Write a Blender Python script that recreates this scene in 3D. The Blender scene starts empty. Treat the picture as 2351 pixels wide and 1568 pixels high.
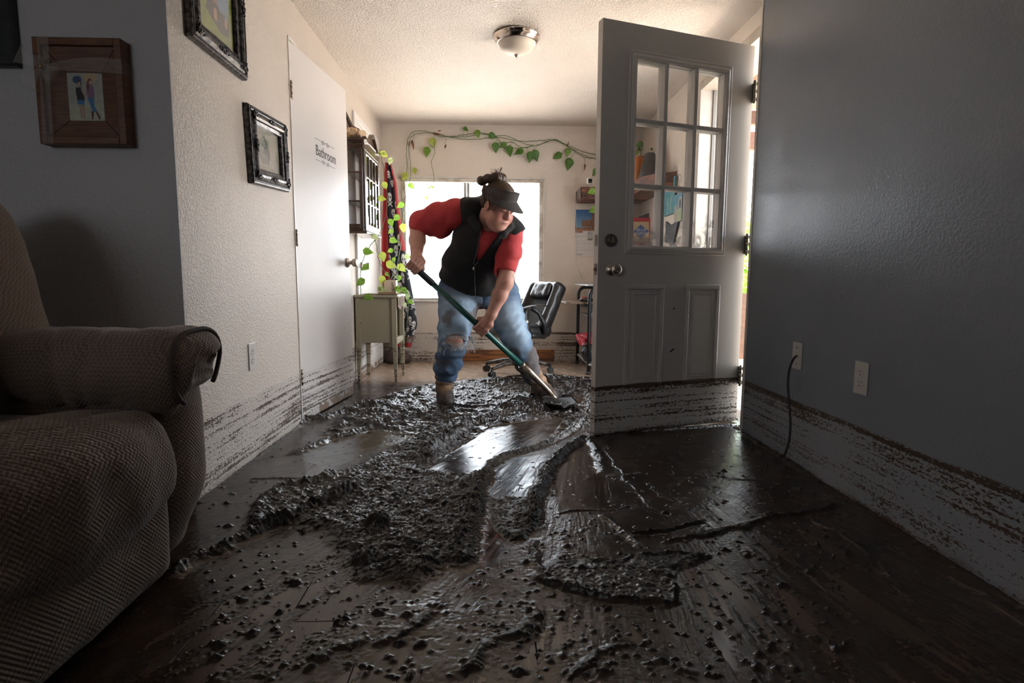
import bpy, bmesh, math, random
import numpy as np
from mathutils import Vector, Matrix

SC = bpy.context.scene
COL = SC.collection
R = math.radians
random.seed(7)

# ---------------------------------------------------------------- camera
CAM_H = 0.8051
F_PX = 1280.0                       # focal length for the 2351 px wide frame
YAW, PITCH, ROLL = 0.0333, 0.1110, 0.0050
_cy, _sy, _cp, _sp = math.cos(YAW), math.sin(YAW), math.cos(PITCH), math.sin(PITCH)
_f = Vector((_sy * _cp, _cy * _cp, -_sp)); _r = Vector((_cy, -_sy, 0)); _u = _r.cross(_f)
_c, _s = math.cos(ROLL), math.sin(ROLL)
CR, CU, CF = _c * _r + _s * _u, -_s * _r + _c * _u, _f
cd = bpy.data.cameras.new('camera')
cd.sensor_width = 36.0; cd.lens = F_PX / 2351 * 36.0
cd.clip_start = 0.02; cd.clip_end = 200
cam = bpy.data.objects.new('camera', cd); COL.objects.link(cam)
cam.matrix_world = Matrix(((CR.x, CU.x, -CF.x, 0), (CR.y, CU.y, -CF.y, 0), (CR.z, CU.z, -CF.z, CAM_H), (0, 0, 0, 1)))
SC.camera = cam
cd.dof.use_dof = False

# ---------------------------------------------------------------- world (overcast daylight) and exposure
wd = bpy.data.worlds.new('overcast_sky'); SC.world = wd; wd.use_nodes = True
wn = wd.node_tree; wn.nodes.clear()
_o = wn.nodes.new('ShaderNodeOutputWorld'); _b = wn.nodes.new('ShaderNodeBackground')
_b.inputs['Color'].default_value = (0.86, 0.93, 1.0, 1); _b.inputs['Strength'].default_value = 11.0
wn.links.new(_b.outputs[0], _o.inputs[0])
# hazy sun, high and from the left: it lights the pale ground outside, not the room
_sl = bpy.data.lights.new('sun', 'SUN'); _sl.energy = 98.0; _sl.angle = R(4); _sl.color = (1.0, 0.965, 0.91)
_so = bpy.data.objects.new('sun', _sl); COL.objects.link(_so); _so.rotation_euler = Vector((0.42, 0.02, -0.90)).to_track_quat('-Z', 'Y').to_euler()
SC.view_settings.view_transform = 'Standard'
SC.view_settings.look = 'None'
SC.view_settings.gamma = 1.0
SC.view_settings.use_curve_mapping = False
SC.view_settings.exposure = 0.0
try:
    SC.cycles.max_bounces = 9; SC.cycles.diffuse_bounces = 5; SC.cycles.glossy_bounces = 4; SC.cycles.use_adaptive_sampling = True; SC.cycles.adaptive_threshold = 0.015
    SC.cycles.transparent_max_bounces = 16; SC.cycles.caustics_reflective = False
    SC.cycles.sample_clamp_indirect = 30.0
except Exception:
    pass

def portal(name, loc, rot, sx, sy):          # tells the sampler where daylight comes in; gives no light of its own
    l = bpy.data.lights.new(name, 'AREA'); l.shape = 'RECTANGLE'; l.size = sx; l.size_y = sy
    l.cycles.is_portal = True
    o = bpy.data.objects.new(name, l); COL.objects.link(o); o.location = loc; o.rotation_euler = rot
    return o

# ---------------------------------------------------------------- room numbers
XL, XR, XF, YB, HC, YC, YE = -1.0636, 1.317, 1.4221, 5.4667, 2.2521, 1.953, 2.853
WX0, WX1, WZ0, WZ1 = -0.875, 0.473, 0.600, 1.757       # back window opening
DY0, DY1, DZ = 3.036, 3.870, 2.075                      # front doorway opening in the right wall
RWX0, RWX1, RWZ0, RWZ1, RWY = -2.55, -1.45, 1.10, 2.05, -2.6   # window behind the camera
portal('daylight_portal_back', ((WX0 + WX1) / 2, YB + 0.12, (WZ0 + WZ1) / 2), (R(-90), 0, 0), WX1 - WX0, WZ1 - WZ0)
portal('daylight_portal_door', (XF + 0.16, (DY0 + DY1) / 2, DZ / 2), (0, R(90), 0), DZ, DY1 - DY0)
portal('daylight_portal_rear', ((RWX0 + RWX1) / 2, RWY - 0.12, (RWZ0 + RWZ1) / 2), (R(90), 0, 0), RWX1 - RWX0, RWZ1 - RWZ0)

# ---------------------------------------------------------------- helpers: placing
def ray(px, py):
    return CR * ((px - 1175.5) / F_PX) + CU * ((784 - py) / F_PX) + CF
def at(px, py, Y=None, X=None, Z=None):
    r = ray(px, py)
    t = Y / r.y if Y is not None else X / r.x if X is not None else (Z - CAM_H) / r.z
    return Vector((0, 0, CAM_H)) + r * t

# ---------------------------------------------------------------- helpers: objects
def props(o, label=None, cat=None, group=None, kind=None):
    if label: o['label'] = label
    if cat: o['category'] = cat
    if group: o['group'] = group
    if kind: o['kind'] = kind
    return o
def thing(name, label, cat, loc=(0, 0, 0), group=None):
    o = bpy.data.objects.new(name, None); COL.objects.link(o); o.location = loc
    o.empty_display_size = 0.05
    return props(o, label, cat, group)
def root_loc(p):
    while p.parent: p = p.parent
    return p.location.copy()
def link(name, me, parent=None, loc=None):
    o = bpy.data.objects.new(name, me); COL.objects.link(o)
    if parent is not None:
        o.parent = parent; me.transform(Matrix.Translation(-root_loc(parent)))
    elif loc is not None:
        me.transform(Matrix.Translation(-Vector(loc))); o.location = loc
    return o

class B:
    """collects shapes in world space, links them as one mesh"""
    def __init__(s, xf=None): s.bm = bmesh.new(); s.xf = xf
    def _fin(s, verts, smooth=None):
        if s.xf is not None: bmesh.ops.transform(s.bm, matrix=s.xf, verts=verts)
        if smooth is not None:
            for f in {f for v in verts for f in v.link_faces}: f.smooth = smooth
        return s
    def box(s, lo, hi, bev=0.0, rot=None, seg=1):
        lo, hi = Vector(lo), Vector(hi); c = (lo + hi) / 2; d = hi - lo
        m = Matrix.Translation(c) @ (rot.to_4x4() if rot is not None else Matrix()) @ Matrix.Diagonal((abs(d.x), abs(d.y), abs(d.z), 1))
        vs = bmesh.ops.create_cube(s.bm, size=1, matrix=m)['verts']
        if bev:
            es = list({e for v in vs for e in v.link_edges})
            r = bmesh.ops.bevel(s.bm, geom=es, offset=bev, segments=seg, profile=0.5, affect='EDGES')
            vs = list({v for f in r['faces'] for v in f.verts} | {v for v in vs if v.is_valid})
        return s._fin(vs)
    def cyl(s, p0, p1, r0, r1=None, seg=16, cap=True, smooth=True):
        p0, p1 = Vector(p0), Vector(p1); r1 = r0 if r1 is None else r1
        d = p1 - p0
        m = Matrix.Translation((p0 + p1) / 2) @ d.to_track_quat('Z', 'Y').to_matrix().to_4x4()
        vs = bmesh.ops.create_cone(s.bm, cap_ends=cap, cap_tris=False, segments=seg, radius1=r0, radius2=r1, depth=d.length, matrix=m)['verts']
        for f in {f for v in vs for f in v.link_faces}: f.smooth = smooth and len(f.verts) == 4
        return s._fin(vs)
    def ball(s, c, r, seg=12, sc=(1, 1, 1), rot=None):
        m = Matrix.Translation(Vector(c)) @ (rot.to_4x4() if rot is not None else Matrix()) @ Matrix.Diagonal((r * sc[0], r * sc[1], r * sc[2], 1))
        vs = bmesh.ops.create_uvsphere(s.bm, u_segments=seg, v_segments=max(6, seg * 2 // 3), radius=1, matrix=m)['verts']
        return s._fin(vs, True)
    def tube(s, pts, rad, seg=8, cap=True, closed=False):
        pts = [Vector(p) for p in pts]; n = len(pts)
        rs = rad if hasattr(rad, '__len__') else [rad] * n
        rings = []; up = None
        for i, p in enumerate(pts):
            a = pts[(i - 1) % n] if closed or i > 0 else p
            b = pts[(i + 1) % n] if closed or i < n - 1 else p
            t = (b - a); t = t.normalized() if t.length > 1e-9 else Vector((0, 0, 1))
            if up is None: up = t.orthogonal().normalized()
            up = (up - t * up.dot(t)); up = up.normalized() if up.length > 1e-6 else t.orthogonal().normalized()
            sd = t.cross(up)
            rings.append([s.bm.verts.new(p + (up * math.cos(k * 2 * math.pi / seg) + sd * math.sin(k * 2 * math.pi / seg)) * rs[i]) for k in range(seg)])
        for i in range(n if closed else n - 1):
            A, Bq = rings[i], rings[(i + 1) % n]
            for k in range(seg):
                f = s.bm.faces.new((A[k], A[(k + 1) % seg], Bq[(k + 1) % seg], Bq[k])); f.smooth = True
        if cap and not closed:
            s.bm.faces.new(rings[0][::-1]); s.bm.faces.new(rings[-1])
        return s._fin([v for r in rings for v in r])
    def lathe(s, prof, c, seg=32, axis='Z', close=True):
        c = Vector(c); rings = []
        for (r, h) in prof:
            row = []
            for k in range(seg):
                a = 2 * math.pi * k / seg
                x, y = r * math.cos(a), r * math.sin(a)
                row.append(s.bm.verts.new(c + (Vector((x, y, h)) if axis == 'Z' else Vector((x, h, y)) if axis == 'Y' else Vector((h, x, y)))))
            rings.append(row)
        for i in range(len(rings) - 1):
            for k in range(seg):
                f = s.bm.faces.new((rings[i][k], rings[i][(k + 1) % seg], rings[i + 1][(k + 1) % seg], rings[i + 1][k])); f.smooth = True
        if close:
            for row in (rings[0], rings[-1]):
                try: s.bm.faces.new(row)
                except ValueError: pass
        return s._fin([v for r in rings for v in r])
    def poly(s, pts, depth):
        """a flat outline (list of 3D points) given thickness along the vector depth"""
        depth = Vector(depth); a = [s.bm.verts.new(Vector(p)) for p in pts]; b = [s.bm.verts.new(Vector(p) + depth) for p in pts]
        n = len(a); s.bm.faces.new(a); s.bm.faces.new(b[::-1])
        for i in range(n): s.bm.faces.new((a[i], b[i], b[(i + 1) % n], a[(i + 1) % n]))
        return s._fin(a + b)
    def grid(s, fn, nu, nv, smooth=True, thick=0.0):
        vs = [[s.bm.verts.new(Vector(fn(i / nu, j / nv))) for j in range(nv + 1)] for i in range(nu + 1)]
        for i in range(nu):
            for j in range(nv):
                f = s.bm.faces.new((vs[i][j], vs[i + 1][j], vs[i + 1][j + 1], vs[i][j + 1])); f.smooth = smooth
        allv = [v for r in vs for v in r]
        if thick:
            fs = list({f for v in allv for f in v.link_faces})
            r = bmesh.ops.solidify(s.bm, geom=fs, thickness=thick)
            allv = list(set(allv) | {g for g in r['geom'] if isinstance(g, bmesh.types.BMVert)})
            for f in {f for v in allv for f in v.link_faces}: f.smooth = smooth
        return s._fin(allv)
    def sweep(s, c, u, v, n, hw, hh, prof):
        c, u, v, n = Vector(c), Vector(u), Vector(v), Vector(n); rows = []
        for d, hgt in prof: rows.append([s.bm.verts.new(c + u * (sx * (hw - d)) + v * (sy * (hh - d)) + n * hgt) for sx, sy in ((-1, -1), (1, -1), (1, 1), (-1, 1))])
        for i in range(len(rows) - 1):
            for k in range(4): s.bm.faces.new((rows[i][k], rows[i][(k + 1) % 4], rows[i + 1][(k + 1) % 4], rows[i + 1][k]))
        return s._fin([q for r in rows for q in r])
    def build(s, name, mat, parent=None, loc=None, recalc=True):
        if recalc: bmesh.ops.recalc_face_normals(s.bm, faces=s.bm.faces[:])
        me = bpy.data.meshes.new(name); s.bm.to_mesh(me); s.bm.free()
        for m in (mat if isinstance(mat, (list, tuple)) else [mat]): me.materials.append(m)
        return link(name, me, parent, loc)

def np_mesh(name, V, Q, mat, parent=None, loc=None, smooth=True, attrs=None):
    V = np.ascontiguousarray(V, np.float32); Q = np.ascontiguousarray(Q, np.int32); k = Q.shape[1]
    me = bpy.data.meshes.new(name)
    me.vertices.add(len(V)); me.vertices.foreach_set('co', V.ravel())
    me.loops.add(Q.size); me.loops.foreach_set('vertex_index', Q.ravel())
    me.polygons.add(len(Q)); me.polygons.foreach_set('loop_start', np.arange(0, Q.size, k, dtype=np.int32))
    me.polygons.foreach_set('loop_total', np.full(len(Q), k, np.int32))
    me.polygons.foreach_set('use_smooth', np.full(len(Q), smooth))
    me.update(calc_edges=True)
    for an, (typ, data) in (attrs or {}).items():
        a = me.attributes.new(an, typ, 'POINT')
        a.data.foreach_set('color' if typ == 'FLOAT_COLOR' else 'value', np.ascontiguousarray(data, np.float32).ravel())
    me.materials.append(mat)
    return link(name, me, parent, loc)

# ---------------------------------------------------------------- helpers: noise
_perm = np.random.RandomState(3).permutation(256); _perm = np.concatenate([_perm, _perm, _perm]).astype(np.int64)
_g3 = np.random.RandomState(5).randn(256, 3); _g3 /= np.linalg.norm(_g3, axis=1)[:, None]; _g3 = _g3.astype(np.float32)
def noise2(x, y, seed=0):
    x = np.asarray(x, np.float32); y = np.asarray(y, np.float32)
    xi, yi = np.floor(x).astype(np.int64), np.floor(y).astype(np.int64); xf, yf = x - xi, y - yi
    u, v = xf * xf * xf * (xf * (xf * 6 - 15) + 10), yf * yf * yf * (yf * (yf * 6 - 15) + 10)
    def g(a, b, dx, dy):
        k = _perm[(_perm[(a + seed * 17) & 255] + b) & 255]; q = _g3[k]
        return (q[..., 0] * dx + q[..., 1] * dy) * 1.25
    a = g(xi, yi, xf, yf); b = g(xi + 1, yi, xf - 1, yf); c = g(xi, yi + 1, xf, yf - 1); d = g(xi + 1, yi + 1, xf - 1, yf - 1)
    return (a * (1 - u) + b * u) * (1 - v) + (c * (1 - u) + d * u) * v
def fbm2(x, y, oct=4, seed=0, gain=0.5, ridged=False):
    s = 0; a = 1; t = 0
    for o in range(oct):
        n = noise2(x * 2 ** o, y * 2 ** o, seed + o)
        s = s + a * ((1 - 2 * np.abs(n)) if ridged else n); t += a; a *= gain
    return s / t
def noise3(p, seed=0):
    p = np.asarray(p, np.float32); i = np.floor(p).astype(np.int64); f = p - i
    w = f * f * f * (f * (f * 6 - 15) + 10); r = 0
    for dx in (0, 1):
        for dy in (0, 1):
            for dz in (0, 1):
                k = _perm[(_perm[(_perm[(i[:, 0] + dx + seed * 13) & 255] + i[:, 1] + dy) & 255] + i[:, 2] + dz) & 255]
                q = _g3[k]; d = q[:, 0] * (f[:, 0] - dx) + q[:, 1] * (f[:, 1] - dy) + q[:, 2] * (f[:, 2] - dz)
                r = r + d * (w[:, 0] if dx else 1 - w[:, 0]) * (w[:, 1] if dy else 1 - w[:, 1]) * (w[:, 2] if dz else 1 - w[:, 2])
    return r * 1.4
def fbm3(p, oct=3, seed=0):
    s = 0; a = 1; t = 0
    for o in range(oct): s = s + a * noise3(p * 2 ** o, seed + o); t += a; a *= .5
    return s / t
def sstep(a, b, x):
    t = np.clip((x - a) / (b - a), 0, 1); return t * t * (3 - 2 * t)

# ---------------------------------------------------------------- helpers: soft solid bodies (signed distance + surface nets)
class Body:
    def __init__(s, lo, hi, res):
        s.h = res; s.lo = np.array(lo, np.float32)
        n = np.ceil((np.array(hi) - np.array(lo)) / res).astype(int) + 1
        s.ax = [(s.lo[i] + np.arange(n[i]) * res).astype(np.float32) for i in range(3)]
        s.F = np.full(n, 1.0, np.float32)
    def _blk(s, lo, hi):
        sl = []
        for i in range(3):
            a = int(max(0, math.floor((lo[i] - s.lo[i]) / s.h))); b = int(min(len(s.ax[i]), math.ceil((hi[i] - s.lo[i]) / s.h) + 1))
            if b <= a: return None
            sl.append(slice(a, b))
        X = s.ax[0][sl[0]][:, None, None]; Y = s.ax[1][sl[1]][None, :, None]; Z = s.ax[2][sl[2]][None, None, :]
        return tuple(sl), X, Y, Z
    def comb(s, fn, lo, hi, k, op):
        m = 0.05 + 1.5 * k
        b = s._blk(np.array(lo) - m, np.array(hi) + m)
        if b is None: return s
        sl, X, Y, Z = b; d = fn(X, Y, Z); F = s.F[sl]
        if op == 'add':
            if k > 0:
                h = np.clip(.5 + .5 * (F - d) / k, 0, 1); s.F[sl] = F * (1 - h) + d * h - k * h * (1 - h)
            else: s.F[sl] = np.minimum(F, d)
        else:
            if k > 0:
                h = np.clip(.5 - .5 * (F + d) / k, 0, 1); s.F[sl] = F * (1 - h) - d * h + k * h * (1 - h)
            else: s.F[sl] = np.maximum(F, -d)
        return s
    def cone(s, a, b, r1, r2, k=0.02, op='add', flat=None):
        a = np.array(a, np.float32); b = np.array(b, np.float32); ba = b - a; L = float(ba @ ba) + 1e-12
        def fn(X, Y, Z):
            px, py, pz = X - a[0], Y - a[1], Z - a[2]
            t = np.clip((px * ba[0] + py * ba[1] + pz * ba[2]) / L, 0, 1)
            return np.sqrt((px - t * ba[0]) ** 2 + (py - t * ba[1]) ** 2 + (pz - t * ba[2]) ** 2) - (r1 + (r2 - r1) * t)
        R_ = max(r1, r2)
        return s.comb(fn, np.minimum(a, b) - R_, np.maximum(a, b) + R_, k, op)
    def chain(s, pts, rs, k=0.02, op='add'):
        for i in range(len(pts) - 1): s.cone(pts[i], pts[i + 1], rs[i], rs[i + 1], k, op)
        return s
    def ell(s, c, r, M=None, k=0.02, op='add'):
        c = np.array(c, np.float32); r = np.array(r, np.float32); A = np.eye(3, dtype=np.float32) if M is None else np.array(M, np.float32).T
        def fn(X, Y, Z):
            px, py, pz = X - c[0], Y - c[1], Z - c[2]
            q = [(A[i, 0] * px + A[i, 1] * py + A[i, 2] * pz) for i in range(3)]
            k0 = np.sqrt(sum((q[i] / r[i]) ** 2 for i in range(3))); k1 = np.sqrt(sum((q[i] / r[i] ** 2) ** 2 for i in range(3))) + 1e-6
            return k0 * (k0 - 1) / k1
        R_ = float(max(r)); return s.comb(fn, c - R_, c + R_, k, op)
    def rbox(s, c, hs, rad, M=None, k=0.02, op='add'):
        c = np.array(c, np.float32); hs = np.array(hs, np.float32) - rad; A = np.eye(3, dtype=np.float32) if M is None else np.array(M, np.float32).T
        def fn(X, Y, Z):
            px, py, pz = X - c[0], Y - c[1], Z - c[2]
            q = [np.abs(A[i, 0] * px + A[i, 1] * py + A[i, 2] * pz) - hs[i] for i in range(3)]
            return np.sqrt(sum(np.maximum(v, 0) ** 2 for v in q)) + np.minimum(np.maximum(np.maximum(q[0], q[1]), q[2]), 0) - rad
        R_ = float(np.linalg.norm(hs)) + rad; return s.comb(fn, c - R_, c + R_, k, op)
    def cut(s, p, n, k=0.0):
        """keep the side the normal points away from"""
        p = np.array(p, np.float32); n = np.array(n, np.float32); n = n / np.linalg.norm(n)
        d = (s.ax[0][:, None, None] - p[0]) * n[0] + (s.ax[1][None, :, None] - p[1]) * n[1] + (s.ax[2][None, None, :] - p[2]) * n[2]
        s.F = np.maximum(s.F, d).astype(np.float32); return s
    def mesh(s):
        F = s.F; F = np.where(np.abs(F) < 1e-7, 1e-7, F); n = F.shape; ins = F < 0
        c = np.zeros((n[0] - 1, n[1] - 1, n[2] - 1), np.uint8)
        for dx in (0, 1):
            for dy in (0, 1):
                for dz in (0, 1): c += ins[dx:n[0] - 1 + dx, dy:n[1] - 1 + dy, dz:n[2] - 1 + dz]
        I = np.argwhere((c > 0) & (c < 8)); idx = np.full(c.shape, -1, np.int32); idx[I[:, 0], I[:, 1], I[:, 2]] = np.arange(len(I))
        off = np.array([[i >> 2 & 1, i >> 1 & 1, i & 1] for i in range(8)])
        val = np.stack([F[I[:, 0] + o[0], I[:, 1] + o[1], I[:, 2] + o[2]] for o in off], 1)
        P = np.zeros((len(I), 3)); cnt = np.zeros(len(I))
        for a in range(8):
            for bit in (1, 2, 4):
                b = a | bit
                if b == a: continue
                m = (val[:, a] < 0) != (val[:, b] < 0); t = val[m, a] / (val[m, a] - val[m, b])
                P[m] += off[a] + (off[b] - off[a]) * t[:, None]; cnt[m] += 1
        V = s.lo + (I + P / cnt[:, None]) * s.h
        Q = []
        for ax in range(3):
            u, v = (ax + 1) % 3, (ax + 2) % 3
            sa = [slice(None)] * 3; sb = [slice(None)] * 3; sa[ax] = slice(0, n[ax] - 1); sb[ax] = slice(1, n[ax])
            E = np.argwhere(ins[tuple(sa)] != ins[tuple(sb)])
            E = E[(E[:, u] > 0) & (E[:, v] > 0) & (E[:, u] < n[u] - 1) & (E[:, v] < n[v] - 1)]
            if not len(E): continue
            fl = ins[tuple(E.T)]; q = []
            for du, dv in ((1, 1), (0, 1), (0, 0), (1, 0)):
                e = E.copy(); e[:, u] -= du; e[:, v] -= dv; q.append(idx[e[:, 0], e[:, 1], e[:, 2]])
            q = np.stack(q, 1); q[~fl] = q[~fl][:, ::-1]; Q.append(q)
        Q = np.concatenate(Q); Q = Q[(Q >= 0).all(1)]
        return V.astype(np.float32), Q
def vnormals(V, Q):
    n = np.cross(V[Q[:, 2]] - V[Q[:, 0]], V[Q[:, 3]] - V[Q[:, 1]]); N = np.zeros_like(V)
    for k in range(4): np.add.at(N, Q[:, k], n)
    return N / (np.linalg.norm(N, axis=1)[:, None] + 1e-9)
def relax(V, Q, it=1, lam=0.5):
    for _ in range(it):
        S = np.zeros_like(V); c = np.zeros(len(V), np.float32)
        for a, b in ((0, 1), (1, 2), (2, 3), (3, 0)):
            np.add.at(S, Q[:, a], V[Q[:, b]]); np.add.at(c, Q[:, a], 1); np.add.at(S, Q[:, b], V[Q[:, a]]); np.add.at(c, Q[:, b], 1)
        V = V + lam * (S / np.maximum(c, 1)[:, None] - V)
    return V

# ---------------------------------------------------------------- materials
class NT:
    def __init__(s, name):
        s.m = bpy.data.materials.new(name); s.m.use_nodes = True; s.t = s.m.node_tree; s.t.nodes.clear()
        s.out = s.n('ShaderNodeOutputMaterial'); s.p = s.n('ShaderNodeBsdfPrincipled'); s.l(s.p.outputs[0], s.out.inputs[0])
    def n(s, t, **kw):
        x = s.t.nodes.new(t)
        for k, v in kw.items(): setattr(x, k, v)
        return x
    def l(s, a, b): s.t.links.new(a, b); return s
    def put(s, sock, v):
        if hasattr(v, 'links') or hasattr(v, 'is_linked'): s.l(v, sock)
        else: sock.default_value = (*v, 1) if isinstance(v, tuple) and len(v) == 3 and sock.type == 'RGBA' else v
    def pos(s, sc=(1, 1, 1), obj=False):
        g = s.n('ShaderNodeTexCoord').outputs['Object'] if obj else s.n('ShaderNodeNewGeometry').outputs['Position']
        mp = s.n('ShaderNodeMapping'); s.l(g, mp.inputs[0]); mp.inputs['Scale'].default_value = sc; return mp.outputs[0]
    def z(s):
        q = s.n('ShaderNodeSeparateXYZ'); s.l(s.n('ShaderNodeNewGeometry').outputs['Position'], q.inputs[0]); return q.outputs[2]
    def noise(s, vec, scale=5, detail=3, rough=0.5, dist=0.0):
        x = s.n('ShaderNodeTexNoise'); s.l(vec, x.inputs['Vector']); x.inputs['Scale'].default_value = scale
        x.inputs['Detail'].default_value = detail; x.inputs['Roughness'].default_value = rough; x.inputs['Distortion'].default_value = dist
        return x.outputs[0]
    def voro(s, vec, scale, out='Distance'):
        x = s.n('ShaderNodeTexVoronoi'); s.l(vec, x.inputs['Vector']); x.inputs['Scale'].default_value = scale; return x.outputs[out]
    def ss(s, v, a, b, lo=0.0, hi=1.0):
        x = s.n('ShaderNodeMapRange', interpolation_type='SMOOTHSTEP'); s.put(x.inputs[0], v)
        for i, q in zip((1, 2, 3, 4), (a, b, lo, hi)): x.inputs[i].default_value = q
        return x.outputs[0]
    def ma(s, op, a, b=0.0, c=0.0):
        x = s.n('ShaderNodeMath', operation=op)
        for i, q in enumerate((a, b, c)): s.put(x.inputs[i], q)
        return x.outputs[0]
    def mix(s, f, a, b, typ='MIX'):
        x = s.n('ShaderNodeMix', data_type='RGBA', blend_type=typ); s.put(x.inputs[0], f); s.put(x.inputs[6], a); s.put(x.inputs[7], b); return x.outputs[2]
    def bump(s, h, strength=0.5, dist=0.002, prev=None):
        x = s.n('ShaderNodeBump'); x.inputs['Strength'].default_value = strength; x.inputs['Distance'].default_value = dist
        s.l(h, x.inputs['Height'])
        if prev is not None: s.l(prev, x.inputs['Normal'])
        s.l(x.outputs[0], s.p.inputs['Normal']); return x.outputs[0]
    def attr(s, name, out='Color'):
        x = s.n('ShaderNodeAttribute', attribute_name=name); return x.outputs[out]
    def set(s, **kw):
        for k, v in kw.items(): s.put(s.p.inputs[k.replace('_', ' ')], v)
        return s

def M(name, col, rough=0.5, metal=0.0, col2=None, nscale=20.0, stretch=(1, 1, 1), bump=None, spec=0.5, coat=0.0, sheen=0.0, trans=0.0):
    t = NT(name); c = col
    if col2 is not None: c = t.mix(t.ss(t.noise(t.pos(stretch), nscale, 4), 0.35, 0.65), col, col2)
    t.set(Base_Color=c, Roughness=rough, Metallic=metal)
    t.p.inputs['Specular IOR Level'].default_value = spec
    if coat: t.p.inputs['Coat Weight'].default_value = coat; t.p.inputs['Coat Roughness'].default_value = 0.1
    if sheen: t.p.inputs['Sheen Weight'].default_value = sheen; t.p.inputs['Sheen Roughness'].default_value = 0.5
    if bump: t.bump(t.noise(t.pos(stretch), bump[0], 3), bump[1], bump[2])
    return t.m

def mud_band(t, paint, silt=(0.50, 0.47, 0.43), top=0.285, fleck=1.0, siltmix=0.45):
    """flood line: paler silt below the line, dark flecks caught in level rows, a denser row at the top"""
    z = t.z(); wob = t.noise(t.pos((1, 1, 1)), 3.0, 3)
    zz = t.ma('ADD', z, t.ma('MULTIPLY', t.ma('SUBTRACT', wob, 0.5), 0.03))
    band = t.ss(zz, top + 0.004, top - 0.004)
    col = t.mix(t.ma('MULTIPLY', band, siltmix), paint, silt)
    rows = t.noise(t.pos((0.35, 0.35, 52)), 1.0, 2, 0.6)
    fl = t.noise(t.pos((75, 75, 170)), 1.0, 3, 0.6)
    fl2 = t.noise(t.pos((11, 11, 105)), 1.0, 3, 0.6)
    thr = t.ma('ADD', t.ma('MULTIPLY', fl, 0.55), t.ma('MULTIPLY', rows, 0.55)); thr = t.ma('ADD', thr, t.ma('MULTIPLY', fl2, 0.22))
    topb = t.ma('MULTIPLY', t.ss(zz, top - 0.035, top - 0.008), 0.09)
    thr = t.ma('ADD', thr, topb); thr = t.ma('ADD', thr, t.ma('MULTIPLY', t.ma('SUBTRACT', t.noise(t.pos((3.2, 3.2, 9)), 1.0, 3), 0.5), 0.30))
    f = t.ma('MULTIPLY', t.ss(thr, 0.705, 0.735), band)
    lowb = t.ma('MULTIPLY', t.ss(t.ma('ADD', z, t.ma('MULTIPLY', t.noise(t.pos((6, 6, 6)), 1.0, 3), 0.12)), 0.10, 0.05), band)
    f = t.ma('MULTIPLY', t.ma('MAXIMUM', f, t.ma('MULTIPLY', lowb, 0.55)), fleck)
    sp = t.ma('MULTIPLY', t.ss(t.noise(t.pos((26, 26, 30)), 1.0, 1), 0.80, 0.82), t.ss(z, 1.1, 0.2))
    f = t.ma('MAXIMUM', f, t.ma('MULTIPLY', sp, fleck))
    return t.mix(f, col, t.mix(t.noise(t.pos((40, 40, 40)), 1.0, 2), (0.035, 0.022, 0.015), (0.13, 0.08, 0.05))), f

def wall_mat(name, paint, rough=0.6, bscale=55, bstr=0.5, bdist=0.004, silt=(0.5, 0.47, 0.43), spec=0.4, siltmix=0.45, knock=True):
    t = NT(name)
    pv = t.mix(t.ss(t.noise(t.pos(), 1.7, 4), 0.3, 0.7), paint, tuple(c * 0.93 for c in paint))
    col, f = mud_band(t, pv, silt, siltmix=siltmix)
    t.set(Base_Color=col, Roughness=rough); t.p.inputs['Specular IOR Level'].default_value = spec
    n = t.noise(t.pos(), bscale, 2, 0.45, 0.6)
    n = t.ss(n, 0.42, 0.62) if knock else n
    hb = t.ma('ADD', n, t.ma('MULTIPLY', f, 0.7))
    t.bump(hb, bstr, bdist)
    return t.m

MAT_HALL = wall_mat('off_white_textured_plaster', (0.66, 0.585, 0.515), 0.55, 95, 0.6, 0.003)
MAT_BACK = wall_mat('off_white_wall_paint', (0.72, 0.635, 0.555), 0.6, 90, 0.35, 0.003)
MAT_BLUE = wall_mat('blue_grey_wall_paint', (0.25, 0.275, 0.315), 0.38, 85, 0.14, 0.003, silt=(0.40, 0.41, 0.43), spec=0.45)
MAT_BLUE2 = wall_mat('blue_grey_textured_paint', (0.50, 0.485, 0.48), 0.5, 85, 0.3, 0.003, silt=(0.40, 0.41, 0.43), spec=0.4)
MAT_CEIL = wall_mat('textured_ceiling_paint', (0.77, 0.695, 0.635), 0.55, 95, 0.8, 0.005)
_t = NT('white_door_paint'); _c2, _f2 = mud_band(_t, (0.70, 0.665, 0.645), (0.62, 0.585, 0.55))
_pl = _t.ma('MULTIPLY', _t.ss(_t.z(), 0.085, 0.05), _t.ss(_t.noise(_t.pos((12, 12, 8)), 1.0, 3), 0.45, 0.5))
_t.set(Base_Color=_t.mix(_pl, _c2, (0.22, 0.14, 0.09)), Roughness=0.38); MAT_BATHDOOR = _t.m
_t = NT('grey_white_door_paint'); _c2, _f2 = mud_band(_t, (0.60, 0.565, 0.525), (0.64, 0.61, 0.57), top=0.262)
_t.set(Base_Color=_c2, Roughness=0.4); MAT_DOOR = _t.m
MAT_TRIM = M('white_trim_paint', (0.72, 0.69, 0.65), 0.4, col2=(0.60, 0.55, 0.48), nscale=9)
MAT_TRIMD = M('weathered_window_trim', (0.70, 0.65, 0.58), 0.5, col2=(0.42, 0.36, 0.29), nscale=14)
MAT_JAMB = M('cream_jamb_paint', (0.50, 0.45, 0.39), 0.5, col2=(0.42, 0.36, 0.29), nscale=9)
MAT_ALU = M('window_aluminium', (0.55, 0.53, 0.50), 0.35, 0.6, col2=(0.38, 0.36, 0.34), nscale=12)
MAT_NICKEL = M('brushed_nickel', (0.62, 0.56, 0.50), 0.28, 1.0)
MAT_HINGE = M('aged_brass_hinge', (0.34, 0.29, 0.23), 0.35, 1.0)
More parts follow.
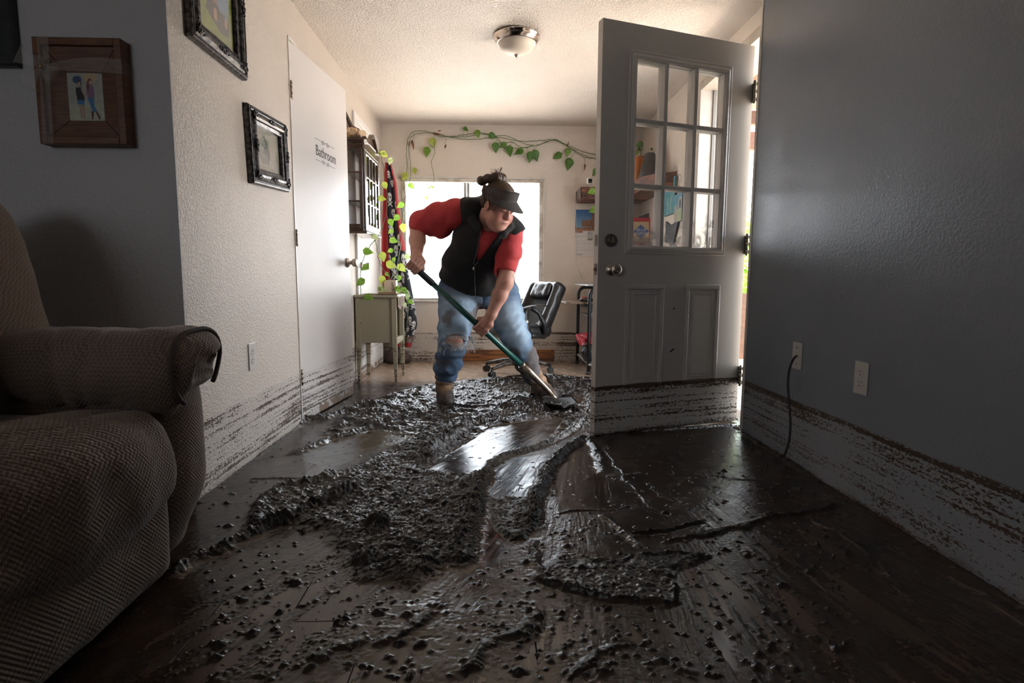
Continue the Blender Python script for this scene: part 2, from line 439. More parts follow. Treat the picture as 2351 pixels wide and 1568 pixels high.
MAT_CHROME = M('polished_nickel', (0.72, 0.62, 0.54), 0.14, 1.0)
MAT_DKMETAL = M('tarnished_metal', (0.22, 0.19, 0.16), 0.35, 1.0)
MAT_BLACK = M('black_plastic', (0.018, 0.018, 0.02), 0.4, col2=(0.03, 0.028, 0.027), nscale=30)
MAT_BLKLEATHER = M('black_leather', (0.012, 0.012, 0.014), 0.28, col2=(0.022, 0.021, 0.020), nscale=14, bump=(120, 0.25, 0.001))
MAT_BLKMESH = M('dark_grey_mesh_fabric', (0.05, 0.048, 0.052), 0.8, bump=(300, 0.4, 0.001))
MAT_BLKTUBE = M('black_steel_tube', (0.016, 0.018, 0.02), 0.3, 0.3)
MAT_PLATE = M('white_outlet_plastic', (0.62, 0.60, 0.57), 0.3)
MAT_SLOT = M('dark_slot', (0.03, 0.028, 0.025), 0.6)
MAT_PRINT = None

def thin_glass(name, dirt=0.0, tint=(1, 1, 1)):
    t = NT(name); t.t.nodes.remove(t.p)
    tr = t.n('ShaderNodeBsdfTransparent'); tr.inputs[0].default_value = (*tint, 1)
    gl = t.n('ShaderNodeBsdfGlossy'); gl.inputs['Roughness'].default_value = 0.02
    fr = t.n('ShaderNodeFresnel'); t.l(t.ss(t.n('ShaderNodeNewGeometry').outputs['Backfacing'], 0.0, 1.0, 1.45, 1 / 1.45), fr.inputs[0])
    mx = t.n('ShaderNodeMixShader'); t.l(fr.outputs[0], mx.inputs[0]); t.l(tr.outputs[0], mx.inputs[1]); t.l(gl.outputs[0], mx.inputs[2])
    last = mx
    if dirt:
        d = t.n('ShaderNodeBsdfDiffuse'); d.inputs[0].default_value = (0.62, 0.60, 0.58, 1)
        z = t.z()
        sm = t.ss(t.noise(t.pos((1, 1, 0.7)), 18, 6, 0.68, 0.8), 0.46, 0.62)
        low = t.ss(t.ma('ADD', z, t.ma('MULTIPLY', t.noise(t.pos(), 5, 2), 0.25)), 1.30, 1.05)
        dust = t.ma('MULTIPLY', t.ss(t.noise(t.pos(), 190, 2), 0.66, 0.72), 0.22)
        fac = t.ma('ADD', t.ma('MULTIPLY', t.ma('MULTIPLY', sm, low), dirt), dust); fac = t.ma('ADD', fac, 0.05)
        m2 = t.n('ShaderNodeMixShader'); t.l(fac, m2.inputs[0]); t.l(mx.outputs[0], m2.inputs[1]); t.l(d.outputs[0], m2.inputs[2]); last = m2
    t.l(last.outputs[0], t.out.inputs[0]); return t.m
MAT_GLASS = thin_glass('clear_window_glass')
MAT_DOORGLASS = thin_glass('dusty_door_glass', 0.75, (0.9, 0.9, 0.9))
MAT_CABGLASS = thin_glass('cabinet_glass', 0.0)

def vcol_mat(name, rough=0.5, spec=0.4, bump=None, sheen=0.0, attr='Col', fab=None):
    t = NT(name); c = t.attr(attr)
    if fab: c = t.mix(t.ma('MULTIPLY', t.noise(t.pos(), fab[0], 3), fab[1]), c, (0.0, 0.0, 0.0))
    t.set(Base_Color=c, Roughness=rough); t.p.inputs['Specular IOR Level'].default_value = spec
    if sheen: t.p.inputs['Sheen Weight'].default_value = sheen
    if bump: t.bump(t.noise(t.pos(), bump[0], 3), bump[1], bump[2])
    return t.m
MAT_PRINT = vcol_mat('printed_paper', 0.45)

# flat print: a fine grid whose points take the colours of painted shapes (shape units 0..1, v up)
def print_sheet(name, o, u, v, nu, nv, bg, shapes, parent, mat=None, bulge=None):
    o, u, v = Vector(o), Vector(u), Vector(v)
    gu, gv = np.meshgrid(np.linspace(0, 1, nu + 1), np.linspace(0, 1, nv + 1), indexing='ij'); U, Vv = gu.ravel(), gv.ravel()
    P = np.array(o)[None] + U[:, None] * np.array(u)[None] + Vv[:, None] * np.array(v)[None]
    C = np.ones((len(U), 4), np.float32); C[:, :3] = bg(U, Vv) if callable(bg) else np.array(bg)
    for sh in shapes:
        if sh[0] == 'e': m = ((U - sh[1]) / sh[3]) ** 2 + ((Vv - sh[2]) / sh[4]) ** 2 < 1; c = sh[5]
        elif sh[0] == 'r': m = (U > sh[1]) & (U < sh[3]) & (Vv > sh[2]) & (Vv < sh[4]); c = sh[5]
        elif sh[0] == 'p':
            pts = sh[1]; m = np.zeros(len(U), bool)
            for i in range(len(pts)):
                (x0, y0), (x1, y1) = pts[i], pts[i - 1]
                if y0 == y1: continue
                m ^= ((y0 > Vv) != (y1 > Vv)) & (U < (x1 - x0) * (Vv - y0) / (y1 - y0) + x0)
            c = sh[2]
        elif sh[0] == 'l':
            x0, y0, x1, y1, w, c = sh[1:]
            dx, dy = x1 - x0, y1 - y0; t = np.clip(((U - x0) * dx + (Vv - y0) * dy) / (dx * dx + dy * dy + 1e-9), 0, 1)
            m = np.hypot(U - x0 - t * dx, Vv - y0 - t * dy) < w
        C[m, :3] = c
    i, j = np.meshgrid(np.arange(nu), np.arange(nv), indexing='ij'); a = (i * (nv + 1) + j).ravel()
    Q = np.stack([a, a + nv + 1, a + nv + 2, a + 1], 1)
    return np_mesh(name, P, Q, mat or MAT_PRINT, parent, smooth=False, attrs={'Col': ('FLOAT_COLOR', C)})

def text(body, name, mat, parent, o, ux, uz, size, depth=0.0006, align='LEFT', width=None):
    cu = bpy.data.curves.new(name, 'FONT'); cu.body = body; cu.size = size; cu.align_x = align; cu.extrude = depth; cu.resolution_u = 3
    ob = bpy.data.objects.new(name + '_tmp', cu); COL.objects.link(ob)
    dg = bpy.context.evaluated_depsgraph_get(); me = bpy.data.meshes.new_from_object(ob.evaluated_get(dg))
    bpy.data.objects.remove(ob)
    if width and len(me.vertices):
        xs = [v.co.x for v in me.vertices]; me.transform(Matrix.Diagonal((width / (max(xs) - min(xs)), 1, 1, 1)))
    ux, uz = Vector(ux).normalized(), Vector(uz).normalized(); n = ux.cross(uz)
    me.transform(Matrix(((ux.x, uz.x, n.x, o[0]), (ux.y, uz.y, n.y, o[1]), (ux.z, uz.z, n.z, o[2]), (0, 0, 0, 1))))
    me.materials.clear(); me.materials.append(mat)
    return link(name, me, parent)

# ================================================================ THE SETTING
def struct(name, b, mat, parent=None):
    o = b.build(name, mat, parent); o['kind'] = 'structure'; return o
EPS = 0.002
# floor with its laminate planks
fl = B(); fl.box((-3.1, -2.7, -0.12), (1.56, 5.6, -0.012)); floor = struct('floor', fl, M('subfloor_board', (0.10, 0.07, 0.05), 0.8))
_t = NT('brown_laminate_wood')
_g = _t.noise(_t.pos((26, 1.6, 1)), 1.0, 5, 0.65, 1.2); _g2 = _t.noise(_t.pos((3, 0.5, 1)), 1.0, 2)
_pc = _t.mix(_t.ss(_g, 0.35, 0.68), (0.034, 0.021, 0.014), (0.12, 0.072, 0.042)); _pc = _t.mix(_t.ss(_g2, 0.4, 0.62, 0, 0.6), _pc, (0.055, 0.032, 0.02))
_t.set(Base_Color=_pc, Roughness=0.32); _t.p.inputs['Coat Weight'].default_value = 0.3; _t.p.inputs['Coat Roughness'].default_value = 0.15
_t.bump(_g, 0.25, 0.001); MAT_PLANK = _t.m
PW, PL = 0.193, 1.28
pm = {}
def plank_at(x0, x1, y0, y1):
    b = B(); b.box((x0 + 0.0008, y0 + 0.0008, -0.012), (x1 - 0.0008, y1 - 0.0008, 0.0), 0.0012)
    o = b.build('plank', MAT_PLANK, floor); return o
x = XL; col = 0
while x < XF - 0.01:
    y = 0.1 - (col * 0.47) % PL
    while y < YB:
        y0, y1 = max(y, 0.1), min(y + PL, YB)
        x1 = min(x + PW, XF if y0 >= YE else XF)
        if y1 - y0 > 0.02: plank_at(x, x1, y0, y1)
        y += PL
    x += PW; col += 1

ce = B(); ce.box((-3.1, -2.7, HC), (1.56, 5.6, HC + 0.1)); struct('ceiling', ce, MAT_CEIL)

wl = B()
BD0, BD1, BDZ = 3.062, 3.868, 2.045
wl.box((XL - 0.1, YC + 0.006, 0), (XL, BD0, HC)); wl.box((XL - 0.1, BD1, 0), (XL, YB, HC)); wl.box((XL - 0.1, BD0, BDZ), (XL, BD1, HC))
struct('wall_left', wl, MAT_HALL)
w = B(); w.box((-3.0, YC, 0), (XL, YC + 0.0055, HC)); struct('wall_left_front', w, MAT_BLUE2)
w = B(); w.box((-3.1, -2.6, 0), (-3.0, YC + 0.1, HC)); struct('wall_left_side', w, MAT_BLUE2)
w = B(); w.box((-3.0, -2.7, 0), (RWX0, -2.6, HC)); w.box((RWX1, -2.7, 0), (1.55, -2.6, HC)); w.box((RWX0, -2.7, 0), (RWX1, -2.6, RWZ0)); w.box((RWX0, -2.7, RWZ1), (RWX1, -2.6, HC))
struct('wall_front', w, MAT_BLUE2)
w = B(); w.box((XL - 0.95, BD0 - 0.4, 0), (XL - 0.9, BD1 + 0.3, HC)); w.box((XL - 0.9, BD0 - 0.45, 0), (XL - 0.101, BD0 - 0.4, HC)); w.box((XL - 0.9, BD1 + 0.3, 0), (XL - 0.101, BD1 + 0.35, HC))
struct('wall_bathroom', w, MAT_BACK)
w = B(); w.box((XR, -2.6, 0), (1.55, YE, HC)); struct('wall_right', w, MAT_BLUE)
w = B(); w.box((XF, YE + EPS, 0), (1.55, DY0 - 0.02, HC)); w.box((XF, DY0 - 0.02, DZ + 0.02), (1.55, DY1 + 0.02, HC)); w.box((XF, DY1 + 0.02, 0), (1.55, YB, HC))
struct('wall_right_rear', w, MAT_BACK)
w = B(); w.box((XL - 0.1, YB, 0), (WX0, YB + 0.14, HC)); w.box((WX1, YB, 0), (1.55, YB + 0.14, HC)); w.box((WX0, YB, 0), (WX1, YB + 0.14, WZ0)); w.box((WX0, YB, WZ1), (WX1, YB + 0.14, HC))
struct('wall_back', w, MAT_BACK)

# front doorway jamb and casing
j = B()
j.box((XF - 0.03, DY1, 0), (XF + 0.16, DY1 + 0.02, DZ + 0.02)); j.box((XF - 0.03, DY0 - 0.02, 0), (XF + 0.16, DY0, DZ + 0.02)); j.box((XF - 0.03, DY0, DZ), (XF + 0.16, DY1, DZ + 0.02))
struct('trim_1', j, MAT_JAMB)
j = B(); j.box((XF - 0.016, DY1 + 0.01, 0), (XF - 0.0005, DY1 + 0.075, DZ + 0.075), 0.003); j.box((XF - 0.016, YE + 0.02, DZ + 0.012), (XF - 0.0005, DY1 + 0.01, DZ + 0.075), 0.003)
struct('trim_2', j, MAT_JAMB)
j = B(); j.box((XF + 0.055, DY1 - 0.012, 0), (XF + 0.075, DY1 - 0.0005, DZ)); struct('trim_3', j, M('grey_weatherstrip', (0.2, 0.18, 0.16), 0.7))
j = B(); j.box((XR - 0.004, YE - 0.012, 0.02), (XR + 0.08, YE + 0.006, HC - 0.01), 0.002); struct('trim_4', j, MAT_TRIM)
# bathroom door jamb
j = B(); j.box((XL - 0.1, BD0, 0), (XL + 0.004, BD0 + 0.012, BDZ)); j.box((XL - 0.1, BD1 - 0.012, 0), (XL + 0.004, BD1, BDZ)); j.box((XL - 0.1, BD0, BDZ - 0.012), (XL + 0.006, BD1, BDZ + 0.004))
struct('trim_5', j, MAT_TRIM)
# back wall baseboard: bare orange wood where the cover has come away, stained white elsewhere
j = B(); j.box((-0.315, YB - 0.014, 0.0), (0.60, YB - 0.0005, 0.115), 0.002)
struct('baseboard_back', j, M('bare_orange_wood', (0.36, 0.13, 0.035), 0.5, col2=(0.12, 0.05, 0.02), nscale=5, stretch=(1, 1, 8)))
j = B(); j.box((0.602, YB - 0.010, 0.0), (XF - 0.001, YB - 0.0005, 0.105), 0.002); j.box((-0.86, YB - 0.010, 0.0), (-0.317, YB - 0.0005, 0.105), 0.002)
struct('baseboard_rear', j, MAT_BACK)

# back window
win = thing('window_1', None, None, ((WX0 + WX1) / 2, YB, WZ0)); win['kind'] = 'structure'
b = B(); t = 0.035
b.box((WX0, YB - 0.012, WZ1 - t), (WX1, YB + 0.1, WZ1), 0.003); b.box((WX0, YB - 0.012, WZ0), (WX1, YB + 0.1, WZ0 + 0.02), 0.003)
b.box((WX0, YB - 0.012, WZ0 + 0.02), (WX0 + t, YB + 0.1, WZ1 - t), 0.003); b.box((WX1 - t, YB - 0.012, WZ0 + 0.02), (WX1, YB + 0.1, WZ1 - t), 0.003)
b.build('window_frame', MAT_TRIMD, win)
b = B(); b.box((WX0 - 0.02, YB - 0.022, WZ1), (WX1 + 0.02, YB - 0.0006, WZ1 + 0.014), 0.002); b.box((WX1, YB - 0.022, WZ0 - 0.02), (WX1 + 0.014, YB - 0.0006, WZ1), 0.002)
b.build('window_trim', MAT_TRIM, win)
b = B(); b.box((WX0 - 0.02, YB - 0.03, WZ0 - 0.016), (WX1 + 0.02, YB + 0.05, WZ0 - 0.0005), 0.003); b.build('window_sill', MAT_TRIM, win)
MXX = -0.262
b = B(); b.box((MXX - 0.026, YB + 0.03, WZ0 + 0.02), (MXX - 0.002, YB + 0.06, WZ1 - t), 0.002); b.box((MXX + 0.003, YB + 0.045, WZ0 + 0.02), (MXX + 0.028, YB + 0.075, WZ1 - t), 0.002); b.build('mullion', MAT_ALU, win)
for (a0, a1, yy) in ((WX0 + t, MXX - 0.02, 0.045), (MXX + 0.02, WX1 - t, 0.06)):
    b = B(); b.box((a0, YB + yy, WZ0 + 0.02), (a1, YB + yy + 0.004, WZ1 - t)); b.build('pane', MAT_GLASS, win)
# window behind the camera
win = thing('window_2', None, None, ((RWX0 + RWX1) / 2, RWY, RWZ0)); win['kind'] = 'structure'
b = B(); t = 0.04
for lo, hi in (((RWX0, -2.68, RWZ1 - t), (RWX1, -2.6, RWZ1)), ((RWX0, -2.68, RWZ0), (RWX1, -2.6, RWZ0 + t)), ((RWX0, -2.68, RWZ0 + t), (RWX0 + t, -2.6, RWZ1 - t)), ((RWX1 - t, -2.68, RWZ0 + t), (RWX1, -2.6, RWZ1 - t)), ((-2.02, -2.66, RWZ0 + t), (-1.98, -2.62, RWZ1 - t))): b.box(lo, hi, 0.003)
b.build('window_frame', MAT_TRIM, win)
REAR_TINT = 0.82
b = B(); b.box((RWX0 + t, -2.645, RWZ0 + t), (RWX1 - t, -2.641, RWZ1 - t)); b.build('pane', thin_glass('daylight_dimming_glass', 0.0, (REAR_TINT * 1.0, REAR_TINT * 0.98, REAR_TINT * 0.97)), win)  # tint put in to dim the daylight from this window

# outside: ground and porch
b = B(); b.box((1.56, 1.0, -0.16), (9, 12, -0.10)); struct('porch_ground', b, M('wet_clay_ground', (0.44, 0.385, 0.33), 0.5, col2=(0.36, 0.30, 0.25), nscale=4))
b = B(); b.box((-14, 5.62, -0.5), (16, 40, -0.3)); struct('ground', b, M('pale_silt_ground', (0.46, 0.425, 0.385), 0.8))

# ---------------------------------------------------------------- front door (open into the room)
HP = Vector((1.386, 3.0727, 0)); DX = Vector((0.5204 - 1.386, 2.7856 - 3.0727, 0)).normalized(); DYv = Vector((-DX.y, DX.x, 0))
FD = Matrix(((DX.x, DYv.x, 0, HP.x), (DX.y, DYv.y, 0, HP.y), (0, 0, 1, 0), (0, 0, 0, 1)))
door = thing('door_1', 'grey front door with nine small panes standing open, mud line at its foot', None, HP); door['kind'] = 'structure'
W, T = 0.914, 0.044
GX0, GX1, GZ0, GZ1 = 0.190, 0.733, 0.968, 1.884        # glazed opening
b = B(FD)
for lo, hi in (((0, -T, 0.010), (W, 0, GZ0)), ((0, -T, GZ1), (W, 0, 2.042)), ((0, -T, GZ0), (GX0, 0, GZ1)), ((GX1, -T, GZ0), (W, 0, GZ1))): b.box(lo, hi)
b.build('door_slab', MAT_DOOR, door)
b = B(FD)      # moulded frame round the glass, both faces
for s in (1, -1):
    y0 = 0.0 if s == 1 else -T
    b.sweep((0.4545, y0, 1.4275), (s, 0, 0), (0, 0, 1), (0, s, 0), 0.312, 0.4925, [(0, -s * 0 + 0.0), (0.002, 0.007), (0.008, 0.010), (0.014, 0.008), (0.018, 0.012), (0.030, 0.017), (0.040, 0.014), (0.045, 0.004), (0.045, -0.020)])
b.build('glazing_frame', MAT_DOOR, door)
gx = [0.190, 0.371, 0.552, 0.733]; gz = [0.968, 1.276, 1.590, 1.884]
for i in (1, 2):
    b = B(FD); b.box((gx[i] - 0.011, -T - 0.010, GZ0), (gx[i] + 0.011, 0.012, GZ1), 0.005, seg=2); b.build('muntin', MAT_DOOR, door)
    b = B(FD); b.box((GX0, -T - 0.009, gz[i] - 0.011), (GX1, 0.011, gz[i] + 0.011), 0.005, seg=2); b.build('muntin', MAT_DOOR, door)
for i in range(3):
    for k in range(3):
        b = B(FD); b.box((gx[i] + 0.010, -0.025, gz[k] + 0.010), (gx[i + 1] - 0.010, -0.021, gz[k + 1] - 0.010)); b.build('pane', MAT_DOORGLASS, door)
for (a0, a1) in ((0.161, 0.386), (0.521, 0.756)):       # two raised lower panels
    for s in (1, -1):
        b = B(FD); y0 = 0.0 if s == 1 else -T
        def fr(x0, z0, x1, z1, h, w_, bv):
            for lo, hi in (((x0, z1 - w_), (x1, z1)), ((x0, z0), (x1, z0 + w_)), ((x0, z0 + w_), (x0 + w_, z1 - w_)), ((x1 - w_, z0 + w_), (x1, z1 - w_))):
                b.box((lo[0], min(y0, y0 + s * h), lo[1]), (hi[0], max(y0, y0 + s * h), hi[1]), bv, seg=2)
        fr(a0, 0.238, a1, 0.782, 0.011, 0.024, 0.005)
        b.box((a0 + 0.05, min(y0 - s * .001, y0 + s * 0.008), 0.288), (a1 - 0.05, max(y0 - s * .001, y0 + s * 0.005), 0.732), 0.007)
        b.build('raised_panel', MAT_DOOR, door)
b = B(FD)
b.cyl((0.845, 0, 1.001), (0.845, 0.012, 1.001), 0.033, 0.030, 28); b.cyl((0.845, 0.012, 1.001), (0.845, 0.018, 1.001), 0.024, 0.022, 24)
dbolt = b.build('deadbolt', MAT_DKMETAL, door)
b = B(FD); b.box((0.840, 0.016, 0.983), (0.850, 0.034, 1.019), 0.004, seg=2); b.build('thumb_turn', MAT_DKMETAL, dbolt)
b = B(FD); b.lathe([(0.033, 0), (0.033, 0.004), (0.026, 0.010), (0.014, 0.013), (0.013, 0.03), (0.020, 0.036), (0.0265, 0.046), (0.027, 0.058), (0.022, 0.066), (0.012, 0.068)], (0.838, 0.0, 0.857), 28, 'Y')
kn = b.build('door_knob', MAT_NICKEL, door)
b = B(FD); b.cyl((0.838, 0.067, 0.857), (0.838, 0.071, 0.857), 0.009, 0.008, 16); b.box((0.836, 0.070, 0.850), (0.840, 0.074, 0.864), 0.001); b.build('knob_lock_button', MAT_DKMETAL, kn)
for zc, hh in ((1.001, 0.055), (0.857, 0.055)):
    b = B(FD); b.box((W - 0.001, -0.036, zc - hh / 2), (W + 0.002, -0.009, zc + hh / 2), 0.001); b.cyl((W + 0.002, -0.022, zc), (W + 0.003 if zc > .9 else W + 0.010, -0.022, zc), 0.009, 0.008, 12); b.build('latch_plate', MAT_DKMETAL, door)
b = B(FD); b.ball((0.455, 0.0, 0.432), 0.020, 10, (0.9, 0.12, 0.22), Matrix.Rotation(R(38), 3, 'Y')); b.ball((0.452, 0.0, 0.655), 0.005, 8, (1, 0.2, 1)); b.build('mud_splash', M('dried_mud_splash', (.03, .02, .015), .8), door)
PIN = HP + Vector((-0.004, -0.030, 0))
for zc in (1.800, 1.000, 0.275):
    b = B(); b.cyl((PIN.x, PIN.y, zc - 0.052), (PIN.x, PIN.y, zc + 0.052), 0.0065, None, 12)
    for dz in (-0.054, 0.054): b.ball((PIN.x, PIN.y, zc + dz), 0.0075, 10)
    for k in (-2, -1, 0, 1, 2): b.cyl((PIN.x, PIN.y, zc + k * 0.021 - 0.0095), (PIN.x, PIN.y, zc + k * 0.021 + 0.0095), 0.0082, None, 12)
    b.build('hinge_knuckle', MAT_HINGE, door)
    b = B(); b.box((PIN.x - 0.001, PIN.y, zc - 0.05), (PIN.x + 0.003, PIN.y + 0.032, zc + 0.05)); b.build('hinge_leaf', MAT_HINGE, door)
    b = B()
    b.box((PIN.x, PIN.y - 0.0015, zc - 0.05), (PIN.x + 0.030, PIN.y + 0.0015, zc - 0.028)); b.box((PIN.x, PIN.y - 0.0015, zc - 0.008), (PIN.x + 0.030, PIN.y + 0.0015, zc + 0.012)); b.box((PIN.x, PIN.y - 0.0015, zc + 0.032), (PIN.x + 0.030, PIN.y + 0.0015, zc + 0.05)); b.build('hinge_leaf', MAT_HINGE, door)

# ---------------------------------------------------------------- bathroom door (ajar, hinged at its near edge)
BP = Vector((XL, 3.075, 0)); BXv = Vector((0.092, 0.775, 0)).normalized(); BNv = Vector((BXv.y, -BXv.x, 0))
BM = Matrix(((BXv.x, -BNv.x, 0, BP.x), (BXv.y, -BNv.y, 0, BP.y), (0, 0, 1, 0), (0, 0, 0, 1)))   # local y points into the wall
bd = thing('door_2', 'plain white door lettered Bathroom standing slightly ajar, mud line at its foot', None, BP); bd['kind'] = 'structure'
b = B(BM); b.box((0.004, 0.0, 0.010), (0.780, 0.035, 2.030), 0.0015); b.build('door_slab', MAT_BATHDOOR, bd)
for zc in (1.785, 1.021, 0.262):
    b = B(BM); b.cyl((0.000, -0.005, zc - 0.045), (0.000, -0.005, zc + 0.045), 0.006, None, 12); b.box((0.002, -0.003, zc - 0.045), (0.024, 0.0, zc + 0.045), 0.0008)
    for k in (-1, 0, 1): b.cyl((0.0, -0.005, zc + k * 0.026 - 0.012), (0.0, -0.005, zc + k * 0.026 + 0.012), 0.0075, None, 12)
    b.build('hinge', MAT_HINGE, bd)
knob_prof = [(0.032, 0), (0.032, 0.004), (0.027, 0.012), (0.013, 0.016), (0.012, 0.030), (0.018, 0.036), (0.026, 0.042), (0.027, 0.060), (0.024, 0.066), (0.010, 0.067)]
b = B(BM); b.lathe([(r, -h) for r, h in knob_prof], (0.724, 0.0, 0.910), 28, 'Y'); b.build('door_knob', MAT_NICKEL, bd)
MAT_INK = M('black_vinyl_lettering', (0.03, 0.03, 0.03), 0.5)
bl = lambda x, z, o=0.0008: BM @ Vector((x, -o, z))
text('Bathroom', 'lettering', MAT_INK, bd, bl(0.288, 1.518), BXv, (0, 0, 1), 0.084, 0.0004, width=0.284)
for z0, s in ((1.609, 1), (1.490, -1)):
    b = B()
    b.tube([bl(0.285, z0), bl(0.375, z0)], 0.0011, 5); b.tube([bl(0.475, z0), bl(0.565, z0)], 0.0011, 5)
    for cx, dirn in ((0.395, 1), (0.455, -1)):
        b.tube([bl(cx + dirn * (math.cos(a) * (0.006 + 0.0015 * a) - 0.008), z0 - s * (0.004 - math.sin(a) * (0.004 + 0.0012 * a))) for a in [k * 0.45 for k in range(19)]], 0.0010, 5)
    b.tube([bl(0.400 + 0.05 * k / 12, z0 - s * 0.006 * math.sin(k / 12 * 2 * math.pi)) for k in range(13)], 0.0010, 5)
    b.build('flourish', MAT_INK, bd)

# ---------------------------------------------------------------- second door further along the left wall
d3 = thing('door_3', 'white closet door far along the left wall behind the nightstand', None, (XL, 4.85, 0)); d3['kind'] = 'structure'
b = B(); b.box((XL + 0.001, 4.44, 0.01), (XL + 0.012, 5.22, 2.0), 0.002); b.build('door_slab', MAT_BATHDOOR, d3)
b = B(); b.box((XL + 0.001, 4.38, 0), (XL + 0.018, 4.437, 2.06), 0.003); b.box((XL + 0.001, 5.223, 0), (XL + 0.018, 5.28, 2.06), 0.003); b.box((XL + 0.001, 4.437, 2.003), (XL + 0.018, 5.223, 2.06), 0.003); b.build('door_casing', MAT_BATHDOOR, d3)
b = B(); b.lathe(knob_prof, (XL + 0.012, 4.505, 0.905), 24, 'X'); b.build('door_knob', MAT_NICKEL, d3)

# ================================================================ MUD on the floor: one sheet of relief, dragged and heaped by the shovel
def fp(px, py):
    v = at(px, py, Z=0.0); return (v.x, v.y)
def fpl(*pts): return np.array([fp(*p) for p in pts], np.float32)
nx = 860
ys = [0.55]
while ys[-1] < YB: ys.append(ys[-1] + 0.0031 * max(0.9, ys[-1] / 1.7))
ys = np.array(ys, np.float32); ys[-1] = YB - 0.001; xs = np.linspace(-1.35, XF - 0.001, nx).astype(np.float32)
GX, GY = np.meshgrid(xs, ys, indexing='ij')
def seg_dist(x, y, P, closed=False):
    d = np.full(x.shape, 9.0, np.float32); par = np.zeros_like(x); acc = 0.0
    n = len(P)
    L = [float(np.hypot(*(P[(i + 1) % n] - P[i]))) for i in range(n if closed else n - 1)]; tot = sum(L)
    for i in range(n if closed else n - 1):
        a, b = P[i], P[(i + 1) % n]; e = b - a
        t = np.clip(((x - a[0]) * e[0] + (y - a[1]) * e[1]) / (e @ e + 1e-9), 0, 1)
        q = np.hypot(x - a[0] - t * e[0], y - a[1] - t * e[1]); m = q < d
        d = np.where(m, q, d); par = np.where(m, (acc + t * L[i]) / tot, par); acc += L[i]
    return d, par
def inside(x, y, P):
    m = np.zeros(x.shape, bool)
    for i in range(len(P)):
        (x0, y0), (x1, y1) = P[i], P[i - 1]
        m ^= ((y0 > y) != (y1 > y)) & (x < (x1 - x0) * (y - y0) / (y1 - y0 + 1e-12) + x0)
    return m
# wavy coordinates so that outlines are ragged
wx = GX + 0.020 * noise2(GX * 9, GY * 9, 1) + 0.008 * noise2(GX * 31, GY * 31, 2)
wy = GY + 0.020 * noise2(GX * 9 + 7, GY * 9, 3) + 0.008 * noise2(GX * 31 + 5, GY * 31, 4)
def area(P, soft=0.03, rag=True):
    P = np.asarray(P); X, Y = (wx, wy) if rag else (GX, GY)
    lo, hi = P.min(0) - 0.15, P.max(0) + 0.15
    m = (X > lo[0]) & (X < hi[0]) & (Y > lo[1]) & (Y < hi[1]); out = np.zeros_like(GX)
    x, y = X[m], Y[m]; d, _ = seg_dist(x, y, P, True); sg = np.where(inside(x, y, P), d, -d)
    out[m] = sstep(-soft, soft, sg); return out
def ridge(P, w, rag=True, taper=True, power=1.5):
    P = np.asarray(P); X, Y = (wx, wy) if rag else (GX, GY)
    lo, hi = P.min(0) - 3 * w, P.max(0) + 3 * w
    m = (X > lo[0]) & (X < hi[0]) & (Y > lo[1]) & (Y < hi[1]); out = np.zeros_like(GX)
    x, y = X[m], Y[m]; d, t = seg_dist(x, y, P)
    v = np.exp(-(d / w) ** 2 * power)
    if taper: v = v * sstep(0, 0.10, t) * sstep(1, 0.90, t)
    out[m] = v; return out

T = np.zeros_like(GX)                       # how thick and clumpy
mess = area(fpl((800, 945), (900, 905), (985, 885), (1130, 868), (1260, 862), (1370, 870), (1440, 905), (1400, 960), (1330, 985), (1240, 1000), (1130, 985), (1060, 1020), (960, 1075), (900, 1060), (960, 1000), (840, 985), (740, 1000)), 0.05)
mass = area(fpl((610, 1140), (690, 1105), (790, 1085), (880, 1040), (960, 1080), (1030, 1090), (1105, 1090), (1093, 1157), (1073, 1238), (1040, 1290), (950, 1340), (840, 1330), (760, 1230), (680, 1205), (570, 1225)), 0.04)
mid = area(fpl((840, 1075), (900, 1030), (980, 1000), (1060, 985), (1010, 1060), (960, 1085)), 0.04)
patch = area(fpl((1225, 1325), (1290, 1275), (1420, 1290), (1530, 1275), (1620, 1275), (1540, 1320), (1560, 1390), (1440, 1385), (1330, 1365)), 0.02)
clump2 = area(fpl((1120, 1150), (1215, 1150), (1205, 1240), (1175, 1240), (1130, 1205)), 0.015)
front1 = area(fpl((880, 1400), (1010, 1370), (1060, 1400), (1000, 1470), (860, 1490), (840, 1430)), 0.03)
front2 = area(fpl((1010, 1400), (1200, 1385), (1250, 1440), (1180, 1500), (1060, 1560), (960, 1568)), 0.03)
front3 = area(fpl((1260, 1500), (1420, 1470), (1600, 1540), (1500, 1600), (1300, 1600)), 0.03)
front4 = area(fpl((700, 1460), (860, 1430), (860, 1500), (760, 1540), (690, 1520)), 0.03)
dmat = area(fpl((1340, 960), (1420, 900), (1480, 960), (1400, 1030)), 0.03)
T = np.clip(np.maximum.reduce([mass, 0.75 * mid, 0.45 * patch, 0.6 * clump2, 0.15 * front1, 0.14 * front2, 0.12 * front3, 0.14 * front4, 0.5 * dmat]), 0, 1)

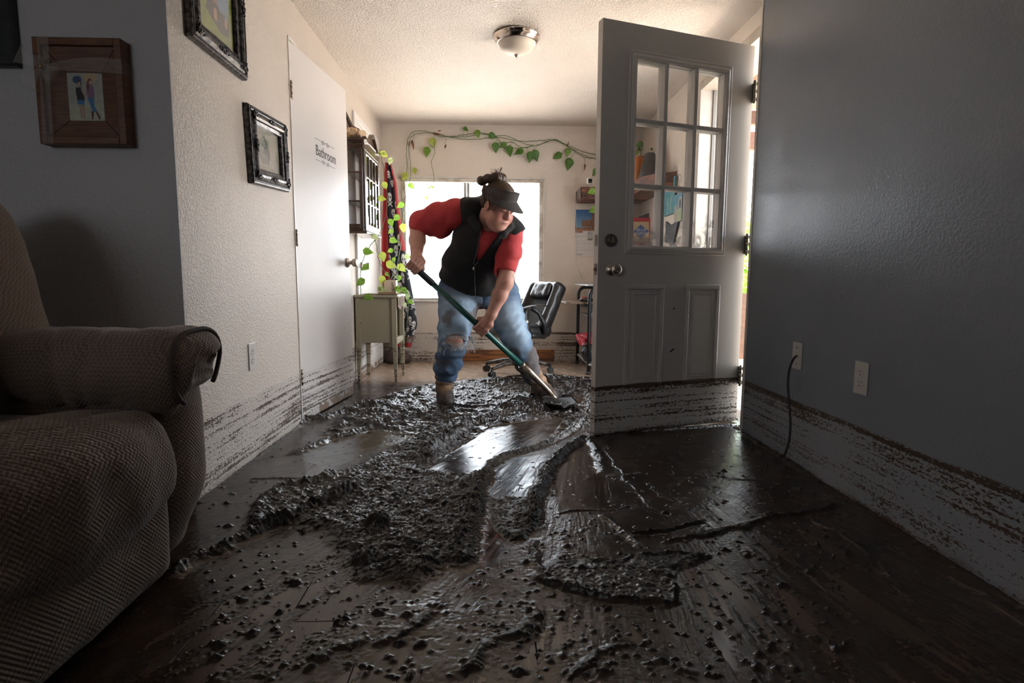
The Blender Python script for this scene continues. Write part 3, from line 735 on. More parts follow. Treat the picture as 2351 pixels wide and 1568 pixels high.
# smooth scraped tracks: film only
tracks = [((975, 1082), (1050, 1030), (1134, 978), (1220, 966), (1300, 960), (1270, 1000), (1225, 1028), (1130, 1068), (1075, 1100)),
          ((1128, 1082), (1180, 1055), (1250, 1045), (1232, 1100), (1220, 1145), (1107, 1143)),
          ((1262, 1075), (1340, 1010), (1372, 1050), (1400, 1165), (1285, 1178)),
          ((590, 1062), (690, 1040), (760, 1010), (860, 985), (850, 1000), (740, 1085), (575, 1098)),
          ((668, 1098), (760, 1042), (865, 1000), (890, 1008), (800, 1060), (730, 1098)),
          ((1075, 1180), (1128, 1200), (1160, 1240), (1130, 1300), (1065, 1330), (1062, 1250))]
S = np.zeros_like(GX)
for tr in tracks: S = np.maximum(S, area(fpl(*tr), 0.012, False))
T = T * (1 - 0.93 * S); mess = mess * (1 - S)

# relief noises
qx = GX + 0.012 * noise2(GX * 24, GY * 24, 5); qy = GY + 0.012 * noise2(GX * 24 + 9, GY * 24, 6)
fr = 0.45 * fbm2(qx * 14, qy * 19, 4, 11, 0.5, True) + 0.55 * (0.30 + 0.9 * fbm2(qx * 12 + 5, qy * 20, 4, 13, 0.55)); frc = 0.75 - 0.9 * fbm2(qx * 36, qy * 44, 3, 21, 0.5, True); lum = fbm2(GX * 85, GY * 85, 2, 31)
big = fbm2(GX * 5, GY * 5, 3, 41)
stk = fbm2(GX * 95, GY * 2.2, 3, 51)                          # drag streaks running down the room
stk2 = fbm2((GX + 0.5 * GY) * 95, (GY - 0.5 * GX) * 2.2, 3, 55)
stk3 = fbm2((GX - 0.6 * GY) * 90, (GY + 0.6 * GX) * 2.4, 3, 57)
lw = sstep(-0.2, -0.6, GX); rw = sstep(0.35, 0.8, GX)
FC = fp(1345, 955); fth = np.arctan2(GX - FC[0], FC[1] - GY + 0.25).astype(np.float32); frd = np.hypot(GX - FC[0], GY - FC[1]).astype(np.float32)
STK = fbm2(fth * 34 + 0.6 * noise2(GX * 4, GY * 4, 58), frd * 1.3, 4, 51, 0.6) * 1.25

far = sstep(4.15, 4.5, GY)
h = 0.0020 + 0.0007 * big + 0.0014 * STK * (1 - far) * (0.35 + 0.65 * (1 - mess))
h += 0.0009 * lum * (1 - S) * (1 - far)
# bare wood where the film has been scraped through, towards the camera
bare = sstep(2.2, 1.5, GY) * 0.0018 + sstep(0.3, 0.9, GX) * sstep(3.0, 2.2, GY) * 0.0008
bare = bare + 0.0016 * area(fpl((330, 1568), (420, 1400), (600, 1330), (760, 1320), (880, 1380), (760, 1568)), 0.10) + 0.0012 * area(fpl((1050, 1600), (1150, 1430), (1300, 1400), (1560, 1420), (1600, 1600)), 0.10)
h -= bare * (0.48 + 1.6 * STK + 0.6 * big) * (1 - T) * 1.35
hT = T * (0.011 + 0.020 * np.clip(big + 0.30, 0, 1.2) + 0.026 * (fr - 0.34) + 0.012 * (frc - 0.3) + 0.004 * lum)
h = h + hT
hm = mess * (0.0035 + 0.046 * (fbm2(qx * 6, qy * 9, 4, 77, 0.55, True) - 0.36) + 0.016 * big + 0.012 * (frc - 0.45) * sstep(-.1, .2, fbm2(GX * 5, GY * 5, 2, 79)) + 0.003 * lum)
pud = 0.0085 * sstep(0.35, 0.8, mess); hm = np.maximum(hm, 0.0); PUD = sstep(0.0015, -0.0005, hm - pud) * (mess > .3) * (T < .3); h = h + np.maximum(hm, pud) - 0.003 * (mess > .3) * sstep(.3, .5, mess)
TM = mess * sstep(0.004, 0.010, hm)
# granular crumbs, most of all at lower left
gran = np.maximum.reduce([area(fpl((600, 1330), (900, 1230), (1000, 1300), (960, 1420), (700, 1568), (330, 1568), (350, 1430)), 0.08) * 0.9, 0.35 * patch, 0.5 * front1, 0.5 * front2, 0.4 * mass, 0.3 * front3, area(fpl((1560, 1210), (1700, 1200), (1640, 1400), (1500, 1420), (1480, 1300)), 0.08) * 0.35, 0.10 * sstep(2.6, 1.6, GY)])
cr = fbm2(GX * 120, GY * 95, 2, 61); lane = sstep(-0.25, 0.35, fbm2((GX - 0.6 * GY) * 16, (GY + 0.6 * GX) * 2.0, 3, 63))
h += gran * lane * np.clip(cr - 0.08, 0, 1) * 0.017 * (1 - S)
# ridges thrown up along the shovel's tracks: points, width, height, roughness
RG = [(((505, 1022), (560, 1000), (640, 985), (740, 962), (830, 938), (930, 930)), 0.045, 0.034, 1.0),
      (((640, 1050), (700, 1035), (760, 1010), (850, 985), (960, 958), (1010, 975)), 0.035, 0.026, 1.0),
      (((955, 1068), (1030, 1018), (1102, 970), (1178, 948), (1260, 944), (1345, 936), (1380, 915)), 0.034, 0.028, 0.35),
      (((1115, 1085), (1150, 1050), (1225, 1032), (1290, 1005), (1345, 965)), 0.028, 0.024, 0.6),
      (((1118, 1080), (1098, 1130), (1085, 1200), (1065, 1260), (1055, 1320)), 0.040, 0.030, 1.0),
      (((1350, 1000), (1300, 1035), (1262, 1070), (1240, 1120), (1225, 1160), (1212, 1235)), 0.034, 0.034, 0.9),
      (((1352, 1000), (1372, 1040), (1384, 1092)), 0.030, 0.012, 1.0),
      (((345, 1345), (440, 1296), (540, 1248), (640, 1205), (700, 1182), (790, 1140), (850, 1120)), 0.030, 0.032, 0.9),
      (((575, 1220), (600, 1160), (640, 1130), (700, 1118), (780, 1090)), 0.032, 0.022, 1.0),
      (((1440, 1226), (1540, 1218), (1622, 1198)), 0.012, 0.014, 0.6), (((1380, 1180), (1440, 1225), (1470, 1262)), 0.014, 0.008, 0.7),
      (((1500, 1255), (1600, 1235), (1700, 1212), (1790, 1184), (1850, 1178), (1945, 1156)), 0.016, 0.014, 0.8),
      (((1222, 1325), (1290, 1352), (1400, 1378), (1500, 1385), (1562, 1392)), 0.016, 0.015, 0.8),
      (((1285, 1272), (1400, 1292), (1500, 1280), (1625, 1272)), 0.014, 0.010, 0.8), (((1500, 1310), (1540, 1350), (1558, 1392)), 0.010, 0.010, 0.6),
      (((1385, 1030), (1430, 1090), (1480, 1150), (1520, 1190)), 0.012, 0.004, 1.0), (((1280, 1178), (1400, 1172), (1460, 1166)), 0.010, 0.007, 0.8),
      (((1390, 1094), (1440, 1090), (1475, 1085)), 0.008, 0.005, 0.6), (((1580, 1085), (1660, 1098), (1740, 1106)), 0.010, 0.006, 0.9),
      (((1820, 1170), (1930, 1225), (2020, 1290), (2080, 1362)), 0.014, 0.008, 0.8), (((1480, 1105), (1520, 1145), (1570, 1155)), 0.012, 0.006, 0.8),
      (((570, 1100), (660, 1100), (720, 1098)), 0.008, 0.006, 0.6), (((1106, 1145), (1160, 1150), (1222, 1150)), 0.008, 0.008, 0.7),
      (((1140, 938), (1200, 936), (1280, 940)), 0.030, 0.030, 0.7), (((1360, 1000), (1460, 992), (1600, 984), (1700, 975)), 0.020, 0.014, 0.7),
      (((1690, 975), (1720, 1005), (1800, 1055), (1880, 1105)), 0.020, 0.012, 0.9), (((1230, 1240), (1225, 1290), (1260, 1330)), 0.014, 0.007, 0.9),
      (((860, 1490), (950, 1440), (1005, 1400)), 0.018, 0.010, 0.9), (((1050, 1555), (1110, 1490), (1200, 1450), (1245, 1400)), 0.018, 0.010, 0.9),
      (((1300, 1560), (1380, 1500), (1470, 1480)), 0.016, 0.009, 0.9), (((700, 1530), (780, 1490), (860, 1470)), 0.016, 0.010, 0.9)]
RT = np.zeros_like(GX)
rn = np.clip(0.72 + 0.45 * (fr - 0.25) + 0.40 * (frc - 0.3) + 0.40 * lum + 0.5 * big, 0.05, 1.6)
for pts, w_, hh, ro in RG:
    v = ridge(fpl(*pts), w_ * 0.9, ro > 0.4)
    h = h + hh * v * (rn * ro + (1 - ro) * (0.95 + 0.12 * lum)); RT = np.maximum(RT, v * min(1, hh / 0.012) * (0.35 + 0.65 * ro))
# scattered clods
rs = np.random.RandomState(12)
for _ in range(1500):
    px, py = rs.uniform(480, 1950), rs.uniform(900, 1560)
    c = fp(px, py); r = rs.uniform(0.0032, 0.0062) * (1.8 if rs.rand() < .07 else 1); ix = np.searchsorted(xs, (c[0] - 3 * r, c[0] + 3 * r)); iy = np.searchsorted(ys, (c[1] - 3 * r, c[1] + 3 * r))
    sx, sy = slice(*ix), slice(*iy)
    if ix[1] > ix[0] and iy[1] > iy[0]:
        q = ((wx[sx, sy] - c[0]) ** 2 + (wy[sx, sy] - c[1]) ** 2) / r ** 2
        h[sx, sy] += (1 - S[sx, sy]) * r * 0.8 * np.exp(-q * 1.3) * (0.6 + 0.8 * (fr[sx, sy] > 0.2)); RT[sx, sy] = np.maximum(RT[sx, sy], np.exp(-q))
for c, r, hh in ((fp(865, 1215), 0.040, 0.028), (fp(835, 1290), 0.028, 0.020), (fp(975, 1275), 0.016, 0.014), (fp(672, 1340), 0.013, 0.013)):   # turned-over lumps
    q = np.hypot(wx - c[0], wy - c[1]) / r; h += hh * np.exp(-q ** 4) * (0.7 + 0.5 * fr); RT = np.maximum(RT, np.exp(-q ** 2))
# piled against the walls
edge = np.exp(-(np.minimum(np.abs(GX - XL), np.where(GY > YE, np.abs(GX - XF), np.abs(GX - XR))) / 0.018) ** 2) * np.clip(0.5 + fr, 0, 1)
h += edge * 0.008 * np.where(GX < 0, GY > YC, True)
h = h + 0.0003
keep = np.ones_like(GX, bool)
keep &= ~((GX < XL + 0.001) & (GY > YC - 0.003)); keep &= ~((GX > XR - 0.001) & (GY < YE + 0.01))
keep &= h > 0.0
Vi = np.full(GX.shape, -1, np.int64)
kq = keep[:-1, :-1] & keep[1:, :-1] & keep[1:, 1:] & keep[:-1, 1:]
used = np.zeros_like(keep); used[:-1, :-1] |= kq; used[1:, :-1] |= kq; used[1:, 1:] |= kq; used[:-1, 1:] |= kq
Vi[used] = np.arange(used.sum())
Vm = np.stack([GX[used], GY[used], np.maximum(h, 0.0002)[used]], 1)
a = Vi[:-1, :-1][kq]; b_ = Vi[1:, :-1][kq]; c_ = Vi[1:, 1:][kq]; d_ = Vi[:-1, 1:][kq]
thick = np.clip(np.maximum(np.maximum(np.maximum(T * 1.15, TM), RT), np.clip((h - 0.004) / 0.010, 0, 1)), 0, 1) * (1 - 0.85 * PUD * (1 - RT))
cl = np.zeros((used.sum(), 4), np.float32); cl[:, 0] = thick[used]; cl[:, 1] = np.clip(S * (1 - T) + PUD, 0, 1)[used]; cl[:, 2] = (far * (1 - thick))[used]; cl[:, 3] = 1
_t = NT('wet_flood_mud'); _a = _t.n('ShaderNodeSeparateColor'); _t.l(_t.attr('Mud'), _a.inputs[0])
_n = _t.noise(_t.pos(), 30, 4)
_film = _t.mix(_t.ss(_t.noise(_t.pos((1, 1, 1)), 6, 4), 0.35, 0.65), (0.046, 0.0285, 0.019), (0.028, 0.0175, 0.0115))
_cl = _t.mix(_t.ss(_n, 0.35, 0.7), (0.007, 0.0055, 0.0048), (0.020, 0.0148, 0.012))
_cm = _t.mix(_a.outputs[0], _film, _cl); _cm = _t.mix(_t.ma('MULTIPLY', _a.outputs[2], 0.8), _cm, (0.42, 0.30, 0.215))  # far floor: lighter silt film, with window sheen put into its colour
_ro = _t.ma('ADD', _t.ma('MULTIPLY', _a.outputs[0], -0.09), _t.ss(_t.noise(_t.pos(), 14, 4), 0.3, 0.7, 0.16, 0.30)); _ro = _t.ma('SUBTRACT', _ro, _t.ma('MULTIPLY', _a.outputs[1], 0.06))
_t.set(Base_Color=_cm, Roughness=_ro); _t.p.inputs['Specular IOR Level'].default_value = 0.5
_hb = _t.ma('ADD', _t.ma('MULTIPLY', _t.noise(_t.pos(), 230, 3, 0.6), _t.ma('ADD', 0.10, _t.ma('MULTIPLY', _a.outputs[0], 1.1))), _t.ma('MULTIPLY', _t.noise(_t.pos(), 110, 3), _t.ma('MULTIPLY', _a.outputs[0], 1.6)))
_b1 = _t.bump(_hb, 0.45, 0.0028)
_q = _t.n('ShaderNodeSeparateXYZ'); _t.l(_t.n('ShaderNodeNewGeometry').outputs['Position'], _q.inputs[0])
_dx = _t.ma('SUBTRACT', _q.outputs[0], FC[0]); _dy = _t.ma('SUBTRACT', FC[1] + 0.25, _q.outputs[1]); _th = _t.ma('ARCTAN2', _dx, _dy); _rr = _t.ma('SQRT', _t.ma('ADD', _t.ma('MULTIPLY', _dx, _dx), _t.ma('MULTIPLY', _dy, _dy)))
_cv = _t.n('ShaderNodeCombineXYZ'); _t.l(_t.ma('ADD', _t.ma('MULTIPLY', _th, 150.0), _t.ma('MULTIPLY', _t.noise(_t.pos(), 3, 2), 9.0)), _cv.inputs[0]); _t.l(_t.ma('MULTIPLY', _rr, 2.6), _cv.inputs[1])
_sk = _t.ma('MULTIPLY', _t.noise(_cv.outputs[0], 1.0, 4, 0.65), _t.ma('MULTIPLY', _t.ma('SUBTRACT', 1.0, _a.outputs[0]), _t.ma('MULTIPLY', _t.ma('SUBTRACT', 1.0, _t.ma('MULTIPLY', _a.outputs[1], 0.75)), _t.ma('SUBTRACT', 1.0, _a.outputs[2]))))
_t.bump(_sk, 0.55, 0.0030, _b1)
mud = np_mesh('mud', Vm, np.stack([a, b_, c_, d_], 1), _t.m, attrs={'Mud': ('FLOAT_COLOR', cl)})
props(mud, 'dark wet flood mud scraped into ridges and tracks across the floor', 'mud', kind='stuff')

# ================================================================ THINGS
# ---------------------------------------------------------------- recliner sofa, lower left
_t = NT('brown_woven_upholstery')
_q = _t.n('ShaderNodeSeparateXYZ'); _mp = _t.n('ShaderNodeMapping'); _mp.inputs['Rotation'].default_value = (0.785, 0.0, 0.785); _t.l(_t.n('ShaderNodeNewGeometry').outputs['Position'], _mp.inputs[0]); _t.l(_mp.outputs[0], _q.inputs[0])
_c3 = [_t.ma('COSINE', _t.ma('MULTIPLY', _q.outputs[i], 760.0)) for i in range(3)]
_vc = _t.ss(_t.ma('ADD', _t.ma('ADD', _c3[0], _c3[1]), _c3[2]), -1.4, 1.6)
_t.set(Base_Color=_t.mix(_vc, (0.225, 0.163, 0.118), (0.155, 0.110, 0.079)), Roughness=0.85); _t.p.inputs['Sheen Weight'].default_value = 0.35
_t.p.inputs['Sheen Roughness'].default_value = 0.5; _t.p.inputs['Specular IOR Level'].default_value = 0.2
_t.bump(_t.ma('SUBTRACT', 1.0, _vc), 0.6, 0.003); MAT_SOFA = _t.m
MAT_PIPING = M('dark_brown_piping', (0.07, 0.05, 0.04), 0.8, bump=(200, 0.4, 0.001))
sofa = thing('recliner_sofa', 'brown woven recliner sofa with puffy rounded arm at lower left', 'sofa', (-1.15, 1.2, 0))
def soft(name, bd, mat, parent, amp=0.0, sc=6, it=1, seed=0, extra=None):
    V, Q = bd.mesh(); V = relax(V, Q, it)
    if amp:
        N = vnormals(V, Q); V = V + N * (amp * fbm3(V * sc, 3, seed))[:, None]
    if extra is not None:
        N = vnormals(V, Q); V = V + N * extra(V)[:, None]
    return np_mesh(name, V, Q, mat, parent)
def rotY(a): c, s = math.cos(a), math.sin(a); return np.array([[c, 0, s], [0, 1, 0], [-s, 0, c]])
def rotZ(a): c, s = math.cos(a), math.sin(a); return np.array([[c, -s, 0], [s, c, 0], [0, 0, 1]])
bk = Body((-1.85, 0.5, 0.05), (-1.0, 1.86, 1.15), 0.016)
Mb = rotY(-0.30)
bk.rbox((-1.45, 1.19, 0.55), (0.16, 0.535, 0.40), 0.10, Mb, 0.05)
bk.rbox((-1.50, 1.19, 0.86), (0.165, 0.545, 0.19), 0.12, Mb, 0.09)
bk.rbox((-1.39, 1.19, 0.60), (0.13, 0.50, 0.17), 0.10, Mb, 0.07)
soft('backrest', bk, MAT_SOFA, sofa, 0.018, 4, 2, 3)
st = Body((-1.45, 0.72, 0.12), (-0.7, 1.55, 0.6), 0.013)
st.rbox((-1.10, 1.12, 0.345), (0.275, 0.345, 0.115), 0.075, None, 0.05)
st.ell((-0.98, 1.16, 0.418), (0.17, 0.28, 0.080), None, 0.07); st.ell((-0.865, 1.20, 0.285), (0.05, 0.25, 0.11), None, 0.06)
soft('seat_cushion', st, MAT_SOFA, sofa, 0.015, 7, 2, 4, lambda V: -0.010 * np.exp(-((V[:, 0] + 0.93 + 0.02 * np.sin(V[:, 1] * 25)) / 0.014) ** 2) * (V[:, 2] > 0.36))
ft = Body((-1.4, 0.75, 0.0), (-0.7, 1.5, 0.36), 0.013)
ft.rbox((-1.09, 1.13, 0.155), (0.245, 0.325, 0.135), 0.05, None, 0.03)
soft('footrest', ft, MAT_SOFA, sofa, 0.008, 6, 2, 5)
def sofa_arm(y0, s):
    ap = Body((-1.42, y0 - 0.26, 0.36), (-0.70, y0 + 0.26, 0.76), 0.011)
    ap.rbox((-1.085, y0 + s * 0.01, 0.595), (0.265, 0.120, 0.068), 0.06, None, 0.03)
    ap.ell((-0.855, y0, 0.575), (0.075, 0.125, 0.078), None, 0.05)
    ap.ell((-1.10, y0 - s * 0.100, 0.565), (0.235, 0.060, 0.100), None, 0.06); ap.ell((-0.90, y0 - s * 0.085, 0.535), (0.075, 0.058, 0.115), None, 0.05)
    ap.rbox((-0.80, y0 + 0.03 * s, 0.555), (0.05, 0.085, 0.028), 0.02, rotY(0.45), 0.03, 'sub')
    def wr(V):
        g = -0.010 * np.exp(-((V[:, 0] + 1.13 + 0.10 * (V[:, 2] - 0.6) + 0.015 * np.sin(V[:, 1] * 30)) / 0.014) ** 2) - 0.007 * np.exp(-((V[:, 0] + 1.03 - 0.2 * (V[:, 2] - 0.6)) / 0.012) ** 2)
        return g
    pad = soft('arm_pad', ap, MAT_SOFA, sofa, 0.010, 7, 2, 6, wr)
    pn = Body((-1.45, y0 - 0.2, 0.0), (-0.78, y0 + 0.2, 0.62), 0.012)
    pn.rbox((-1.105, y0, 0.36), (0.235, 0.108, 0.21), 0.07, None, 0.03); pn.rbox((-1.125, y0 - 0.01, 0.165), (0.225, 0.085, 0.155), 0.07, None, 0.10); pn.ell((-0.925, y0 + 0.005, 0.36), (0.065, 0.118, 0.25), None, 0.05)
    soft('arm_panel', pn, MAT_SOFA, sofa, 0.006, 5, 2, 7)
    pv_ = np.array([v.co for v in pad.data.vertices], np.float64) + np.array(root_loc(pad))
    out = []; cz_, cyy = 0.555, y0 - s * 0.02
    for k in range(40):
        a_ = R(-30 + 262 * k / 39); dv = np.array((0, s * math.cos(a_), math.sin(a_))); q = pv_[np.abs(pv_[:, 0] + 0.825) < 0.012]
        rel = q - np.array((-0.825, cyy, cz_)); pr_ = rel @ dv; lat = np.abs(rel @ np.array((0, -math.sin(a_) * s, math.cos(a_)))); m_ = (lat < 0.012) & (pr_ > 0)
        if m_.any(): out.append(Vector((-0.825, cyy, cz_)) + Vector(dv) * (pr_[m_].max() + 0.001))
    for _ in range(4): out = [out[0]] + [(out[i - 1] + out[i] * 2 + out[i + 1]) / 4 for i in range(1, len(out) - 1)] + [out[-1]]
    b = B(); b.tube(out, 0.0065, 8); b.build('piping', MAT_PIPING, sofa)
sofa_arm(1.575, 1); sofa_arm(0.66, -1)

# ---------------------------------------------------------------- frames on the left wall
_t = NT('dark_silver_frame'); _t.set(Base_Color=_t.mix(_t.ss(_t.noise(_t.pos(), 60, 3), 0.35, 0.7), (0.030, 0.028, 0.030), (0.15, 0.135, 0.125)), Roughness=0.38, Metallic=0.65); MAT_FRAME = _t.m
MAT_FRAMEHI = M('rubbed_silver_ornament', (0.11, 0.10, 0.095), 0.42, 0.7, col2=(0.03, 0.03, 0.03), nscale=120)
def sweep_rect(b, c, u, v, n, hw, hh, prof):
    c, u, v, n = Vector(c), Vector(u), Vector(v), Vector(n); rows = []
    for d, hgt in prof:
        rows.append([b.bm.verts.new(c + u * (sx * (hw - d)) + v * (sy * (hh - d)) + n * hgt) for sx, sy in ((-1, -1), (1, -1), (1, 1), (-1, 1))])
    for i in range(len(rows) - 1):
        for k in range(4): b.bm.faces.new((rows[i][k], rows[i][(k + 1) % 4], rows[i + 1][(k + 1) % 4], rows[i + 1][k]))
def scroll_ornament(b, c, u, v, n, s, kind):
    c, u, v, n = Vector(c), Vector(u), Vector(v), Vector(n); P = lambda a, q, h: c + u * (a * s) + v * (q * s) + n * (h * s)
    arms = ((1, 0), (-1, 0)) if kind == 'mid' else ((1, 0), (0, 1))
    for (ax, ay) in arms:
        for sg in (1, -1):
            pts = []
            for k in range(15):
                t = k / 14; a = t * 5.2; rr = 0.42 * (1 - 0.75 * t)
                q = (0.55 + 0.5 * (1 - t) * 0 + rr * math.cos(a + 2.6) * 0.9, sg * (0.20 + rr * math.sin(a + 2.6) * 0.55))
                x_, y_ = (q[0] * ax - q[1] * ay, q[0] * ay + q[1] * ax); pts.append(P(x_, y_, 0.12 + 0.10 * math.sin(t * 3.1)))
            b.tube(pts, [0.10 * s * (1 - 0.5 * k / 14) for k in range(15)], 6)
        b.ball(P(ax * 1.15, ay * 1.15, 0.08), 0.12 * s, 8)
    for k in range(6): a = k * math.pi / 3; b.ball(P(0.24 * math.cos(a), 0.24 * math.sin(a), 0.16), 0.14 * s, 8)
    b.ball(P(0, 0, 0.25), 0.15 * s, 8)
def ornate_frame(name, label, c, u, v, n, w, h, mw, shapes, bg, loc, nu=60, nv=80):
    f = thing(name, label, 'picture frame', loc); u, v, n, c = Vector(u), Vector(v), Vector(n), Vector(c)
    b = B(); sweep_rect(b, c, u, v, n, w / 2, h / 2, [(0.0, 0.001), (0, 0.018), (0.004, 0.026), (0.010, 0.028), (0.014, 0.024), (0.020, 0.022), (0.034, 0.034), (0.044, 0.036), (0.052, 0.030), (0.056, 0.022), (mw - 0.012, 0.018), (mw - 0.010, 0.024), (mw - 0.004, 0.022), (mw, 0.010)])
    b.build('moulding', MAT_FRAME, f)
    b = B()
    for sx, sy in ((-1, -1), (1, -1), (1, 1), (-1, 1)): scroll_ornament(b, c + u * (sx * (w / 2 - 0.034)) + v * (sy * (h / 2 - 0.034)) + n * 0.030, u * -sx, v * -sy, n, 0.036, 'corner')
    for a in (-1, 1): scroll_ornament(b, c + v * (a * (h / 2 - 0.036)) + n * 0.032, u, v, n, 0.034, 'mid'); scroll_ornament(b, c + u * (a * (w / 2 - 0.036)) + n * 0.032, v, -u, n, 0.034, 'mid')
    o = b.build('scroll_ornaments', MAT_FRAMEHI, f); o['kind'] = 'stuff'
    b = B()
    per = 2 * (w + h); k = int(per / 0.0095)
    for i in range(k):
        d = per * i / k
        if d < w: q = (-w / 2 + d, -h / 2)
        elif d < w + h: q = (w / 2, -h / 2 + d - w)
        elif d < 2 * w + h: q = (w / 2 - (d - w - h), h / 2)
        else: q = (-w / 2, h / 2 - (d - 2 * w - h))
        p = c + u * (q[0] * (1 - 0.024 / w)) + v * (q[1] * (1 - 0.024 / h)) + n * 0.027
        b.box(p - Vector((.0032, .0032, .0032)), p + Vector((.0032, .0032, .0032)))
    o = b.build('beading', MAT_FRAMEHI, f); o['kind'] = 'stuff'
    pw, ph = w - 2 * mw + 0.004, h - 2 * mw + 0.004; o_ = c - u * pw / 2 - v * ph / 2 + n * 0.006
    print_sheet('photograph', o_, u * pw, v * ph, nu, nv, bg, shapes, f)
    b = B(); q = c + n * 0.010; bx = [q - u * pw / 2 - v * ph / 2, q + u * pw / 2 - v * ph / 2, q + u * pw / 2 + v * ph / 2, q - u * pw / 2 + v * ph / 2]; b.poly(bx, n * 0.0015); b.build('glass', MAT_GLASS, f)
    return f
def meadow(U, V):
    n = fbm2(U * 9, V * 9, 3, 71)[:, None]; a = np.array((0.20, 0.24, 0.06)) + 0.10 * n * np.array((1, .9, .4)); return a + (V[:, None] > .62 + .15 * U[:, None]) * np.array((0.16, 0.13, 0.08))
couple = [('p', [(.12, .40), (.30, .30), (.62, .26), (.66, .40), (.42, .48), (.18, .50)], (.36, .15, .11)), ('p', [(.24, .22), (.62, .10), (.86, .12), (.88, .28), (.60, .34), (.30, .34)], (.075, .085, .10)),
          ('e', .33, .60, .13, .22, (.34, .14, .11)), ('p', [(.16, .48), (.14, .80), (.26, .92), (.32, .80), (.27, .50)], (.08, .17, .24)), ('e', .68, .52, .17, .22, (.15, .26, .40)), ('p', [(.80, .62), (.90, .44), (.84, .22), (.76, .24), (.78, .42)], (.15, .26, .40)),
          ('e', .36, .80, .10, .14, (.07, .035, .02)), ('p', [(.40, .80), (.46, .78), (.50, .52), (.46, .40), (.40, .55)], (.08, .04, .025)), ('e', .37, .79, .055, .085, (.48, .28, .20)), ('e', .62, .83, .075, .10, (.44, .26, .18)), ('e', .62, .91, .08, .05, (.08, .05, .03)),
          ('e', .50, .41, .05, .04, (.45, .27, .20)), ('e', .80, .24, .045, .05, (.45, .27, .20)), ('e', .50, .24, .05, .06, (.43, .26, .19))]
ornate_frame('ornate_picture_frame', 'larger ornate dark frame with seated couple photograph, cut by top edge', (XL, 2.279, 1.632 + 0.27), (0, 1, 0), (0, 0, 1), (1, 0, 0), 0.436, 0.54, 0.078, couple, meadow, (XL, 2.279, 1.632))
def paper(U, V): n = fbm2(U * 5, V * 5, 3, 81)[:, None]; return np.array((0.42, 0.40, 0.34)) + 0.08 * n - (V[:, None] < .12) * 0.10
sketch = [('e', .40, .48, .22, .33, (.27, .27, .25)), ('e', .34, .56, .13, .24, (.33, .33, .30)), ('p', [(.36, .84), (.44, .85), (.56, .60), (.60, .30), (.54, .30), (.50, .58)], (.13, .14, .13)), ('e', .44, .50, .07, .12, (.20, .20, .19)), ('l', .22, .70, .16, .40, .018, (.24, .24, .22)), ('l', .20, .35, .30, .15, .02, (.25, .25, .23)), ('l', .55, .30, .52, .12, .02, (.22, .22, .21)), ('l', .30, .60, .46, .66, .012, (.18, .18, .17)), ('l', .32, .44, .48, .40, .012, (.18, .18, .17)), ('e', .88, .22, .12, .2, (.34, .33, .29))]
tl = R(3.5); ornate_frame('ornate_picture_frame', 'smaller tilted ornate dark frame with grey pencil sketch beside white door', (XL, 2.720, 1.392), (0, math.cos(tl), math.sin(tl)), (0, -math.sin(tl), math.cos(tl)), (1, 0, 0), 0.436, 0.330, 0.076, sketch, paper, (XL, 2.72, 1.23), 70, 50)

# black frame at the left edge and the wooden shadow box on the front-left wall
fx_, fz_ = at(33, 100, Y=YC - .024).x - .205, at(20, 151, Y=YC - .024).z
f = thing('picture_frame', 'plain black frame cut off by the upper left edge', 'picture frame', (fx_, YC, fz_))
b = B(); sweep_rect(b, (fx_, YC, fz_ + .25), (1, 0, 0), (0, 0, 1), (0, -1, 0), 0.205, 0.25, [(0, 0.001), (0, 0.024), (0.006, 0.028), (0.03, 0.026), (0.036, 0.012)]); b.build('moulding', MAT_BLACK, f)
print_sheet('picture', (fx_ - .17, YC - 0.010, fz_ + .035), (0.34, 0, 0), (0, 0, 0.43), 4, 4, (0.015, 0.02, 0.02), [], f)
MAT_WALNUT = M('reddish_brown_wood', (0.165, 0.062, 0.020), 0.45, col2=(0.10, 0.034, 0.011), nscale=6, stretch=(3, 3, 22))
MAT_WALNUT2 = M('brown_wood_boards', (0.15, 0.057, 0.019), 0.5, col2=(0.09, 0.032, 0.010), nscale=6, stretch=(3, 3, 30))
yf = YC - 0.046; x0, x1, z0, z1 = at(81, 205, Y=yf).x, at(284, 212, Y=yf).x, at(190, 331, Y=yf).z, at(174, 85, Y=yf).z
f = thing('shadow_box_frame', 'deep wooden box frame with ribbon bow and small snapshot', 'picture frame', ((x0 + x1) / 2, YC, z0))
b = B()
for lo, hi in (((x0, z0), (x0 + 0.024, z1)), ((x1 - 0.024, z0), (x1, z1)), ((x0 + 0.024, z0), (x1 - 0.024, z0 + 0.024)), ((x0 + 0.024, z1 - 0.024), (x1 - 0.024, z1))): b.box((lo[0], yf, lo[1]), (hi[0], YC - 0.0006, hi[1]), 0.002)
b.build('box_rim', MAT_WALNUT, f)
ix0, ix1, iz0, iz1 = x0 + 0.025, x1 - 0.025, z0 + 0.025, z1 - 0.025
pc = at(196, 222, Y=yf + 0.012); px0, px1 = at(157, 222, Y=yf + .012).x, at(236, 222, Y=yf + .012).x; pz0, pz1 = at(196, 276, Y=yf + .012).z, at(196, 168, Y=yf + .012).z
g = 0.0012
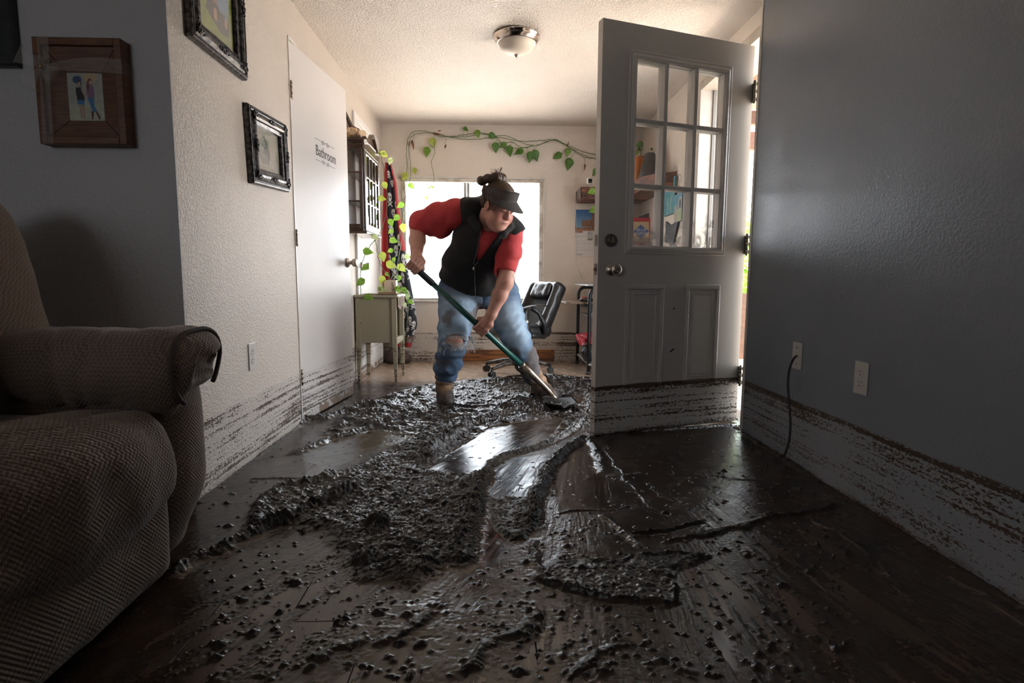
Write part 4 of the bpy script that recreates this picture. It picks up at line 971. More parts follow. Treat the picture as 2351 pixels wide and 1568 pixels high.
for pts in ([(ix0 + g, iz1), (ix1 - g, iz1), (px1, pz1 + g), (px0, pz1 + g)], [(ix0, iz0 + g), (ix0, iz1 - g), (px0 - g, pz1), (px0 - g, pz0)], [(ix0 + g, iz0), (px0, pz0 - g), (px1, pz0 - g), (ix1 - g, iz0)], [(ix1, iz0 + g), (px1 + g, pz0), (px1 + g, pz1), (ix1, iz1 - g)]):
    b = B(); b.poly([(p[0], yf + (0.010 if abs(p[0] - pc.x) > 0.07 or abs(p[1] - pc.z) > 0.09 else 0.014), p[1]) for p in pts], (0, 0.006, 0)); b.build('mitred_board', MAT_WALNUT2, f)
def field(U, V): n = fbm2(U * 7, V * 7, 3, 91)[:, None]; return np.array((0.36, 0.36, 0.32)) + 0.14 * n + (V[:, None] < .35) * np.array((.05, .06, .0))
girls = [('e', .28, .86, .13, .08, (.04, .08, .18)), ('e', .66, .90, .20, .09, (.50, .36, .20)), ('e', .34, .78, .07, .07, (.05, .04, .04)), ('e', .33, .77, .045, .05, (.42, .30, .26)), ('p', [(.22, .70), (.42, .70), (.46, .44), (.24, .44)], (.015, .016, .02)), ('p', [(.24, .44), (.46, .44), (.44, .33), (.26, .34)], (.05, .16, .34)),
         ('p', [(.28, .33), (.36, .33), (.38, .05), (.32, .05)], (.40, .25, .20)), ('p', [(.37, .33), (.44, .33), (.44, .05), (.40, .05)], (.38, .24, .19)), ('l', .40, .66, .48, .52, .03, (.42, .28, .23)), ('e', .64, .80, .075, .09, (.14, .06, .04)), ('e', .66, .80, .045, .055, (.48, .32, .26)), ('p', [(.52, .74), (.74, .72), (.74, .48), (.54, .46)], (.22, .12, .20)),
         ('p', [(.54, .48), (.72, .48), (.72, .32), (.80, .18), (.68, .18), (.62, .30)], (.05, .17, .36)), ('l', .66, .18, .65, .06, .03, (.10, .03, .03)), ('l', .78, .18, .85, .06, .03, (.10, .03, .03)), ('p', [(.54, .74), (.58, .86), (.62, .70), (.56, .60)], (.12, .05, .035))]
print_sheet('photograph', (px0 - 0.001, yf + 0.0135, pz0 - 0.001), (px1 - px0 + 0.002, 0, 0), (0, 0, pz1 - pz0 + 0.002), 60, 84, field, girls, f)
_t = NT('sheer_organza_ribbon'); _tr = _t.n('ShaderNodeBsdfTransparent'); _mx = _t.n('ShaderNodeMixShader'); _mx.inputs[0].default_value = 0.20; _t.set(Base_Color=(0.62, 0.57, 0.52), Roughness=0.5); _t.l(_tr.outputs[0], _mx.inputs[1]); _t.l(_t.p.outputs[0], _mx.inputs[2]); _t.l(_mx.outputs[0], _t.out.inputs[0]); MAT_SHEER = _t.m
kx = at(98, 155, Y=yf - 0.006)
hw = 0.016
b = B(); b.grid(lambda u, v: (kx.x - 0.004 + (u - .5) * 2 * hw * (1 + 0.3 * abs(v - .5)) + (0.010 * v - .005) + .004, yf - 0.003 - 0.002 * math.sin(u * 9), z0 - 0.001 + v * (z1 - z0 + 0.002)), 8, 14); b.build('vertical_ribbon', MAT_SHEER, f)
b = B(); b.grid(lambda u, v: (kx.x + u * (x1 - kx.x + 0.003), yf - 0.0035 - 0.002 * math.sin(v * 9), kx.z + (v - .5) * (0.018 + 0.026 * math.sin(min(1, u * 1.3) * 1.57)) + 0.012 * math.sin(u * 2.6)), 18, 8)
b.grid(lambda u, v: (x1 + 0.004 + 0.001 * math.sin(v * 9), yf - 0.004 + u * 0.046, kx.z + (v - .5) * 0.042 + 0.004), 5, 8); b.build('level_ribbon', MAT_SHEER, f)
for (ax, az, L) in ((-0.062, 0.034, .075), (-0.034, -0.062, .08), (0.045, -0.032, .06), (0.012, 0.05, 0.03)):
    d = Vector((ax, 0, az)).normalized(); sd = Vector((-d.z, 0, d.x))
    b = B(); b.grid(lambda u, v, d=d, sd=sd, L=L: kx + d * (L * math.sin(u * math.pi * .52)) + Vector((0, -0.004 - 0.022 * math.sin(u * math.pi), 0)) + sd * ((v - .5) * 0.055 * (0.15 + math.sin(u * 1.7))), 10, 8); b.build('bow_loop', MAT_SHEER, f)
b = B(); b.ball(kx + Vector((0, -0.008, 0)), 0.007, 10, (1, .8, 1)); b.build('bow_knot', M('brass_bow_centre', (0.35, 0.25, 0.10), 0.4, 0.6), f)

# ---------------------------------------------------------------- outlets, cable plate, cable
def outlet(name, label, o, u, n, duplex=True):
    t = thing(name, label, 'outlet', o); o, u, n = Vector(o), Vector(u), Vector(n); xf = Matrix(((u.x, 0, n.x, o.x), (u.y, 0, n.y, o.y), (0, 1, 0, o.z), (0, 0, 0, 1)))
    b = B(xf); b.box((-0.036, -0.059, 0.0004), (0.036, 0.059, 0.006), 0.0025, seg=2); b.build('cover_plate', MAT_PLATE, t)
    if duplex:
        for dz in (0.0195, -0.0195):
            b = B(xf); b.cyl((0, dz, 0.005), (0, dz, 0.0078), 0.0172, 0.0168, 24); r = b.build('receptacle', MAT_PLATE, t)
            b = B(xf); b.box((-0.0075, dz + 0.001, 0.0076), (-0.0055, dz + 0.010, 0.0082)); b.box((0.0055, dz + 0.001, 0.0076), (0.0075, dz + 0.009, 0.0082)); b.cyl((0, dz - 0.0075, 0.0076), (0, dz - 0.0075, 0.0082), 0.0027, None, 10); b.build('slots', MAT_SLOT, r)
        b = B(xf); b.cyl((0, 0, 0.005), (0, 0, 0.0072), 0.003, None, 10); b.build('screw', MAT_PLATE, t)
    else:
        for dz in (0.036, -0.036): b = B(xf); b.cyl((0, dz, 0.005), (0, dz, 0.0072), 0.0035, None, 10); b.build('screw', MAT_DKMETAL, t)
    return t
outlet('wall_outlet', 'white duplex outlet low on the off-white textured wall', at(578, 818, X=XL), (0, 1, 0), (1, 0, 0))
outlet('wall_outlet', 'white duplex outlet low on the blue-grey wall', at(1979, 868, X=XR), (0, -1, 0), (-1, 0, 0))
pl = at(1832, 817, X=XR); outlet('cable_plate', 'blank white cover plate with black cable coming out', pl, (0, -1, 0), (-1, 0, 0), False)
cpts = [(1829, 817, 0.006), (1822, 822, 0.035), (1812, 845, 0.040), (1808, 880, 0.038), (1812, 930, 0.035), (1815, 975, 0.034), (1812, 1015, 0.04), (1800, 1048, 0.055)]
cp = [at(a, b_2, X=XR - d) for a, b_2, d in cpts]
sm = []
for i in range(len(cp) - 1):
    for k in range(6): sm.append(cp[i].lerp(cp[i + 1], k / 6))
sm.append(cp[-1])
for _ in range(6): sm = [sm[0]] + [(sm[i - 1] + sm[i] * 2 + sm[i + 1]) / 4 for i in range(1, len(sm) - 1)] + [sm[-1]]
b = B(); b.tube(sm, 0.0048, 8); props(b.build('cable', MAT_BLACK, None, (XR - 0.03, pl.y, 0)), 'thick black cable hanging from the blank plate to the floor', 'cable')

# ---------------------------------------------------------------- ceiling light
lc = Vector((0.135, 3.51, HC)); t = thing('ceiling_light', 'flush ceiling light, nickel ring and frosted glass bowl, switched off', 'ceiling light', lc)
b = B(); b.lathe([(0.04, -0.001), (0.136, -0.001), (0.140, -0.006), (0.140, -0.012), (0.134, -0.016), (0.133, -0.026), (0.128, -0.034), (0.120, -0.040), (0.117, -0.046), (0.112, -0.046), (0.108, -0.040)], lc, 56, close=False); b.build('metal_ring', MAT_CHROME, t)
b = B(); b.lathe([(0.111, -0.042), (0.110, -0.048), (0.104, -0.062), (0.092, -0.078), (0.074, -0.092), (0.050, -0.103), (0.024, -0.109), (0.004, -0.110)], lc, 48, close=False); b.build('glass_bowl', M('frosted_glass', (0.74, 0.66, 0.57), 0.45), t)
b = B(); b.lathe([(0.003, -0.108), (0.013, -0.110), (0.014, -0.115), (0.009, -0.119), (0.008, -0.122), (0.0005, -0.125)], lc, 20); b.build('finial', MAT_CHROME, t)

# ---------------------------------------------------------------- wall cabinet, crystals, driftwood
MAT_CAB = M('dark_stained_cabinet_wood', (0.075, 0.036, 0.022), 0.28, col2=(0.045, 0.022, 0.014), nscale=7, stretch=(4, 4, 16), coat=0.4)
ca, cb_, cy0, cy1, cz0, cz1 = XL + 0.001, -0.930, 4.10, 4.60, 1.145, 1.765
cab = thing('display_cabinet', 'dark wooden wall cabinet with glazed sides and arched top beyond white door', 'cabinet', ((ca + cb_) / 2, 4.35, cz0))
b = B(); b.box((ca, cy0 + 0.004, cz0 + 0.01), (ca + 0.008, cy1 - 0.004, cz1 - 0.01)); b.box((ca, cy0, cz0), (cb_, cy1, cz0 + 0.02), 0.003); b.box((ca, cy0, cz1 - 0.02), (cb_, cy1, cz1), 0.003); b.box((ca, cy1 - 0.014, cz0 + 0.02), (cb_, cy1, cz1 - 0.02))
b.build('carcass', MAT_CAB, cab)
b = B(); b.box((cb_ - 0.026, cy0, cz0 + 0.02), (cb_ - 0.001, cy0 + 0.018, cz1 - 0.02), 0.002); b.box((ca + 0.008, cy0, cz0 + 0.02), (ca + 0.022, cy0 + 0.018, cz1 - 0.02), 0.002); b.box((ca + 0.022, cy0, cz0 + 0.02), (cb_ - 0.026, cy0 + 0.018, cz0 + 0.05), 0.002)
zc = cz1 - 0.02; arc = [(ca + 0.022, zc), (cb_ - 0.026, zc), (cb_ - 0.026, zc - 0.055)]
mid = (ca + cb_) / 2 - 0.002; wd_ = (cb_ - 0.048 - ca) / 2
arc += [(mid + wd_ * c_, zc - 0.055 + 0.032 * math.sqrt(max(0, 1 - c_ * c_)) if abs(c_) < .75 else zc - 0.05) for c_ in [0.9, 0.75, 0.6, 0.4, 0.2, 0, -0.2, -0.4, -0.6, -0.75, -0.9]] + [(ca + 0.022, zc - 0.055)]
b.poly([(p[0], cy0 + 0.001, p[1]) for p in arc], (0, 0.016, 0)); b.build('side_frame', MAT_CAB, cab)
for zq in (1.350, 1.552): b = B(); b.box((ca + 0.02, cy0 + 0.002, zq), (cb_ - 0.024, cy0 + 0.016, zq + 0.012), 0.002); b.build('side_rail', MAT_CAB, cab)
b = B(); b.box((ca + 0.02, cy0 + 0.008, cz0 + 0.04), (cb_ - 0.024, cy0 + 0.011, cz1 - 0.03)); b.build('side_pane', MAT_CABGLASS, cab)
for zq in (1.352, 1.554): b = B(); b.box((ca + 0.009, cy0 + 0.019, zq), (cb_ - 0.022, cy1 - 0.015, zq + 0.006)); b.build('shelf', MAT_CAB, cab)
dr = cb_; b = B()
for lo, hi in (((cy0 + 0.004, cz0 + 0.004), (cy0 + 0.045, cz1 - 0.01)), ((cy1 - 0.045, cz0 + 0.004), (cy1 - 0.004, cz1 - 0.01)), ((cy0 + 0.045, cz0 + 0.004), (cy1 - 0.045, cz0 + 0.055)), ((cy0 + 0.045, cz1 - 0.075), (cy1 - 0.045, cz1 - 0.01))): b.box((dr + 0.001, lo[0], lo[1]), (dr + 0.016, hi[0], hi[1]), 0.003)
cd_ = b.build('door', MAT_CAB, cab)
for k in (1, 2, 3): yy = cy0 + 0.045 + (cy1 - cy0 - 0.09) * k / 4; b = B(); b.box((dr + 0.004, yy - 0.006, cz0 + 0.05), (dr + 0.015, yy + 0.006, cz1 - 0.07), 0.002); b.build('muntin', MAT_CAB, cd_)
for zq in (1.345, 1.53): b = B(); b.box((dr + 0.004, cy0 + 0.04, zq), (dr + 0.014, cy1 - 0.04, zq + 0.012), 0.002); b.build('muntin', MAT_CAB, cd_)
b = B(); b.box((dr + 0.006, cy0 + 0.04, cz0 + 0.05), (dr + 0.009, cy1 - 0.04, cz1 - 0.07)); b.build('pane', MAT_CABGLASS, cd_)
b = B(); b.box((ca, cy0 - 0.010, cz1), (cb_ + 0.012, cy1 + 0.01, cz1 + 0.012), 0.003); b.box((ca, cy0 - 0.018, cz1 + 0.012), (cb_ + 0.022, cy1 + 0.018, cz1 + 0.026), 0.004); b.build('cornice', MAT_CAB, cab)
def crest(t_): return cz1 + 0.035 + 0.075 * (0.5 + 0.5 * math.cos((t_ - .5) * 2 * math.pi)) + 0.02 * math.cos((t_ - .5) * 4 * math.pi) - 0.02
top = [(cy0 - 0.015 + (cy1 - cy0 + 0.03) * i / 24, crest(i / 24)) for i in range(25)]
b = B(); b.poly([(cb_ + 0.004, p[0], p[1]) for p in top] + [(cb_ + 0.004, cy1 + 0.015, cz1 - 0.05), (cb_ + 0.004, cy0 - 0.015, cz1 - 0.05)], (0.014, 0, 0))
b.poly([(cb_ + 0.018, p[0], p[1]) for p in top] + [(cb_ + 0.018, p[0], p[1] - 0.022) for p in top[::-1]], (0.014, 0, 0)); b.build('arched_crest', MAT_CAB, cab)
b = B(); b.box((ca, cy0 - 0.012, cz0 - 0.018), (cb_ + 0.024, cy1 + 0.012, cz0 - 0.0005), 0.005); b.build('bottom_moulding', MAT_CAB, cab)
tz = cz1 + 0.027
cr_ = Body((-1.08, 4.06, tz - 0.01), (-0.90, 4.34, tz + 0.13), 0.006); rs2 = np.random.RandomState(4)
cr_.ell((-0.995, 4.19, tz + 0.032), (0.05, 0.095, 0.035), None, 0.01)
for _ in range(46):
    p = np.array([-0.995 + rs2.uniform(-.045, .045), 4.19 + rs2.uniform(-.085, .085), tz + rs2.uniform(.02, .062)]); q = rotZ(rs2.uniform(0, 6)) @ rotY(rs2.uniform(-.7, .7)); r_ = rs2.uniform(.010, .020)
    cr_.rbox(p, (r_, r_, r_ * 1.2), 0.001, q, 0.0)
cr_.cut((0, 0, tz + 0.001), (0, 0, -1))
V_, Q_ = cr_.mesh(); o = np_mesh('crystal_cluster', V_, Q_, M('honey_calcite', (0.55, 0.36, 0.21), 0.35, col2=(0.66, 0.50, 0.34), nscale=40), None, (-0.995, 4.19, tz), smooth=False); props(o, 'honey coloured crystal cluster on top of the wall cabinet', 'crystal')
MAT_DRIFT = M('weathered_driftwood', (0.12, 0.075, 0.05), 0.8, col2=(0.05, 0.03, 0.02), nscale=30, stretch=(1, 4, 1))
b = B(); b.tube([(-1.045, 4.11, tz + 0.175), (-1.035, 4.22, tz + 0.115), (-1.03, 4.36, tz + 0.05), (-1.02, 4.47, tz + 0.012)], [0.010, 0.016, 0.014, 0.008], 7); b.tube([(-1.03, 4.24, tz + 0.11), (-1.01, 4.32, tz + 0.105), (-1.0, 4.42, tz + 0.02)], [0.012, 0.018, 0.008], 7); b.tube([(-1.045, 4.16, tz + 0.17), (-1.04, 4.30, tz + 0.09)], [0.006, 0.010], 6)
props(b.build('driftwood', MAT_DRIFT, None, (-1.03, 4.3, tz)), 'brown driftwood branch leaning on the wall above the cabinet', 'driftwood')

# ---------------------------------------------------------------- hanging blanket with skull print
yb = 5.26
LE = [(886, 374), (883, 420), (880, 500), (879, 600), (884, 700), (893, 760), (905, 790)]; RE = [(896, 374), (908, 420), (917, 500), (932, 600), (950, 690), (957, 745), (946, 790)]
def ed(Lp, v):
    q = v * (len(Lp) - 1); i = min(int(q), len(Lp) - 2); t_ = q - i; return Lp[i][0] + (Lp[i + 1][0] - Lp[i][0]) * t_, Lp[i][1] + (Lp[i + 1][1] - Lp[i][1]) * t_
def cloth_pt(u, v):
    l, r = ed(LE, v), ed(RE, v); p = at(l[0] + (r[0] - l[0]) * u, l[1] + (r[1] - l[1]) * u, Y=yb)
    return p + Vector((0, 0.035 * math.sin(u * 12 + v * 1.3) * min(1, .2 + v) + 0.03 * (u - .5), 0))
bl_ = thing('skull_print_blanket', 'black blanket with white skulls and red edging hung in the corner', 'blanket', (-0.93, yb, 0.2))
NU, NV = 110, 260
def cloth(name, u0, u1, nu, v0, v1, colf, off):
    uu = np.linspace(u0, u1, nu + 1); vv = np.linspace(v0, v1, NV + 1); P = []; C = []
    for a_ in uu:
        for c_ in vv: p = cloth_pt(a_, c_); P.append((p.x, p.y + off, p.z)); C.append((a_, c_))
    C = np.array(C); i, j = np.meshgrid(np.arange(nu), np.arange(NV), indexing='ij'); a_ = (i * (NV + 1) + j).ravel(); Q = np.stack([a_, a_ + NV + 1, a_ + NV + 2, a_ + 1], 1)
    c4 = np.ones((len(P), 4), np.float32); c4[:, :3] = colf(C[:, 0], C[:, 1]); return np_mesh(name, P, Q, MAT_CLOTH, bl_, attrs={'Col': ('FLOAT_COLOR', c4)})
MAT_CLOTH = vcol_mat('fleece_cloth', 0.85, 0.2, sheen=0.3)
def skulls(U, V):
    C = np.tile(np.array((0.012, 0.013, 0.020)), (len(U), 1)); wv = 0.10 + 0.42 * V; x_, z_ = (U - .5) * wv * 1.0, V * 1.42
    k = 0
    for r_ in range(14):
        for c_ in range(5):
            k += 1; zz = 0.12 + r_ * 0.105 + (c_ % 2) * 0.05; xx = -0.20 + c_ * 0.095 + (r_ % 2) * 0.04; s = 0.026
            dx, dz = (x_ - xx) / s, (z_ - zz) / s
            m = ((dx ** 2 + dz ** 2) < 1) | ((np.abs(dx) < .5) & (dz > 0) & (dz < 1.35))
            if k % 2: bn_ = (np.abs(dx * .55 - (dz - 1.9)) < .16) | (np.abs(dx * .55 + (dz - 1.9)) < .16); m |= bn_ & (np.abs(dx) < 1.2)
            e = ((np.abs(dx) - .42) ** 2 + (dz - .15) ** 2 < .075) | ((np.abs(dx) < .1) & (np.abs(dz - .6) < .12))
            C[m] = (0.62, 0.60, 0.58); C[m & e] = (0.012, 0.013, 0.02)
    md = V > .93; C[md] = C[md] * 0.3 + np.array((0.16, 0.10, 0.07)) * 0.7
    return C
red = lambda U, V: np.tile(np.array((0.36, 0.018, 0.028)), (len(U), 1))
cloth('printed_fleece', 0.0, 1.0, NU, 0.0, 0.985, skulls, 0.0)
cloth('red_edging', -0.02, 0.30, 14, 0.0, 0.80, red, -0.016); 
b = B(); 
b.grid(lambda u, v: cloth_pt(0.84 + 0.20 * u, v * 0.46) + Vector((0.004, -0.012, 0)), 8, 40); b.build('red_edging', M('red_fleece_edge', (0.36, 0.018, 0.028), 0.85, sheen=0.3), bl_)
b = B(); b.grid(lambda u, v: cloth_pt(0.2 + 0.75 * u, 0.95 + 0.07 * v) + Vector((0, 0.01, -0.01)), 16, 5); b.build('red_edging', M('red_fleece_hem', (0.30, 0.02, 0.028), 0.85), bl_)
b = B(); b.cyl(at(890, 376, Y=yb + 0.0), (at(890, 376, Y=yb).x, YB - 0.001, at(890, 376, Y=yb).z), 0.006, None, 8); b.build('wall_hook', MAT_DKMETAL, bl_)
b = Body((-1.06, 5.08, 0.0), (-0.72, 5.46, 0.30), 0.012); b.ell((-0.93, 5.32, 0.07), (0.10, 0.10, 0.10), None, .03); b.ell((-0.86, 5.32, 0.04), (0.07, 0.09, 0.05), None, .03); b.cut((0, 0, 0.002), (0, 0, -1))
o = soft('laundry_bag', b, M('muddy_brown_cloth', (0.045, 0.028, 0.022), 0.8, col2=(0.09, 0.055, 0.045), nscale=8), None, 0.03, 9, 1, 8); props(o, 'mud-soaked brown cloth bundle on the floor under the blanket', 'bag')

# ---------------------------------------------------------------- nightstand
_t = NT('olive_beige_paint'); _c2, _f2 = mud_band(_t, (0.33, 0.29, 0.205), (0.36, 0.29, 0.22), top=0.275, siltmix=0.3)
_t.set(Base_Color=_c2, Roughness=0.4); MAT_OLIVE = _t.m
nx0, nx1, ny0, ny1 = -1.050, -0.742, 4.275, 4.645
ns = thing('nightstand', 'olive-beige wooden nightstand on tapered muddy legs behind white door', 'nightstand', ((nx0 + nx1) / 2, 4.46, 0))
b = B(); b.box((nx0 - 0.008, ny0 - 0.010, 0.662), (nx1 + 0.012, ny1 + 0.008, 0.682), 0.004, seg=2); b.build('top', MAT_OLIVE, ns)
for name, lo, hi in (('side_panel', (nx0 + 0.03, ny0 + 0.008, 0.315), (nx1 - 0.03, ny0 + 0.020, 0.6615)), ('side_panel', (nx0 + 0.03, ny1 - 0.020, 0.315), (nx1 - 0.03, ny1 - 0.008, 0.6615)), ('back_panel', (nx0 + 0.004, ny0 + 0.034, 0.315), (nx0 + 0.014, ny1 - 0.034, 0.6615)), ('shelf', (nx0 + 0.015, ny0 + 0.034, 0.325), (nx1 - 0.004, ny1 - 0.034, 0.343)), ('apron', (nx1 - 0.020, ny0 + 0.034, 0.300), (nx1 - 0.003, ny1 - 0.034, 0.3245))):
    b = B(); b.box(lo, hi, 0.0015); b.build(name, MAT_OLIVE, ns)
for sx, xx in ((1, nx0), (-1, nx1)):
    for sy, yy in ((1, ny0), (-1, ny1)):
        b = B(); pts = []
        w0, w1 = 0.034, 0.020
        top_ = [(xx, yy), (xx + sx * w0, yy), (xx + sx * w0, yy + sy * w0), (xx, yy + sy * w0)]; bot = [(xx + sx * .003, yy + sy * .003), (xx + sx * w1, yy + sy * .003), (xx + sx * w1, yy + sy * w1), (xx + sx * .003, yy + sy * w1)]
        rows = [[b.bm.verts.new((*p, z_)) for p in (top_ if z_ > .3 else bot)] for z_ in (0.6615, 0.31, 0.004)]
        for i in range(2):
            for k in range(4): b.bm.faces.new((rows[i][k], rows[i][(k + 1) % 4], rows[i + 1][(k + 1) % 4], rows[i + 1][k]))
        b.bm.faces.new(rows[0]); b.bm.faces.new(rows[2]); b.build('leg', MAT_OLIVE, ns)
MAT_LINEN = M('beige_crochet_cloth', (0.55, 0.44, 0.36), 0.9, col2=(0.42, 0.33, 0.27), nscale=60, bump=(140, 0.6, 0.002))
def doily(u, v):
    x_, y_ = nx0 + 0.03 + u * 0.335, ny0 + 0.01 + v * 0.30; z_ = 0.6845 + 0.0025 * math.sin(u * 14) * math.sin(v * 11)
    over = x_ - (nx1 + 0.014)
    if over > 0: x_, z_ = nx1 + 0.014 + 0.004 * math.sin(v * 20), z_ - over * 2.2 - 0.02 * abs(math.sin(v * 5))
    return (x_, y_, z_ + (0.003 if over <= 0 else 0))
b = B(); b.grid(doily, 26, 20, True, 0.002); props(b.build('doily', MAT_LINEN, None, (-0.9, 4.4, 0.684)), 'beige crocheted cloth draped over the nightstand top', 'cloth')
bx = thing('planter_box', 'pale box planter with a line drawing on the nightstand', 'planter', (-0.83, 4.42, 0.690))
p0 = at(882, 672, Y=4.40); p1 = at(909, 672, Y=4.40)
b = B(); zz = 0.702; ph_ = at(895, 643, Y=4.40).z - zz; w_ = p1.x - p0.x
for lo, hi in (((0, 0, 0), (w_, .004, ph_)), ((0, .084, 0), (w_, .088, ph_)), ((0, .004, 0), (.004, .084, ph_)), ((w_ - .004, .004, 0), (w_, .084, ph_)), ((0.004, 0.004, 0), (w_ - .004, 0.084, ph_ * .85))): b.box((p0.x + lo[0], 4.40 + lo[1], zz + lo[2]), (p0.x + hi[0], 4.40 + hi[1], zz + hi[2]))
b.build('box', M('pale_painted_box', (0.62, 0.50, 0.39), 0.6), bx)
b = B(); b.box((p0.x - 0.045, 4.385, 0.689), (p1.x + 0.004, 4.50, 0.7015), 0.002); b.build('wooden_base', M('light_wood', (0.40, 0.27, 0.15), 0.6), bx)
q0 = Vector((p0.x + w_ * .72, 4.3995, zz)); b = B(); b.tube([q0 + Vector((x_ * .014, -0.0006, z_ * ph_)) for x_, z_ in ((-.3, .08), (.2, .2), (-.5, .35), (.3, .5), (-.6, .62), (-.1, .78), (-.5, .85), (.3, .7), (.6, .5), (.5, .3), (.7, .12))], 0.0011, 5); b.build('line_drawing', MAT_INK, bx)

# ---------------------------------------------------------------- pothos vines
def leaf_mat(name, c, c2, tr=0.45):
    t = NT(name); col = t.mix(t.ss(t.noise(t.pos(), 60, 3), 0.4, 0.62), c, c2); t.set(Base_Color=col, Roughness=0.35)
    tl_ = t.n('ShaderNodeBsdfTranslucent'); t.l(col, tl_.inputs[0]); mx = t.n('ShaderNodeMixShader'); mx.inputs[0].default_value = tr
    t.l(t.p.outputs[0], mx.inputs[1]); t.l(tl_.outputs[0], mx.inputs[2]); t.l(mx.outputs[0], t.out.inputs[0]); return t.m
MAT_LEAF = {'d': leaf_mat('dark_green_leaf', (0.075, 0.17, 0.025), (0.11, 0.24, 0.04), 0.3), 'g': leaf_mat('green_leaf', (0.16, 0.32, 0.04), (0.26, 0.42, 0.07), 0.5), 'y': leaf_mat('yellow_green_leaf', (0.42, 0.52, 0.08), (0.52, 0.58, 0.14), 0.5),
            'p': leaf_mat('pale_variegated_leaf', (0.55, 0.62, 0.36), (0.38, 0.50, 0.18), 0.5), 'b': leaf_mat('dry_brown_leaf', (0.26, 0.11, 0.04), (0.16, 0.06, 0.025), 0.2)}
MAT_STEM = M('green_vine_stem', (0.085, 0.15, 0.05), 0.5, col2=(0.14, 0.20, 0.07), nscale=30)
leaf_me = {}
def leaf_mesh(kind, var):
    if (kind, var) in leaf_me: return leaf_me[(kind, var)]
    bm = bmesh.new(); n = 9; rows = []
    curl = (0.10, 0.22, 0.35)[var]; fold = (0.16, 0.30, 0.10)[var]; thin = 0.45 if kind == 'b' else 1.0
    for i in range(n + 1):
        t_ = i / n; w_ = 0.42 * thin * (math.sin(math.pi * min(1, t_ * 1.02 + 0.0) ** 0.62)) * (1 - 0.15 * t_); w_ = max(w_, 0.004)
        y_ = -t_; lob = 0.10 * max(0, 1 - t_ * 5)
        row = []
        for s_ in (-1, -0.5, 0, 0.5, 1): row.append(bm.verts.new((s_ * w_, y_ + lob * abs(s_), fold * abs(s_) * w_ - curl * t_ * t_ + (0.03 * math.sin(t_ * 9 + s_ * 3) if kind != 'b' else 0.09 * math.sin(t_ * 7 + s_ * 2)))))
        rows.append(row)
    for i in range(n):
        for k in range(4): f_ = bm.faces.new((rows[i][k], rows[i][k + 1], rows[i + 1][k + 1], rows[i + 1][k])); f_.smooth = True
    me = bpy.data.meshes.new('leaf'); bm.to_mesh(me); bm.free(); me.materials.append(MAT_LEAF[kind]); leaf_me[(kind, var)] = me; return me
rl = random.Random(21)
def leaf(parent, px, py, size, ang, Y, kind, tilt=None):
    """px, py: middle of the leaf; ang: where the tip points, 0 = down, + = to the right"""
    c = at(px, py, Y=Y); L = size * 0.80 / F_PX * Y; a = R(ang)
    tip = Vector((math.sin(a), 0, -math.cos(a))); nrm = Vector((rl.uniform(-.35, .35), -1, rl.uniform(-.15, .45)))
    nrm = (nrm - tip * nrm.dot(tip)).normalized(); sd = (-tip).cross(nrm)
    if tilt: q = Matrix.Rotation(R(tilt), 3, tip); nrm = q @ nrm; sd = q @ sd
    o = bpy.data.objects.new('leaf', leaf_mesh(kind, rl.randrange(3))); COL.objects.link(o); o.parent = parent
    p = c - tip * (L * 0.5) - root_loc(parent); y_ = -tip
    o.matrix_local = Matrix(((sd.x * L, y_.x * L, nrm.x * L, p.x), (sd.y * L, y_.y * L, nrm.y * L, p.y), (sd.z * L, y_.z * L, nrm.z * L, p.z), (0, 0, 0, 1)))
    return p
def vine(parent, pts, Y, r=0.0028, wob=0.004):
    P = [at(p[0], p[1], Y=(p[2] if len(p) > 2 else Y)) for p in pts]; out = []
    for i in range(len(P) - 1):
        p0, p1, p2, p3 = P[max(0, i - 1)], P[i], P[i + 1], P[min(len(P) - 1, i + 2)]
        for k in range(6):
            t_ = k / 6; out.append(0.5 * ((2 * p1) + (p2 - p0) * t_ + (2 * p0 - 5 * p1 + 4 * p2 - p3) * t_ ** 2 + (3 * p1 - p0 - 3 * p2 + p3) * t_ ** 3))
    out.append(P[-1]); out = [q + Vector((rl.uniform(-wob, wob), 0, rl.uniform(-wob, wob))) for q in out]
    b = B(); b.tube(out, r, 6)
    for q in out[2::5]: b.ball(q, r * 1.5, 6)
    return b.build('stem', MAT_STEM, parent)
VY = YB - 0.030
pv = thing('pothos_vine', 'long pothos vine trained along the back wall above the window', 'vine', at(1100, 320, Y=VY))
for pts in ([(935, 385), (933, 350), (938, 315), (958, 300), (990, 305), (1015, 314), (1050, 312), (1090, 306), (1125, 308), (1145, 315), (1180, 322), (1215, 325), (1250, 322), (1280, 322), (1310, 340), (1345, 358), (1378, 366)],
            [(940, 360), (942, 318), (965, 306), (1000, 306), (1020, 311), (1060, 315), (1105, 308), (1140, 312), (1165, 312), (1200, 328), (1230, 335), (1265, 322), (1295, 330), (1330, 345), (1375, 357)],
            [(1000, 308), (1040, 316), (1070, 320), (1110, 318), (1140, 314), (1155, 334), (1180, 340), (1210, 338), (1245, 330), (1275, 320), (1305, 338), (1340, 360), (1372, 365)],
            [(1140, 313), (1150, 330), (1175, 326), (1200, 340), (1225, 332)]): vine(pv, pts, VY)
for pts in ([(935, 380), (932, 430), (930, 470), (925, 500, 5.2), (920, 540, 5.0)], [(938, 360), (943, 375), (941, 410), (935, 440), (928, 475), (926, 510, 5.1)], [(998, 318), (998, 350), (990, 370), (993, 390), (997, 415), (993, 440), (990, 455), (994, 475), (995, 520), (996, 570)]): vine(pv, pts, VY, 0.0023)
